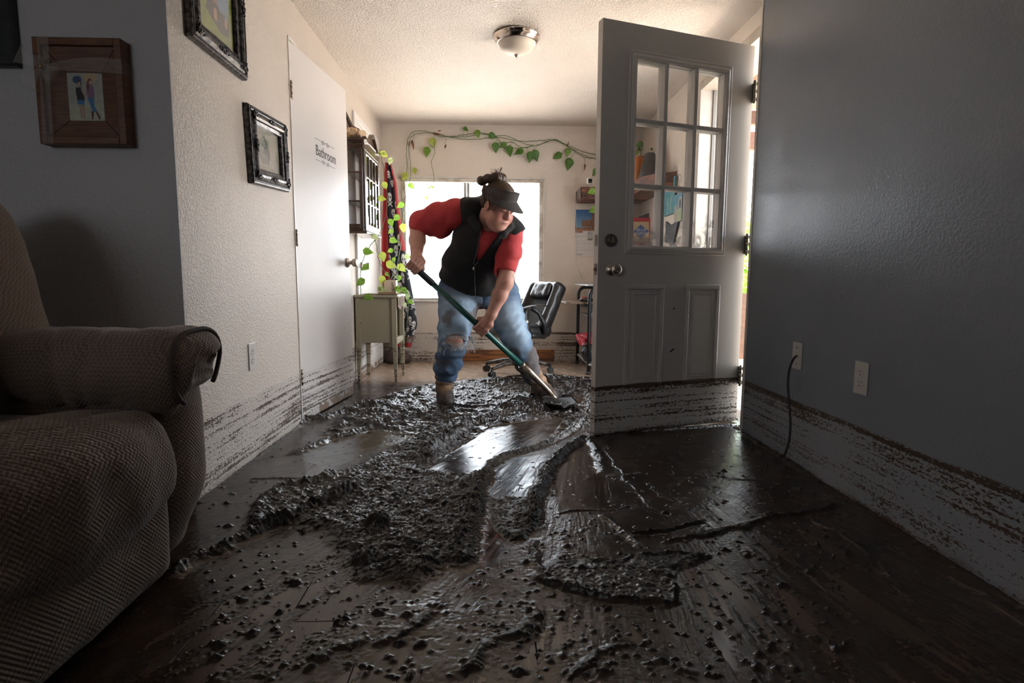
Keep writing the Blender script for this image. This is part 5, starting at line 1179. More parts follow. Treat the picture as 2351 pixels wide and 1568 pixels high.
for px, py, s, a, k in [(1070, 297, 16, 60, 'd'), (1097, 308, 22, 15, 'g'), (1132, 312, 24, 75, 'd'), (1138, 340, 28, 5, 'd'), (1154, 334, 22, -60, 'd'), (1170, 347, 28, 5, 'd'), (1190, 348, 27, -75, 'd'), (1217, 362, 30, -5, 'd'), (1231, 357, 30, 25, 'd'), (1279, 358, 26, -65, 'd'), (1303, 351, 22, -10, 'g'), (1306, 378, 32, -8, 'd'), (1366, 396, 24, -40, 'd'),
                        (948, 333, 24, 15, 'b'), (1004, 308, 20, 80, 'b'), (1022, 337, 14, -20, 'b'), (1343, 384, 16, 0, 'b'), (1304, 331, 14, 160, 'b'), (995, 328, 26, 20, 'y'), (980, 349, 26, -5, 'g'), (952, 393, 18, 5, 'y'), (928, 406, 24, -35, 'y'), (945, 428, 22, 55, 'g'), (985, 432, 8, -20, 'g'), (992, 430, 10, 40, 'g'), (979, 455, 11, -10, 'g'), (990, 474, 12, 10, 'g'), (947, 463, 14, 0, 'p'),
                        (1357, 440, 24, -65, 'g'), (1360, 483, 24, -60, 'g'), (1010, 300, 10, 100, 'b')]: leaf(pv, px, py, s, a, VY - 0.012 if px < 1350 else 5.08, k)
for (a_, b2) in (((948, 305), (948, 322)), ((997, 312), (993, 320)), ((986, 340), (990, 322)), ((1139, 328), (1140, 314)), ((1171, 334), (1178, 326)), ((1212, 348), (1208, 338)), ((1227, 342), (1237, 332)), ((1290, 352), (1302, 338)), ((1310, 364), (1322, 345)), ((1342, 376), (1341, 360)), ((1063, 312), (1062, 300)), ((1020, 330), (1024, 318))):
    b = B(); b.tube([at(*a_, Y=VY - 0.008), at((a_[0] + b2[0]) / 2 + 1, (a_[1] + b2[1]) / 2, Y=VY - 0.004), at(*b2, Y=VY)], 0.0016, 5); b.build('leaf_stalk', MAT_STEM, pv)
# trailing plant rooted in the planter box
pt = thing('pothos_plant', 'trailing pothos with yellow-green leaves climbing from the planter past the blanket', 'plant', at(895, 650, Y=4.44))
for pts, y_ in (([(895, 655, 4.44), (903, 620, 4.55), (908, 590, 4.7), (915, 550, 4.9), (922, 515, 5.0), (926, 500, 5.05)], 4.6), ([(900, 655, 4.44), (912, 610, 4.6), (921, 560, 4.9), (924, 520, 5.05), (926, 480, 5.15)], 4.6), ([(890, 655, 4.44), (893, 632, 4.42), (880, 618, 4.4), (870, 595, 4.38), (863, 560, 4.38), (862, 550, 4.38)], 4.4),
                 ([(905, 658, 4.42), (925, 665, 4.38), (938, 680, 4.36), (937, 720, 4.3), (932, 760, 4.28), (926, 800, 4.28), (918, 835, 4.27)], 4.3), ([(895, 655, 4.42), (908, 633, 4.44), (918, 612, 4.5), (916, 590, 4.55)], 4.5), ([(905, 660, 4.42), (928, 664, 4.36), (950, 690, 4.3)], 4.3)): vine(pt, pts, y_, 0.0026)
for px, py, s, a, Y, k in [(909, 501, 22, -50, 4.95, 'g'), (898, 512, 22, 20, 4.9, 'g'), (926, 525, 26, 10, 4.95, 'y'), (896, 532, 18, -60, 4.9, 'g'), (905, 552, 24, 80, 4.85, 'g'), (895, 576, 18, -70, 4.7, 'g'), (879, 591, 28, 5, 4.4, 'y'), (899, 609, 30, 60, 4.45, 'y'), (923, 616, 28, 45, 4.5, 'y'), (938, 590, 22, 70, 4.6, 'p'), (876, 644, 26, -30, 4.4, 'y'), (878, 664, 26, 65, 4.38, 'p'), (914, 666, 22, 10, 4.4, 'g'), (929, 668, 22, 40, 4.36, 'g'), (943, 694, 18, 40, 4.32, 'g'), (904, 597, 14, -10, 4.5, 'g'),
                           (870, 665, 16, -50, 4.36, 'p'), (918, 472, 24, -70, 5.1, 'g'), (935, 682, 18, -15, 4.3, 'p'), (916, 640, 18, -10, 4.5, 'g'), (889, 630, 14, 40, 4.42, 'g'), (930, 700, 14, 10, 4.32, 'p')]: leaf(pt, px, py, s, a, Y, k)
pc_ = thing('hanging_vine', 'single pothos strand hanging from the wall cabinet down to the nightstand', 'vine', at(885, 380, Y=4.62))
for pts in ([(872, 345, 4.64), (878, 370, 4.62), (884, 420, 4.6), (888, 460, 4.55), (882, 510, 4.5), (870, 540, 4.35), (862, 548, 4.3), (840, 580, 4.2), (830, 612, 4.18), (827, 650, 4.18), (831, 680, 4.2), (840, 686, 4.22)],): vine(pc_, pts, 4.4, 0.0027)
for px, py, s, a, Y, k in [(883, 355, 24, 60, 4.6, 'y'), (895, 371, 20, -20, 4.6, 'p'), (884, 427, 22, 20, 4.58, 'y'), (878, 456, 22, 80, 4.5, 'y'), (862, 545, 22, 50, 4.28, 'p'), (846, 578, 28, 75, 4.17, 'g'), (837, 615, 26, -60, 4.15, 'g'), (826, 649, 30, -55, 4.15, 'g'), (848, 683, 26, 80, 4.2, 'g'), (880, 352, 12, 150, 4.6, 'p')]: leaf(pc_, px, py, s, a, Y, k)

# ---------------------------------------------------------------- office chair
oc = thing('office_chair', 'black leather office chair on muddy five-star base before the window', 'chair', (0.20, 4.72, 0))
FW = Vector((-0.82, -0.57, 0)).normalized(); LF = Vector((-FW.y, FW.x, 0)); LF = Vector((0, 0, 1)).cross(FW); OC = Vector((0.20, 4.72, 0))
cw = lambda f_, l_, z_: OC + FW * f_ + LF * l_ + Vector((0, 0, z_))
tb = R(27); BU = (Vector((0, 0, 1)) * math.cos(tb) - FW * math.sin(tb)); BF = LF.cross(BU) * -1
if BF.dot(FW) < 0: BF = -BF
Mx = np.array([[LF.x, BF.x, BU.x], [LF.y, BF.y, BU.y], [LF.z, BF.z, BU.z]]); bc = cw(-0.245, 0, 0.535)
bp = lambda l_, f_, u_: np.array(bc + LF * l_ + BF * f_ + BU * u_)
b = Body(np.array(bc) - 0.42, np.array(bc) + 0.42, 0.010)
b.rbox(bp(0, 0, 0), (0.21, 0.042, 0.255), 0.040, Mx, 0.03)
for s_ in (-1, 1): b.cone(bp(s_ * .175, .045, -.20), bp(s_ * .165, .040, .21), 0.040, 0.036, 0.03)
b.cone(bp(-.14, .035, .225), bp(.14, .035, .225), 0.035, 0.035, 0.03); b.ell(bp(0, .06, 0), (0.125, 0.05, 0.19), Mx, 0.02, 'sub')
soft('backrest', b, MAT_BLKLEATHER, oc, 0.006, 9, 2, 12)
b = Body(np.array(bc) - 0.3, np.array(bc) + 0.35, 0.010); b.rbox(bp(0, .015, -.02), (0.125, 0.018, 0.185), 0.016, Mx, 0.01); soft('mesh_panel', b, MAT_BLKMESH, oc, 0, 6, 1)
b = Body(np.array(bc) - 0.3, np.array(bc) + 0.4, 0.009); b.rbox(bp(0, .055, .165), (0.120, 0.038, 0.075), 0.036, Mx, 0.02); soft('headrest_pillow', b, MAT_BLKLEATHER, oc, 0.008, 14, 2, 13)
sc_ = np.array(cw(0.03, 0, 0.375)); Ms = np.array([[LF.x, FW.x, 0], [LF.y, FW.y, 0], [0, 0, 1]])
b = Body(sc_ - 0.42, sc_ + 0.42, 0.011); b.rbox(sc_, (0.235, 0.24, 0.055), 0.05, Ms, 0.03); soft('seat', b, MAT_BLKLEATHER, oc, 0.008, 8, 2, 14)
MAT_MUDPLASTIC = M('mud_smeared_black_plastic', (0.016, 0.015, 0.015), 0.4, col2=(0.12, 0.085, 0.06), nscale=22)
for s_ in (-1, 1):
    b = B(); l_ = s_ * 0.255
    b.tube([cw(.06, l_, .355), cw(.10, l_, .42), cw(.12, l_, .52), cw(.10, l_, .575)], [.026, .030, .026, .020], 10); b.tube([cw(-.10, l_, .36), cw(-.08, l_, .45), cw(-.02, l_, .54), cw(.06, l_, .58)], [.022, .022, .020, .018], 10); b.tube([cw(-.10, s_ * .2, .345), cw(.0, s_ * .24, .345), cw(.08, l_, .36)], .022, 8)
    ar = b.build('armrest', MAT_BLACK, oc)
    b = B(); b.grid(lambda u, v, l_=l_: cw(-.14 + .34 * u, l_ + (v - .5) * .062 * (1.1 - .5 * (2 * u - 1) ** 2), .590 + .028 * math.sin(u * 2.9) - .035 * u - .010 * (2 * v - 1) ** 2), 18, 8, True, 0.022); b.build('arm_pad', MAT_MUDPLASTIC, ar)
    b = B(); n_ = LF * s_; c_ = cw(.115, l_ + s_ * .026, .47); b.cyl(c_, c_ + n_ * .004, .013, .012, 18); b.build('bolt_cover', M('silver_disc', (.6, .56, .5), .3, .8), ar)
b = B(); b.cyl((OC.x, OC.y, .085), (OC.x, OC.y, .22), .030, None, 16); b.cyl((OC.x, OC.y, .20), (OC.x, OC.y, .33), .018, None, 16); b.box(cw(0, 0, .30) - Vector((.1, .08, .0)), cw(0, 0, .325) + Vector((.1, .08, 0)), .006); b.build('gas_column', MAT_BLACK, oc)
b = B(); b.tube([cw(-.02, 0, .33), cw(-.18, 0, .33), cw(-.25, 0, .36), cw(-.255, 0, .42)], .022, 8); b.build('back_bracket', MAT_BLACK, oc)
for k in range(5):
    a_ = R(8 + 72 * k); d = Vector((math.cos(a_), math.sin(a_), 0)); sdv = Vector((-d.y, d.x, 0))
    b = B(); b.tube([OC + d * .02 + Vector((0, 0, .105)), OC + d * .13 + Vector((0, 0, .105)), OC + d * .24 + Vector((0, 0, .085)), OC + d * .295 + Vector((0, 0, .072))], [.030, .024, .018, .016], 8); lg = b.build('base_arm', MAT_MUDPLASTIC, oc)
    b = B(); c_ = OC + d * .295; b.cyl(c_ + Vector((0, 0, .04)), c_ + Vector((0, 0, .075)), .010, None, 8)
    for s_ in (-1, 1): b.cyl(c_ + sdv * (s_ * .006) + Vector((0, 0, .0265)), c_ + sdv * (s_ * .024) + Vector((0, 0, .0265)), .0262, None, 18)
    b.build('caster', MAT_BLACK, lg)

# ---------------------------------------------------------------- tubular computer desk behind the door, and what is on it
dk = thing('computer_desk', 'black tube-framed computer desk with mud on its feet beside the front door', 'desk', (1.05, 4.95, 0))
for yy in (5.29, 4.66):
    b = B(); X0, X1, zt = 0.805, 1.33, 0.735; r_ = 0.07; pts = [(X0, yy, 0.002), (X0, yy, .3), (X0, yy, zt - r_)]
    pts += [(X0 + r_ - r_ * math.cos(a_), yy, zt - r_ + r_ * math.sin(a_)) for a_ in [k * math.pi / 12 for k in range(1, 7)]] + [(X1 - r_, yy, zt)] + [(X1 - r_ + r_ * math.sin(a_), yy, zt - r_ + r_ * math.cos(a_)) for a_ in [k * math.pi / 12 for k in range(1, 7)]] + [(X1, yy, .3), (X1, yy, .002)]
    b.tube(pts, .0155, 10); b.build('tube_frame', MAT_BLKTUBE, dk)
    b = B(); b.cyl((X0, yy, .0), (X0, yy, .03), .021, .017, 12); b.build('foot', MAT_BLACK, dk)
MAT_DESKTOP = M('worn_brown_laminate', (0.20, 0.13, 0.085), 0.4, col2=(0.13, 0.085, 0.055), nscale=8, stretch=(6, 2, 1)); MAT_GREYTOP = M('grey_laminate', (0.30, 0.29, 0.28), 0.4)
b = B(); b.box((0.775, 4.60, .7515), (1.40, 5.36, .768), .003); b.build('upper_shelf', MAT_GREYTOP, dk)
b = B(); b.box((0.615, 4.72, .598), (1.40, 5.34, .616), .003); b.build('desk_top', MAT_DESKTOP, dk)
for yy in (4.715, 5.325): b = B(); b.box((0.74, yy, .575), (1.40, yy + .015, .5975), .002); b.build('rail', MAT_BLKTUBE, dk)
b = B(); b.box((0.83, 4.64, .48), (1.36, 5.30, .495), .002); b.build('middle_shelf', MAT_GREYTOP, dk)
b = B(); b.box((0.80, 4.62, .085), (1.36, 5.30, .10), .002); b.build('lower_shelf', MAT_GREYTOP, dk)
m = thing('computer_mouse', 'red and black computer mouse at the edge of the desk', 'mouse', (0.80, 4.80, .6165)); mc = np.array([0.80, 4.80, .632])
b = Body(mc - .07, mc + .07, .004); b.ell(mc, (.060, .036, .022), None, .005); b.cut((0, 0, .6175), (0, 0, -1)); soft('mouse_body', b, MAT_BLACK, m, 0, 1, 1)
b = Body(mc - .07, mc + .07, .004); b.ell(mc + np.array([-.012, 0, .0055]), (.042, .026, .020), None, .005); b.cut((0, 0, .634), (0, 0, -1)); soft('red_shell', b, M('glossy_red_plastic', (0.45, 0.02, 0.02), 0.2), m, 0, 1, 1)
t = thing('paper_stack', 'loose white papers on the middle desk shelf', 'papers', (0.92, 4.75, .495))
for k in range(7): b = B(); c_ = Vector((0.93 + rl.uniform(-.02, .02), 4.78 + rl.uniform(-.02, .02), .4965 + k * .006)); b.box(c_ - Vector((.075, .10, .0)), c_ + Vector((.075, .10, .0045)), 0, Matrix.Rotation(rl.uniform(-.25, .25), 3, 'Z')); b.build('sheet_bundle', M('white_paper', (.68, .66, .63), .7) if k == 0 else bpy.data.materials['white_paper'], t)
t = thing('red_bottle', 'red and white container on the upper desk shelf, mostly behind the door', 'bottle', (0.925, 4.80, .768))
b = B(); b.lathe([(.028, 0), (.030, .004), (.030, .15), (.024, .165), (.012, .172)], (0.925, 4.80, .7688), 20); b.build('bottle_body', M('red_plastic', (0.42, 0.03, 0.025), 0.35), t); b = B(); b.cyl((.925, 4.80, .9405), (.925, 4.80, .968), .014, .012, 16); b.build('cap', MAT_PLATE, t); b = B(); b.lathe([(.0305, .03), (.0305, .11)], (.925, 4.8, .7688), 20, close=False); b.build('paper_label', MAT_PLATE, t)
bg_ = Body((0.70, 4.60, .09), (1.25, 4.98, .34), .009); bg_.rbox((0.96, 4.80, .195), (.16, .11, .085), .06, None, .02); bg_.ell((0.83, 4.77, .17), (.07, .09, .08), None, .05); bg_.cut((0, 0, .102), (0, 0, -1))
o = soft('black_bag', bg_, M('black_nylon_bag', (.02, .02, .022), .5), None, .02, 12, 1, 30); props(o, 'crumpled black nylon bag on the low desk shelf', 'bag')
bxp = thing('dotted_box', 'red box with white polka dots lying on the black bag', 'box', (0.885, 4.775, .285)); mt = Matrix.Translation((0.885, 4.775, .312)) @ Matrix.Rotation(R(-9), 4, 'Y') @ Matrix.Rotation(R(10), 4, 'X')
b = B(mt); b.box((-.16, -.09, -.028), (.16, .09, .028), .003); b.build('box_body', M('red_card', (.40, .025, .035), .45), bxp)
MAT_DOT = M('white_dots', (.66, .60, .58), .5); b = B(mt)
for k in range(26):
    x_, z_, r_ = rl.uniform(-.15, .15), rl.uniform(-.02, .02), rl.choice((.003, .006, .009)); b.cyl((x_, -.0905, z_), (x_, -.0912, z_), r_, None, 10)
    x_, y_ = rl.uniform(-.15, .15), rl.uniform(-.08, .08); b.cyl((x_, y_, .0282), (x_, y_, .0288), r_, None, 10)
o = b.build('polka_dots', MAT_DOT, bxp); o['kind'] = 'stuff'

# ---------------------------------------------------------------- beam shelf in the corner, camera, calendar, planter, pictures
_t = NT('charred_cedar_beam'); _g = _t.noise(_t.pos((1.5, 3, 26)), 3.0, 5, 0.6, 1.5); _t.set(Base_Color=_t.mix(_t.ss(_g, .42, .60), (0.030, 0.012, 0.008), (0.27, 0.095, 0.045)), Roughness=0.45); _t.bump(_g, .5, .004); MAT_BEAM = _t.m
MAT_ENDG = M('dark_end_grain', (0.045, 0.022, 0.015), .6)
sz0, sz1 = 1.535, 1.645
sh = thing('wall_shelf', 'thick charred cedar beam shelf running into the right back corner', 'shelf', (1.1, 5.3, sz0))
b = B(); b.box((0.795, 5.165, sz0), (XF - 0.001, YB - 0.001, sz1), .006); b.build('beam', MAT_BEAM, sh)
b = B(); b.box((0.790, 5.162, sz0 + .002), (0.7945, YB - 0.002, sz1 - .002), .001); b.build('end_grain', MAT_ENDG, sh)
b = B(); b.poly([(1.205, 5.164, sz0 + .001), (1.205, 4.66, sz0 + .001), (1.28, 4.50, sz0 + .001), (XF - .001, 4.40, sz0 + .001), (XF - .001, 5.164, sz0 + .001)], (0, 0, .108)); b.build('return_board', MAT_BEAM, sh)
sc2 = thing('security_camera', 'small white security camera on the beam shelf', 'camera', (0.885, 5.24, sz1))
b = B(); b.lathe([(.028, .0005), (.028, .004), (.010, .010), (.007, .014), (.007, .035)], (0.885, 5.24, sz1), 20); b.build('stand', MAT_PLATE, sc2)
b = B(); b.box((0.855, 5.225, sz1 + .030), (0.915, 5.262, sz1 + .094), .014, seg=3); b.build('housing', MAT_PLATE, sc2)
b = B(); b.box((0.8675, 5.2225, sz1 + .043), (0.9025, 5.2265, sz1 + .081), .0015); b.cyl((.885, 5.2215, sz1 + .062), (.885, 5.2235, sz1 + .062), .008, None, 14); b.build('lens_face', M('glossy_black_face', (.01, .01, .013), .12), sc2)
b = B(); b.tube([Vector((.872, 5.265, sz1 + .02)), Vector((.83, 5.27, sz1 + .012)), Vector((.805, 5.27, sz1 + .003)), Vector((.785, 5.30, sz1 - .02)), Vector((.786, 5.44, sz1 - .16)), Vector((.80, 5.458, 1.30)), Vector((.805, 5.456, 1.0)), Vector((.86, 5.458, .80))], .0018, 5); b.build('power_lead', MAT_PLATE, sc2)
# calendar
c0 = at(1320, 588, Y=YB - .006); c1 = at(1322, 481, Y=YB - .006); cwid = 0.285; ch = c1.z - c0.z
ca_ = thing('wall_calendar', 'wall calendar showing March under a photo of red rocks', 'calendar', (c0.x + .14, YB, c0.z))
def sky(U, V): n = fbm2(U * 7, V * 7, 3, 95)[:, None]; g = sstep(.56, 1.0, V)[:, None]; return np.array((.16, .30, .42)) * (1 - g) + np.array((.03, .11, .30)) * g + .02 * n
def calbg(U, V):
    C = np.tile(np.array((.60, .57, .55)), (len(U), 1)); m = V > .50; C[m] = sky(U, V)[m]
    n = fbm2(U * 14, V * 20, 4, 97); rock = m & ((V < .615 + .03 * n) | ((U > .22) & (V < .78 + .05 * n) & (V > .63 - .05 * n)) | ((U > .55) & (V < .93 + .05 * n))); C[rock] = np.array((.20, .085, .045)) + (n[rock, None]) * np.array((.22, .11, .06))
    low = m & (V < .585); C[low] = np.array((.30, .14, .08)) + n[low, None] * np.array((.16, .09, .05))
    C[(V > .425) & (V < .545) & (U > .25)] = (.58, .56, .55); C[(V > .500) & (V < .545) & (U < .25) & (U > .0)] = np.array((.30, .14, .08)); C[(V > .418) & (V < .426)] = (.30, .09, .04)
    k = (U > .42) & (U < .60) & (V > .345) & (V < .415); C[k] = np.where(V[k, None] > .375, (.35, .38, .40), (.16, .15, .06))
    for i_ in range(5): C[np.abs(V - (.345 - .068 * i_)) < .0018] = (.44, .42, .40)
    for i_ in range(1, 7): C[(np.abs(U - i_ * .2) < .004) & (V < .415) & (V > .07)] = (.44, .42, .40)
    return C
print_sheet('calendar_page', (c0.x, YB - .005, c0.z), (cwid, -0.006, 0), (0, 0.003, ch), 110, 170, calbg, [], ca_)
f0 = lambda u, v: Vector((c0.x + cwid * u, YB - .0062 - .006 * u + .003 * v, c0.z + ch * v))
text('MARCH', 'month_name', MAT_INK, ca_, f0(.04, .022), (1, 0, 0), (0, 0, 1), .021, .0002)
for r_ in range(5):
    for q_ in range(5):
        d_ = 5 + 7 * (r_ - 1) + q_ if r_ else (q_ - 2 if q_ > 2 else 0)
        if d_ > 0 and d_ < 32: text(str(d_), 'day_number', MAT_INK, ca_, f0(.08 + .2 * q_, .385 - .068 * r_ - (.0 if r_ else 0)), (1, 0, 0), (0, 0, 1), .012, .0002)
b = B(); hc = f0(.50, .487)
b.tube([hc + Vector((.020 * math.cos(a_), -.0005, .016 * math.sin(a_))) for a_ in [R(-60 + k * 20) for k in range(16)]], .0022, 5); b.tube([hc + Vector((-.012, -.0005, -.014)), hc + Vector((-.004, -.0005, .0)), hc + Vector((-.010, -.0005, .008))], .0018, 5); b.tube([hc + Vector((.008, -.0005, -.014)), hc + Vector((.002, -.0005, .0))], .0018, 5)
b.build('emblem', MAT_INK, ca_)
b = B()
for k, (u0_, u1_) in enumerate(((.64, .98), (.66, .96), (.70, .92), (.74, .88))): b.box(f0(u0_, .523 - .018 * k) - Vector((0, .0003, 0)), f0(u1_, .530 - .018 * k) + Vector((0, 0, 0)))
b.build('small_print', MAT_INK, ca_)
# on the return board, seen through the door glass
pl_ = thing('orange_planter', 'orange planter with small pothos on the corner shelf, through door glass', 'planter', (1.285, 5.02, sz1))
b = B(); b.lathe([(.045, .0015), (.048, .006), (.072, .225), (.075, .230), (.070, .232), (.066, .225), (.064, .20)], (1.285, 5.02, sz1), 28); b.build('pot', M('orange_glaze', (.50, .15, .02), .35), pl_)
b = B(); b.cyl((1.285, 5.02, sz1 + .195), (1.285, 5.02, sz1 + .205), .063, None, 20); b.build('soil', M('potting_soil', (.03, .02, .015), .9), pl_)
vine(pl_, [(1470, 362, 4.98), (1474, 345, 4.96), (1476, 335, 4.96)], 4.96, .003); vine(pl_, [(1470, 360, 4.98), (1480, 358, 4.9), (1500, 357, 4.8), (1510, 352, 4.78), (1514, 346, 4.78)], 4.9, .003)
for px, py, s, a, k in ((1467, 332, 22, -75, 'd'), (1469, 343, 14, 60, 'd'), (1497, 343, 9, 60, 'd'), (1460, 352, 16, -40, 'g')): leaf(pl_, px, py, s, a, 4.94, k)
t = thing('lamp_shade', 'dark charcoal tapered lampshade on the corner shelf, through door glass', 'lampshade', (1.300, 4.75, sz1))
b = B(); b.lathe([(.094, .001), (.094, .006), (.042, .208), (.040, .210), (.040, .206), (.090, .004)], (1.302, 4.75, sz1), 6, close=False); b.build('shade', M('charcoal_shade', (.035, .033, .034), .75, col2=(.07, .066, .064), nscale=40), t)
b = B(); b.lathe([(.004, .0), (.004, .20), (.001, .202)], (1.302, 4.75, sz1 + .001), 8); b.build('finial_rod', MAT_DKMETAL, t)
# lower shelf with the snack bag
t = thing('lower_shelf', 'small dark shelf below the beam, seen through dusty door glass', 'shelf', (1.3, 4.95, 1.07))
b = B(); b.box((1.19, 4.70, 1.075), (XF - .001, 5.10, 1.095), .003); b.build('board', MAT_ENDG, t)
for yy in (4.78, 5.02): b = B(); b.poly([(XF - .001, yy, 1.0745), (1.25, yy, 1.0745), (XF - .001, yy, .95)], (0, .012, 0)); b.build('bracket', MAT_BLKTUBE, t)
sb = thing('snack_bag', 'red-topped almond snack bag with blue diamond label, behind door glass', 'bag', (1.285, 4.84, 1.096))
bo, bu, bv = Vector((1.205, 4.855, 1.097)), Vector((.150, -.01, 0)), Vector((.0, .03, .245))
def almond(U, V): C = np.tile(np.array((.56, .46, .28)), (len(U), 1)); C[(V > .86) | (U > .93) | (U < .05)] = (.46, .035, .05); C[V < .16] = (.30, .06, .05); return C
print_sheet('bag_front', bo, bu, bv, 60, 80, almond, [('p', [(.02, .50), (.45, .76), (.93, .52), (.45, .26)], (.05, .11, .32)), ('p', [(.35, .20), (.6, .18), (.75, .24), (.5, .28)], (.20, .09, .04))], sb)
bu2 = bu.normalized(); bv2 = (bv - bu2 * bv.dot(bu2)).normalized(); MAT_WH = M('white_print', (.72, .70, .68), .5)
nb = bu2.cross(bv2) * .001
text('BLUE', 'brand_lettering', MAT_WH, sb, bo + bu * .20 + bv * .525 + nb, bu2, bv2, .034, .0002, width=.082); text('DIAMOND', 'brand_lettering', MAT_WH, sb, bo + bu * .10 + bv * .39 + nb, bu2, bv2, .036, .0002, width=.125)
b = B(); b.grid(lambda u, v: bo + bu * u + bv * v + Vector((0, .006 + .05 * math.sin(u * math.pi) * (1 - v) ** .6, 0)), 10, 10); b.build('bag_back', M('red_foil', (.40, .03, .04), .3), sb)
t = thing('dark_corner_sign', 'black triangular plaque under the beam shelf, above the snack bag', 'plaque', (1.30, 5.1, 1.3)); b = B(); b.poly([(1.27, 5.06, 1.30), (1.385, 5.02, 1.30), (1.385, 5.02, 1.40), (1.27, 5.06, 1.355)], (0, .01, 0)); b.build('panel', MAT_BLACK, t)
# canvases on the right wall beyond the door
def wallquad(px0, px1, pyb, pyt):
    a_ = at(px0, 500, X=XF - .004).y; b2 = at(px1, 500, X=XF - .004).y; z_b = CAM_H + (at(px0, pyb, X=XF).z - CAM_H); z_t = at(px0, pyt, X=XF).z; return a_, b2, z_b, z_t
def canvas(name, label, q, bg, shapes, hang=False):
    y0, y1, z0_, z1_ = q; t = thing(name, label, 'painting', (XF, (y0 + y1) / 2, z0_))
    b = B(); b.box((XF - .020, y1, z0_), (XF - .001, y0, z1_), .001); b.build('stretcher', M('dark_canvas_edge', (.10, .11, .11), .7) if 'dark_canvas_edge' not in bpy.data.materials else bpy.data.materials['dark_canvas_edge'], t)
    print_sheet('painted_face', (XF - .0208, y0, z0_), (0, y1 - y0, 0), (0, 0, z1_ - z0_), 40, 70, bg, shapes, t); return t
teal = lambda U, V: np.array((.06, .25, .30)) + fbm2(U * 6, V * 9, 3, 101)[:, None] * np.array((.10, .14, .13)) + V[:, None] * np.array((.0, .05, .06))
birch = [('l', .35, .0, .40, .45, .03, (.42, .46, .36)), ('l', .62, .0, .66, .55, .025, (.40, .46, .34)), ('l', .40, .22, .20, .40, .018, (.38, .44, .34)), ('l', .64, .3, .85, .6, .018, (.42, .46, .30)), ('l', .5, .1, .52, .4, .015, (.3, .4, .36))]
canvas('teal_canvas', 'larger teal canvas with pale birch trunks on wall beyond door glass', wallquad(1528, 1552, 498, 419), teal, birch)
blue2 = lambda U, V: np.where(V[:, None] > .45, np.array((.10, .26, .36)), np.array((.34, .40, .22))) + fbm2(U * 6, V * 6, 3, 103)[:, None] * .08
canvas('blue_canvas', 'smaller blue and lime canvas with dark oval on wall beyond door glass', wallquad(1552, 1570, 512, 450), blue2, [('p', [(.05, .0), (.45, .0), (.35, .55), (.05, .65)], (.34, .30, .26)), ('e', .72, .62, .22, .26, (.42, .42, .34)), ('e', .74, .62, .13, .18, (.09, .08, .08))])
y_ = at(1563, 430, X=XF).y; z_ = at(1563, 425, X=XF).z
t = thing('wire_ornament', 'thin wire ornament hanging above the smaller blue canvas', 'ornament', (XF, y_, z_)); b = B()
b.tube([(XF - .012, y_ + .03 * math.cos(a_), z_ + .05 + .03 * math.sin(a_)) for a_ in [k * math.pi / 8 for k in range(13)]], .002, 5); b.tube([(XF - .012, y_ + .015, z_ + .05), (XF - .012, y_ - .02, z_ - .02), (XF - .012, y_ + .03, z_ - .08)], .002, 5); b.tube([(XF - .012, y_ + .10, z_ - .03), (XF - .012, y_ - .08, z_ - .035)], .003, 5); b.build('wire', MAT_HINGE, t)
y0, y1 = at(1532, 540, X=XF).y, at(1560, 540, X=XF).y
t = thing('slate_sign', 'dark slate panel low on the wall beyond dusty door glass', 'sign', (XF, y0, 1.06)); b = B(); zt_, zb_ = at(1535, 508, X=XF).z, at(1535, 556, X=XF).z
b.poly([(XF - .002, y0, zb_), (XF - .002, y0, zt_), (XF - .002, (y0 + y1) / 2 + .05, zt_ - .04), (XF - .002, y1, zt_ - .03), (XF - .002, y1 + .1, zb_ - .02)], (-.015, 0, 0)); b.build('panel', M('dark_slate', (.045, .048, .055), .7, col2=(.08, .08, .085), nscale=20), t)

# ---------------------------------------------------------------- outside the front door
t = thing('plywood_panel', 'orange-brown plywood sheet standing outside past the door hinges', 'panel', (2.95, 6.3, -.1)); b = B(); b.box((2.2, 6.30, -.098), (3.9, 6.33, .66), .003); b.build('sheet', M('orange_plywood', (.075, .031, .013), .7, col2=(.05, .02, .008), nscale=4, stretch=(2, 2, 8)), t)
MAT_TIMB = M('orange_cedar_timber', (.085, .028, .007), .6, col2=(.06, .019, .005), nscale=5, stretch=(8, 1, 8))
rf_ = B(); rf_.box((1.62, 5.75, 2.81), (5.2, 6.75, 2.84), .003); props(rf_.build('added_shade_slab', MAT_TIMB, None, (3, 6.2, 2.81)), 'added timber slab that shades the orange beams outside', 'shade slab')  # unseen slab, added to keep sun off the beams and plywood
pr = thing('porch_frame', 'orange timber porch frame seen above the door hinge', 'porch', (2.9, 5.5, -.1))
for (y0, z0_, z1_) in ((6.2, 2.50, 2.64), (6.05, 2.20, 2.38)): b = B(); b.box((1.7, y0, z0_), (4.8, y0 + .09, z1_), .004); b.build('beam', MAT_TIMB, pr)
for x_ in (1.75, 4.6): b = B(); b.box((x_, 6.06, -.099), (x_ + .1, 6.16, 2.199), .004); b.build('post', MAT_TIMB, pr)
for k in range(5): b = B(); b.box((1.66 + k * .75, 3.2, 2.68), (1.72 + k * .75, 6.4, 2.80), .003); b.build('rafter', MAT_TIMB, pr)
orn = thing('carved_ornament', 'orange carved swirl plaque hanging outside, seen through the door glass', 'ornament', (2.3, 5.9, 1.9)); b = B()
oc_ = at(1641, 352, Y=5.0)
for k in range(9):
    a0 = k * .7; c_ = oc_ + Vector((rl.uniform(-.06, .06), 0, .15 - k * .036)); b.tube([c_ + Vector((.05 * (1 - j / 16) * math.cos(a0 + j * .55), .004 * j / 16, .06 * (1 - j / 16) * math.sin(a0 + j * .55))) for j in range(15)], .007, 6)
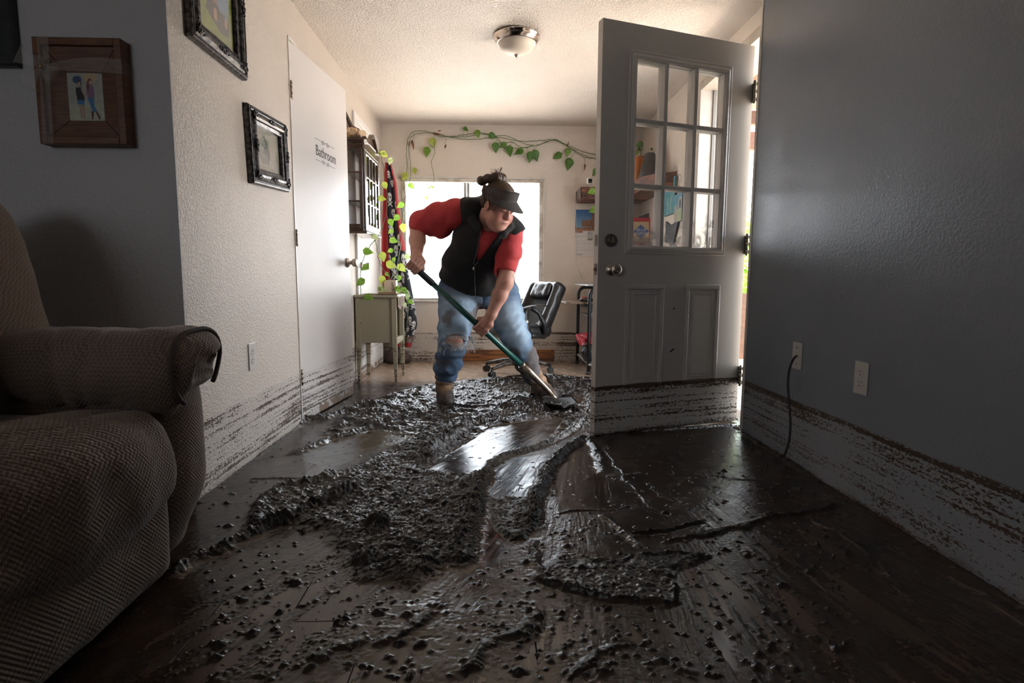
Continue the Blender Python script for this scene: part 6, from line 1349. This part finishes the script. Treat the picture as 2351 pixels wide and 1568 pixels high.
b.build('swirl', M('orange_carving', (.50, .20, .05), .5), orn); b = B(); b.tube([oc_ + Vector((0, 0, .2)), oc_ + Vector((0, .0, .9)), Vector((oc_.x, 6.0, 2.3))], .003, 5); b.build('string', MAT_DKMETAL, orn)
def bush(name, label, c, r, n):
    c = np.array(c); rs3 = np.random.RandomState(int(c[0] * 100) % 1000); d = rs3.randn(n, 3); d /= np.linalg.norm(d, axis=1)[:, None]; p = c + d * np.array(r) * rs3.uniform(.55, 1, (n, 1)); a = rs3.randn(n, 3) * .05; b2 = rs3.randn(n, 3) * .04
    V = np.concatenate([p - a, p + b2, p + a, p - b2]); Q = np.stack([np.arange(n) + k * n for k in range(4)], 1)
    t = thing(name, label, 'shrub', tuple(c - np.array([0, 0, r[2]])))
    o = np_mesh('foliage', V, Q, MAT_LEAF['g'], t, smooth=False); o['kind'] = 'stuff'
    b = B(); b.tube([(c[0], c[1], -.16), (c[0] + .03, c[1], c[2] - r[2] * .3)], [.04, .02], 8); b.build('trunk', MAT_DRIFT, t)
bush('garden_shrub', 'green shrub outside, seen through the door hinge gap', (4.6, 9.2, 1.0), (.9, .6, 1.15), 1600); bush('garden_shrub', 'green shrub outside, seen through the right column of door panes', (3.0, 8.2, 1.0), (.5, .5, 1.1), 1200)

# ================================================================ THE WOMAN SHOVELLING, and her shovel
P = lambda px, py, Y: np.array(at(px, py, Y=Y), np.float64)
SA, SF = np.array((-0.492, 3.378, 0.893)), np.array((0.200, 3.520, 0.242)); SD = (SF - SA) / np.linalg.norm(SF - SA); SLEN = np.linalg.norm(SF - SA)
sv = thing('shovel', 'long-handled shovel with green shaft and black grip held by the woman', 'shovel', (0.38, 3.5, 0))
V3 = lambda p: Vector([float(q) for q in p])
MAT_TEAL = M('dark_green_fibreglass', (0.010, 0.085, 0.072), 0.25, col2=(0.012, 0.065, 0.055), nscale=20)
b = B(); b.tube([V3(SA + SD * t_) for t_ in (0.17, .5, SLEN)], [.0175, .0185, .019], 16); b.build('shaft', MAT_TEAL, sv)
b = B(); b.tube([V3(SA + SD * t_) for t_ in (-.02, -.01, .0, .169, .172)], [.012, .017, .0195, .0205, .019], 16); b.build('grip', M('black_rubber_grip', (.018, .019, .02), .6), sv)
neck = [SF - SD * .035, SF + SD * .06, np.array((.315, 3.560, .128)), np.array((.362, 3.572, .078)), np.array((.388, 3.560, .050)), np.array((.400, 3.530, .030))]
b = B(); b.tube([V3(p) for p in neck], [.0235, .0235, .020, .017, .016, .017], 14); b.cyl(V3(SF - SD * .03), V3(SF - SD * .018), .0255, None, 14); b.build('socket', M('worn_steel_socket', (.36, .31, .26), .35, .85, col2=(.22, .17, .13), nscale=25), sv)
def blade(u, v):
    d0 = np.array((.402, 3.528, .030)); ax_ = np.array((.10, -.985, -.10)); sd_ = np.array((.985, .10, .0))
    L = .24 * v; wv = (.5 + .5 * min(1, v * 6)) * (1 if v < .72 else math.sqrt(max(.02, 1 - ((v - .72) / .285) ** 2))) * .100
    p = d0 + ax_ * L + sd_ * ((u - .5) * 2 * wv); p[2] = max(p[2] + .022 * (2 * u - 1) ** 2 + 0.012 * v + .014, .024); return p
b = B(); b.grid(blade, 14, 16, True, .003); b.build('blade', M('muddy_steel_blade', (.03, .026, .024), .4, .4), sv)

wm = thing('person', 'woman in red shirt, black vest and ripped jeans bending to shovel mud', 'person', (0.0, 3.68, 0))
# ---- head frame
hf = np.array((.60, -.66, -.45)); hf /= np.linalg.norm(hf); hu = np.array((.28, -.28, .92)); hu -= hf * (hu @ hf); hu /= np.linalg.norm(hu); hr = np.cross(hf, hu)
HO = P(1144, 474, 3.38); HM = np.stack([hr, hf, hu], 1); HS = 1.04
HL = lambda x, y, z: HO + HM @ (np.array((x, y, z)) * HS)
# ---- joints
shR, elR, wrR = P(1042, 490, 3.54), P(960, 521, 3.62), P(956, 592, 3.43)
shL, elL, wrL = P(1172, 538, 3.50), P(1160, 648, 3.42), P(1128, 722, 3.415)
neckb = P(1122, 502, 3.47)
def torso(b, o, k=.05):
    b.ell(P(1096, 640, 3.69), (.248 + o, .165 + o, .155 + o), None, k); b.ell(P(1101, 600, 3.63), (.238 + o, .175 + o, .16 + o), None, k)
    b.ell(P(1112, 548, 3.56), (.200 + o, .150 + o, .14 + o), None, k); b.ell(P(1112, 560, 3.51), (.165 + o, .11 + o, .11 + o), None, k)
    b.cone(P(1064, 487, 3.55), P(1168, 522, 3.53), .068 + o, .070 + o, k); b.ell(P(1100, 486, 3.57), (.12 + o, .10 + o, .085 + o), None, k)
leg_r = [(P(1050, 668, 3.72), .118), (P(1050, 722, 3.63), .106), (P(1040, 780, 3.555), .088), (P(1030, 835, 3.575), .074), (P(1022, 872, 3.60), .052)]
leg_l = [(P(1148, 676, 3.73), .118), (P(1165, 732, 3.72), .106), (P(1188, 786, 3.715), .086), (P(1208, 830, 3.745), .070), (P(1226, 872, 3.78), .050)]
boot_r = [P(1021, 872, 3.60), np.array((-.322, 3.602, .075)), np.array((-.306, 3.500, .045))]
boot_l = [P(1228, 874, 3.785), np.array((.318, 3.765, .075)), np.array((.372, 3.665, .045))]
bd_ = Body((-.60, 3.16, 0.0), (.50, 3.96, 1.46), .0052)
torso(bd_, -.030)
for lg in (leg_r, leg_l): bd_.chain([p for p, r in lg], [r - .016 for p, r in lg], .03)
for bt in (boot_r, boot_l): bd_.chain(bt, [.044, .036, .028], .02)
bd_.chain([shR, elR], [.062, .052], .04); bd_.chain([elR, elR * .55 + wrR * .45, wrR], [.052, .050, .033], .02)
bd_.chain([shL, elL], [.062, .050], .04); bd_.chain([elL, elL * .6 + wrL * .4, wrL], [.049, .047, .032], .02)
bd_.cone(neckb, HL(0, -.035, -.03), .068, .062, .03)
# ---- head and face
def HE(c, r, k=.012, op='add', rot=None): bd_.ell(HL(*c), np.array(r) * HS, HM if rot is None else HM @ rot, k, op)
HE((0, -.012, .040), (.076, .096, .090)); HE((0, .028, -.048), (.070, .062, .068), .03); HE((0, .068, -.098), (.032, .026, .024), .025); HE((0, .035, -.112), (.045, .045, .022), .03)
HE((0, .035, -.085), (.055, .050, .035), .03)
for s_ in (-1, 1):
    HE((s_ * .042, .052, -.042), (.035, .035, .037), .025); HE((s_ * .032, .100, .008), (.020, .016, .014), .010, 'sub'); HE((s_ * .032, .080, .007), (.0165, .013, .0125), .004)
    HE((s_ * .032, .0865, .0115), (.0165, .0075, .0065), .003); HE((s_ * .030, .092, .026), (.022, .008, .0065), .010)
    HE((s_ * .0765, -.008, -.008), (.010, .021, .031), .004); HE((s_ * .083, -.004, -.006), (.005, .012, .018), .003, 'sub'); HE((s_ * .0125, .094, -.033), (.0085, .010, .008), .006)
    HE((s_ * .0075, .100, -.0405), (.0035, .004, .003), .002, 'sub')
bd_.cone(HL(0, .085, .014), HL(0, .100, -.027), .0095 * HS, .0125 * HS, .016); HE((0, .1035, -.030), (.0125, .0110, .0100), .008)
HE((0, .083, -.062), (.028, .014, .017), .012); HE((0, .0935, -.0585), (.0215, .0065, .0050), .004); HE((0, .092, -.0695), (.0195, .0068, .0055), .004); HE((0, .102, -.0640), (.0235, .0085, .0016), .002, 'sub')
# ---- hands closing on the shaft
def hand(cpt, wrist, a, nsig, sc=1.0, tside=1):
    a = a / np.linalg.norm(a); w = wrist - cpt; w = w - a * (w @ a); w /= np.linalg.norm(w); n = np.cross(a, w)
    if n[1] > 0: n = -n
    q = lambda al, ph, r: cpt + a * al * sc + (n * math.cos(math.radians(ph)) - w * math.sin(math.radians(ph))) * r * sc
    mcp = []
    for i, al in enumerate((-.033, -.011, .011, .032)):
        L_ = (1.0, 1.06, 1.0, .88)[i] if tside < 0 else (.88, 1.0, 1.06, 1.0)[i]
        rr = .0092 * (1.02 if .9 < L_ else .92)
        m0 = q(al, -42, .045); m1 = q(al * 1.02, 20 + 6 * L_, .0375); m2 = q(al * 1.0, 92 * L_, .0335); m3 = q(al * .98, 150 * L_, .031); m4 = q(al * .97, 195 * L_, .029)
        bd_.chain([m0, m1, m2, m3, m4], [rr * 1.25 * sc, rr * 1.15 * sc, rr * 1.05 * sc, rr * .95 * sc, rr * .82 * sc], .0035); mcp.append(m0); 
        bd_.ell(m1, (rr * 1.25 * sc,) * 3, None, .003)
    palm = q(0, -70, .050); Mh = np.stack([a, w, n], 1); bd_.rbox(cpt + w * .048 * sc + n * .012 * sc, np.array((.040, .036, .016)) * sc, .014 * sc, Mh, .014)
    bd_.cone(cpt + w * .060 * sc + n * .010 * sc, wrist, .030 * sc, .032, .02)
    t0 = cpt + w * .062 * sc + a * tside * .028 * sc; t1 = q(tside * .052, -95, .036); t2 = q(tside * .046, -150, .032); t3 = q(tside * .030, -200, .031)
    bd_.chain([t0, t1, t2, t3], [.017 * sc, .0125 * sc, .0112 * sc, .0090 * sc], .006)
hR, hL_ = SA + SD * .020, SA + SD * .575
hand(hR, wrR, SD, 1, 1.0, 1); hand(hL_, wrL, SD, 1, 1.0, -1)
V_, Q_ = bd_.mesh(); V_ = relax(V_, Q_, 1, .35)
hl = ((V_ - HO) @ HM) / HS; hx, hy, hz = hl[:, 0], hl[:, 1], hl[:, 2]
C_ = np.ones((len(V_), 4), np.float32); base = np.array((.55, .285, .220)); nz_ = fbm3(V_ * 22, 3, 7)[:, None]; C_[:, :3] = base + nz_ * np.array((.05, .03, .025))
headm = (np.abs(hx) < .13) & (np.abs(hy) < .15) & (hz > -.15) & (hz < .16)
def paint(m, col, f): C_[:, :3] = C_[:, :3] * (1 - (m * f)[:, None]) + np.array(col) * (m * f)[:, None]
for s_ in (-1, 1):
    paint(headm * np.exp(-(((hx - s_ * .045) / .026) ** 2 + ((hz + .035) / .024) ** 2)) * (hy > .02), (.47, .135, .12), .75)
    paint(headm * (((hx - s_ * .032) / .0165) ** 2 + ((hz - .0025) / .0022) ** 2 < 1) * (hy > .07), (.05, .03, .025), .85)
    paint(headm * (((hx - s_ * .032) / .022) ** 2 + ((hz - .030 + .25 * abs(0)) / .0038) ** 2 < 1) * (hy > .07), (.16, .09, .06), .7)
    paint(headm * (np.hypot(hx - s_ * .080, (hz + .004) / 1.6) < .012) * (np.abs(hy + .006) < .016), (.40, .15, .11), .6)
paint(headm * np.exp(-((hx / .014) ** 2 + ((hz + .032) / .010) ** 2)) * (hy > .09), (.52, .19, .15), .5)
paint(headm * ((hx / .0225) ** 2 + ((hz + .064) / .0105) ** 2 < 1) * (hy > .078), (.42, .15, .13), .8); paint(headm * ((hx / .022) ** 2 + ((hz + .0640) / .0016) ** 2 < 1) * (hy > .078), (.12, .04, .035), .85)
for hc_, wr_ in ((hR, wrR), (hL_, wrL)): paint(np.exp(-(np.linalg.norm(V_ - hc_, axis=1) / .06) ** 2), (.44, .20, .15), .5)
dirt = sstep(.1, .35, fbm3(V_ * 30, 3, 9)) * (V_[:, 2] < 1.0); paint(dirt, (.16, .10, .07), .35)
t = NT('skin'); t.set(Base_Color=t.attr('Col'), Roughness=.5); t.p.inputs['Subsurface Weight'].default_value = .12; t.p.inputs['Subsurface Radius'].default_value = (.012, .005, .003); t.p.inputs['Subsurface Scale'].default_value = .5; t.bump(t.noise(t.pos(), 420, 2), .15, .0008)
np_mesh('body', V_, Q_, t.m, wm, attrs={'Col': ('FLOAT_COLOR', C_)})

# ---- jeans
jb = Body((-.50, 3.38, 0.0), (.46, 3.98, .95), .0068)
jb.ell(P(1100, 668, 3.72), (.212, .155, .12), None, .05)
jr = [(P(1050, 668, 3.72), .130), (P(1051, 715, 3.64), .121), (P(1044, 752, 3.58), .104), (P(1039, 790, 3.555), .091), (P(1030, 830, 3.575), .082), (P(1024, 860, 3.595), .074)]
jl = [(P(1148, 676, 3.73), .130), (P(1164, 726, 3.72), .112), (P(1186, 778, 3.715), .093), (P(1205, 822, 3.745), .084), (P(1221, 862, 3.775), .066)]
for lg in (jr, jl): jb.chain([p for p, r in lg], [r for p, r in lg], .025)
jb.ell(P(1024, 848, 3.59), (.082, .085, .040), None, .02)
for bt, y_ in ((boot_r, 876), (boot_l, 868)): pass
jb.cone(P(1022, 862, 3.60), P(1020, 900, 3.61), .060, .060, .0, 'sub'); jb.cone(P(1224, 866, 3.78), P(1234, 905, 3.79), .052, .056, .0, 'sub')
jb.cut(P(1022, 873, 3.60), (0, 0, -1)) if False else None
kc = P(1048, 783, 3.455); jb.ell(kc, (.078, .070, .040), None, .004, 'sub')
V_, Q_ = jb.mesh(); N_ = vnormals(V_, Q_)
def along(V, lg):
    d = np.full(len(V), 9.); tt = np.zeros(len(V)); acc = 0
    for i in range(len(lg) - 1):
        a_, b2 = lg[i][0], lg[i + 1][0]; e = b2 - a_; L = np.linalg.norm(e); t_ = np.clip(((V - a_) @ e) / (L * L), 0, 1); q = np.linalg.norm(V - a_ - t_[:, None] * e, axis=1); m = q < d; d[m] = q[m]; tt[m] = acc + t_[m] * L; acc += L
    return d, tt
dr_, tr_ = along(V_, jr); dl_, tl2 = along(V_, jl); isr = dr_ < dl_; tt = np.where(isr, tr_, tl2)
wr = fbm3(V_ * 9, 2, 3) * 3.0; amp = np.where(isr, .004 + .008 * sstep(.28, .5, tt), .0055) * (.6 + .5 * fbm3(V_ * 5, 2, 8))
V_ = V_ + N_ * (amp * np.sin(tt * np.where(isr, 70, 95) + wr + 14 * V_[:, 0]))[:, None] + N_ * (.006 * fbm3(V_ * 14, 2, 4))[:, None]
C_ = np.ones((len(V_), 4), np.float32); dn = fbm3(V_ * 7, 3, 12)[:, None]
fade = (sstep(.02, .14, tt) * sstep(.46, .26, tt))[:, None] * np.clip(-N_[:, 1:2] * 1.2, 0, 1) * np.where(isr[:, None], 1, 1.3)
C_[:, :3] = np.array((.085, .135, .215)) + fade * np.array((.19, .24, .27)) + dn * np.array((.055, .07, .085)) + .05 * fbm3(V_ * np.array((30, 30, 60)), 2, 19)[:, None]
st_ = sstep(.18, .34, fbm3(V_ * 6 + 3, 3, 15) + .46 * sstep(.20, .50, tt) * (~isr) + .10 * sstep(.35, .55, tt)); C_[:, :3] = C_[:, :3] * (1 - .75 * st_[:, None]) + np.array((.13, .095, .07)) * .75 * st_[:, None]
kd = np.linalg.norm((V_ - kc) / np.array((.09, .12, .055)), axis=1); fr_ = sstep(1.25, .95, kd) * (V_[:, 1] < 3.56); fr_ = fr_ * sstep(-.1, .25, fbm3(V_ * 45, 2, 17)); C_[:, :3] = C_[:, :3] * (1 - fr_[:, None]) + np.array((.42, .46, .52)) * fr_[:, None]
np_mesh('jeans', V_, Q_, vcol_mat('worn_denim', .85, .2, (500, .4, .001)), wm, attrs={'Col': ('FLOAT_COLOR', C_)})
b = B(); rf = random.Random(5)
for k in range(150):
    top_ = k % 2; a_ = rf.uniform(-1, 1) if k % 3 else rf.choice((-1, 1)) * rf.uniform(.78, 1); p = Vector(kc) + Vector((.078 * a_, -.005 + .03 * abs(a_), (.034 if top_ else -.034) * (1 - .35 * a_ * a_))); 
    if abs(a_) > .75: p = p + Vector((0.012 * (1 if a_ > 0 else -1), .02, 0))
    L = rf.uniform(.015, .04) * (2.0 if abs(a_) > .7 else 1); pts = [p]
    for j in range(3): pts.append(pts[-1] + Vector((rf.uniform(-.4, .4) + .4 * a_, rf.uniform(-.5, .05), -rf.uniform(.5, 1.0))) * (L / 3))
    b.tube(pts, .0015, 3)
for k in range(5): b.tube([Vector(kc) + Vector((-.06 + .005 * k, .012, -.008 - .005 * k)), Vector(kc) + Vector((0, -.002, -.016 - .005 * k)), Vector(kc) + Vector((.06, .010, -.010 - .005 * k))], .0016, 4)
o = b.build('frayed_threads', M('white_denim_threads', (.62, .63, .65), .8), wm); o['kind'] = 'stuff'

# ---- boots
for bt, toe in ((boot_r, np.array((-.300, 3.485, .040))), (boot_l, np.array((.380, 3.650, .040)))):
    c_ = bt[1]; b = Body(c_ - np.array((.2, .25, .09)), c_ + np.array((.2, .25, .26)), .006)
    b.chain([bt[0] + np.array((0, 0, .02)), bt[1] + np.array((0, 0, .02))], [.062, .056], .02); hl_ = bt[1] + (bt[1] - toe) * .25; hl_[2] = .045
    b.chain([hl_, (bt[1] + toe) / 2 * np.array((1, 1, 0)) + np.array((0, 0, .05)), toe], [.043, .052, .043], .025); b.ell(toe * np.array((1, 1, 0)) + np.array((0, 0, .036)), (.050, .055, .034), None, .02)
    b.cone(hl_ * np.array((1, 1, 0)) + np.array((0, 0, .018)), toe * np.array((1, 1, 0)) + np.array((0, 0, .016)), .046, .050, .015)
    b.cut((0, 0, .004), (0, 0, -1)); V_, Q_ = b.mesh(); N_ = vnormals(V_, Q_); V_ = V_ + N_ * (.004 * np.sin(V_[:, 2] * 150 + 3 * fbm3(V_ * 14, 2, 2)) * sstep(.07, .13, V_[:, 2]) + .007 * fbm3(V_ * 24, 3, 5) * sstep(.13, .04, V_[:, 2]))[:, None]
    V_[:, 2] = np.maximum(V_[:, 2], .003); C_ = np.ones((len(V_), 4), np.float32); mu = sstep(.125, .065, V_[:, 2] + .05 * fbm3(V_ * 18, 3, 6)); le = np.array((.27, .165, .095)) + .06 * fbm3(V_ * 20, 3, 3)[:, None]
    C_[:, :3] = le * (1 - mu[:, None]) + np.array((.045, .032, .026)) * mu[:, None]; np_mesh('boot', V_, Q_, vcol_mat('muddy_tan_leather', .55, .4, (120, .3, .002)) if 'muddy_tan_leather' not in bpy.data.materials else bpy.data.materials['muddy_tan_leather'], wm, attrs={'Col': ('FLOAT_COLOR', C_)})

# ---- red shirt: sleeves and the front showing in the open vest
MAT_RED = M('red_cotton', (.52, .045, .05), .8, col2=(.44, .035, .04), nscale=10, bump=(260, .3, .001))
sb_ = Body((-.60, 3.25, .70), (.36, 3.85, 1.40), .0068)
torso(sb_, -.016)
sb_.chain([P(1048, 490, 3.54), P(1005, 500, 3.58), P(968, 512, 3.61)], [.094, .088, .074], .03); sb_.chain([P(968, 512, 3.61), P(962, 530, 3.59)], [.074, .072], .03); sb_.ell(P(1012, 528, 3.58), (.07, .06, .055), None, .03)
sb_.chain([P(1172, 535, 3.50), P(1168, 580, 3.46), P(1159, 622, 3.43)], [.082, .074, .066], .03)
_p = P(963, 532, 3.60); sb_.comb(lambda X, Y, Z: np.maximum(((X - _p[0]) * .35 - (Z - _p[2]) * -1 * 0 + 0 * Y), 0) * 0 + np.maximum((Z - _p[2] + .42 * (X - _p[0])) * .92, (X - (-.235))), (-.6, 3.3, .7), (-.2, 3.85, 1.1), 0, 'sub')
aL = (P(1159, 622, 3.43) - P(1172, 535, 3.50)); aL /= np.linalg.norm(aL); _q = P(1159, 624, 3.43)
sb_.comb(lambda X, Y, Z: np.maximum(-((X - _q[0]) * aL[0] + (Y - _q[1]) * aL[1] + (Z - _q[2]) * aL[2]), np.maximum(-(X - .02), (Y - 3.60))), (.0, 3.2, .65), (.36, 3.6, .95), 0, 'sub')
neckc = HL(0, -.03, -.12); sb_.cone(P(1124, 506, 3.46), P(1132, 480, 3.38), .072, .072, .01, 'sub')
def foldR(V):
    return .0035 * np.sin((V[:, 0] * .8 - V[:, 2] * .6) * 75 + 3 * fbm3(V * 8, 2, 2)) * sstep(-.22, -.32, V[:, 0]) + .0028 * np.sin((V[:, 2]) * 80 + 4 * fbm3(V * 8, 2, 5)) * sstep(.06, .12, V[:, 0]) + .004 * fbm3(V * 14, 2, 3)
soft('shirt', sb_, MAT_RED, wm, 0, 1, 1, 0, foldR)
# ---- vest
_t = NT('black_fleece'); _t.set(Base_Color=_t.mix(_t.noise(_t.pos(), 160, 3), (.003, .003, .0035), (.011, .0105, .0115)), Roughness=.9); _t.p.inputs['Sheen Weight'].default_value = .04; _t.bump(_t.noise(_t.pos(), 240, 3), .6, .002); MAT_FLEECE = _t.m
vb = Body((-.42, 3.25, .55), (.36, 3.98, 1.38), .0068)
torso(vb, .004, .045)
vb.cone(P(1066, 484, 3.55), P(1085, 486, 3.5), .080, .085, .03); vb.cone(P(1155, 518, 3.51), P(1178, 536, 3.50), .082, .086, .03)
tax = P(1125, 490, 3.42) - P(1100, 655, 3.74); tax /= np.linalg.norm(tax)
vb.cut(P(1112, 703, 3.49), -tax)
col_pts = [P(1088, 466, 3.58), P(1082, 484, 3.50), P(1088, 506, 3.43), P(1102, 528, 3.375)]; vb.chain(col_pts, [.030, .032, .030, .020], .012)
col_pts2 = [P(1140, 470, 3.56), P(1164, 496, 3.48), P(1168, 520, 3.42), P(1156, 538, 3.365), P(1142, 542, 3.345)]; vb.chain(col_pts2, [.026, .028, .028, .024, .014], .012)
vb.chain([col_pts[0], P(1112, 458, 3.60), col_pts2[0]], [.030, .028, .026], .012)
vb.cone(P(1126, 508, 3.44), P(1136, 480, 3.37), .066, .075, .006, 'sub')
wA, wB_, wC = P(1106, 516, 3.40), P(1146, 536, 3.36), P(1090, 610, 3.42)
def wedge(X, Y, Z):
    def e(p, q): n = np.array((q[2] - p[2], -(q[0] - p[0]))); n = n / np.linalg.norm(n); return (X - p[0]) * n[0] + (Z - p[2]) * n[1]
    c_ = (wA + wB_ + wC) / 3; out = None
    for p, q in ((wA, wC), (wC, wB_), (wB_, wA)):
        n = np.array((q[2] - p[2], -(q[0] - p[0]))); n = n / np.linalg.norm(n)
        if (c_[0] - p[0]) * n[0] + (c_[2] - p[2]) * n[1] > 0: n = -n
        d = (X - p[0]) * n[0] + (Z - p[2]) * n[1]; out = d if out is None else np.maximum(out, d)
    return np.maximum(out, Y - 3.56)
vb.comb(wedge, np.minimum(np.minimum(wA, wB_), wC) - np.array((0, .2, 0)), np.maximum(np.maximum(wA, wB_), wC) + np.array((0, .2, 0)), .004, 'sub')
# arm openings
vb.comb(lambda X, Y, Z: np.maximum((X - (P(1048, 490, 3.54)[0] - .005 - .35 * (1.22 - Z))), -(Z - 1.005)), (-.45, 3.3, 1.0), (-.2, 3.9, 1.38), .01, 'sub')
_a0, _a1, _a2 = P(1197, 533, 3.47), P(1146, 566, 3.40), P(1142, 632, 3.42); _nn = np.array((-(_a1[2] - _a0[2]), _a1[0] - _a0[0])); _nn = _nn / np.linalg.norm(_nn)
if _nn[1] > 0: _nn = -_nn
vb.comb(lambda X, Y, Z: np.maximum(np.maximum(-((X - _a0[0]) * _nn[0] + (Z - _a0[2]) * _nn[1]), _a1[0] - X), np.maximum(_a2[2] - Z, Y - 3.60)), (-.03, 3.2, .8), (.36, 3.62, 1.2), .004, 'sub')
def fv(V): return .006 * np.sin(V[:, 2] * 38 + 5 * fbm3(V * 5, 2, 2)) * sstep(1.05, .85, V[:, 2]) + .008 * fbm3(V * 8, 2, 3)
soft('vest', vb, MAT_FLEECE, wm, 0, 1, 1, 0, fv)
MAT_ZIP = M('grey_zip', (.16, .16, .17), .5, .3)
def onvest(px, py):      # front of the vest along the view of its own panels
    return px, py
bv = bpy.data.objects['vest']
def surf(px, py, lift=.002):
    o_ = Vector((0, 0, CAM_H)); d_ = ray(px, py).normalized(); L = bv.location + root_loc(bv)
    ok, loc, nor, _ = bv.ray_cast(o_ - L, d_)
    return (loc + L + nor * lift) if ok else at(px, py, Y=3.4)
bpy.context.view_layer.update()
def zipline(pts, r=.0022):
    out = []
    for i in range(len(pts) - 1):
        for k in range(5): t_ = k / 5; out.append(surf(pts[i][0] + (pts[i + 1][0] - pts[i][0]) * t_, pts[i][1] + (pts[i + 1][1] - pts[i][1]) * t_))
    out.append(surf(*pts[-1]))
    for _ in range(2): out = [out[0]] + [(out[i - 1] + 2 * out[i] + out[i + 1]) / 4 for i in range(1, len(out) - 1)] + [out[-1]]
    return out
b = B(); b.tube(zipline([(1103, 530), (1100, 550), (1094, 580), (1087, 606)]), .0022, 6); b.tube(zipline([(1140, 545), (1122, 560), (1110, 580), (1100, 600), (1089, 610)]), .0022, 6); b.tube(zipline([(1089, 612), (1090, 640), (1092, 686)]), .0016, 6); b.build('zip', MAT_ZIP, wm)
zp = surf(1087, 612, .006); b = B(); b.box(zp - Vector((.004, .002, .018)), zp + Vector((.004, .002, .0)), .001); b.build('zip_pull', M('zip_pull_metal', (.55, .45, .42), .35, .7), wm)

# ---- hair, bun, loose locks
hb_ = Body(HO - .24, HO + .28, .0048)
def AE(bd, c, r, k=.012, op='add', rot=None): bd.ell(HL(*c), np.array(r) * HS, HM if rot is None else HM @ rot, k, op)
AE(hb_, (0, -.016, .046), (.085, .103, .096)); AE(hb_, (0, -.06, .005), (.074, .058, .062), .03)
hb_.comb(lambda X, Y, Z: np.maximum(np.maximum(-(((X - HO[0]) * hf[0] + (Y - HO[1]) * hf[1] + (Z - HO[2]) * hf[2]) / HS - .012 - .9 * np.maximum(((X - HO[0]) * hu[0] + (Y - HO[1]) * hu[1] + (Z - HO[2]) * hu[2]) / HS - .035, -.03)), ((X - HO[0]) * hu[0] + (Y - HO[1]) * hu[1] + (Z - HO[2]) * hu[2]) / HS - .075), -1), HO - .2, HO + .2, .004, 'sub')
bun = HL(.028, -.055, .150); AE(hb_, (.028, -.055, .150), (.034, .030, .026), .012); AE(hb_, (-.005, -.050, .152), (.026, .028, .024), .012); AE(hb_, (.060, -.085, .125), (.028, .030, .024), .014); AE(hb_, (.078, -.112, .098), (.030, .028, .026), .012)
V_, Q_ = hb_.mesh(); N_ = vnormals(V_, Q_); hl = ((V_ - HO) @ HM) / HS; an = np.arctan2(hl[:, 0], hl[:, 1]) * 22 + 3 * fbm3(V_ * 20, 2, 3); V_ = V_ + N_ * (.0016 * np.sin(an * 2) + .002 * fbm3(V_ * 60, 2, 4))[:, None]
_t = NT('light_brown_hair'); _t.set(Base_Color=_t.mix(_t.noise(_t.pos((1, 1, .35)), 190, 3), (.016, .008, .0045), (.115, .058, .028)), Roughness=.45); _t.bump(_t.noise(_t.pos((1, 1, .25)), 320, 2), .6, .002); MAT_HAIR = _t.m
np_mesh('hair', V_, Q_, MAT_HAIR, wm)
b = B()
for k in range(26):
    a_ = rf.uniform(0, 6.28); c0_ = Vector(bun); d = Vector((math.cos(a_) * .03, rf.uniform(-.02, .02), .018 + math.sin(a_) * .022)); b.tube([c0_ + d * .4, c0_ + d, c0_ + d * 1.15 + Vector((rf.uniform(-.02, .02), 0, rf.uniform(-.01, .014)))], [.0022, .0016, .0006], 5)
for k in range(9): q_ = Vector(HL(.02, -.05, .168)); b.tube([q_, q_ + Vector((.0, -.004, .018)), q_ + Vector((.004 + .012 * rf.random(), 0, .030 + .012 * rf.random()))], [.004, .0025, .0008], 5)
for k in range(9):
    q0 = Vector(HL(.080, -.085 + .006 * k * .5, .09)); b.tube([q0, q0 + Vector((-.012 + .002 * k, -.01, -.04)), q0 + Vector((-.004 + .003 * k, -.012, -.085)), q0 + Vector((.004 + .002 * k, -.01, -.13 + .006 * k))], [.003, .0028, .002, .0008], 5)
for k in range(14):
    q0 = HL(.086 - .002 * k, .0 + .006 * k, .045 + rf.uniform(-.01, .02)); q1 = HL(.084, .03 + .003 * k, -.012 + rf.uniform(-.01, .012)); b.tube([Vector(q0), Vector((q0 + q1) / 2 + hr * .006), Vector(q1)], [.0022, .0018, .0007], 5)
o = b.build('loose_locks', MAT_HAIR, wm); o['kind'] = 'stuff'
# ---- sun visor
_t = NT('dark_grey_heathered_visor'); _t.set(Base_Color=_t.mix(_t.noise(_t.pos((60, 60, 420)), 1.0, 3), (.050, .045, .044), (.23, .205, .195)), Roughness=.8); MAT_VISOR = _t.m
def band(u, v):
    th = R(-118 + 236 * u); fz = .5 + .5 * math.cos(th); return HL(.093 * math.sin(th), .112 * math.cos(th) - .014, .060 + .030 * fz + (v - .5) * (.026 + .030 * fz))
b = B(); b.grid(lambda u, v: band(u, v), 48, 4, True, .003); vz = b.build('visor', MAT_VISOR, wm)
def brim(u, v):
    th = R(-88 + 176 * u); c_ = math.cos(th); fz = .5 + .5 * c_; ext = .078 * max(0, c_) ** .55; x = .093 * math.sin(th) * (1 + .16 * v * max(0, c_)); y = .112 * c_ - .014 + ext * v
    z = .060 + .030 * fz - .5 * (.026 + .030 * fz) - v * ext * .42 - .018 * v * (1 - max(0, c_)) ; return HL(x, y, z)
b = B(); b.grid(brim, 40, 12, True, .0035); b.build('brim', MAT_VISOR, vz)
b = B(); b.tube([Vector(HL(.094 * math.sin(R(a_)), .113 * math.cos(R(a_)) - .014, .065)) for a_ in range(112, 250, 9)], .006, 6); b.build('strap', MAT_VISOR, vz)
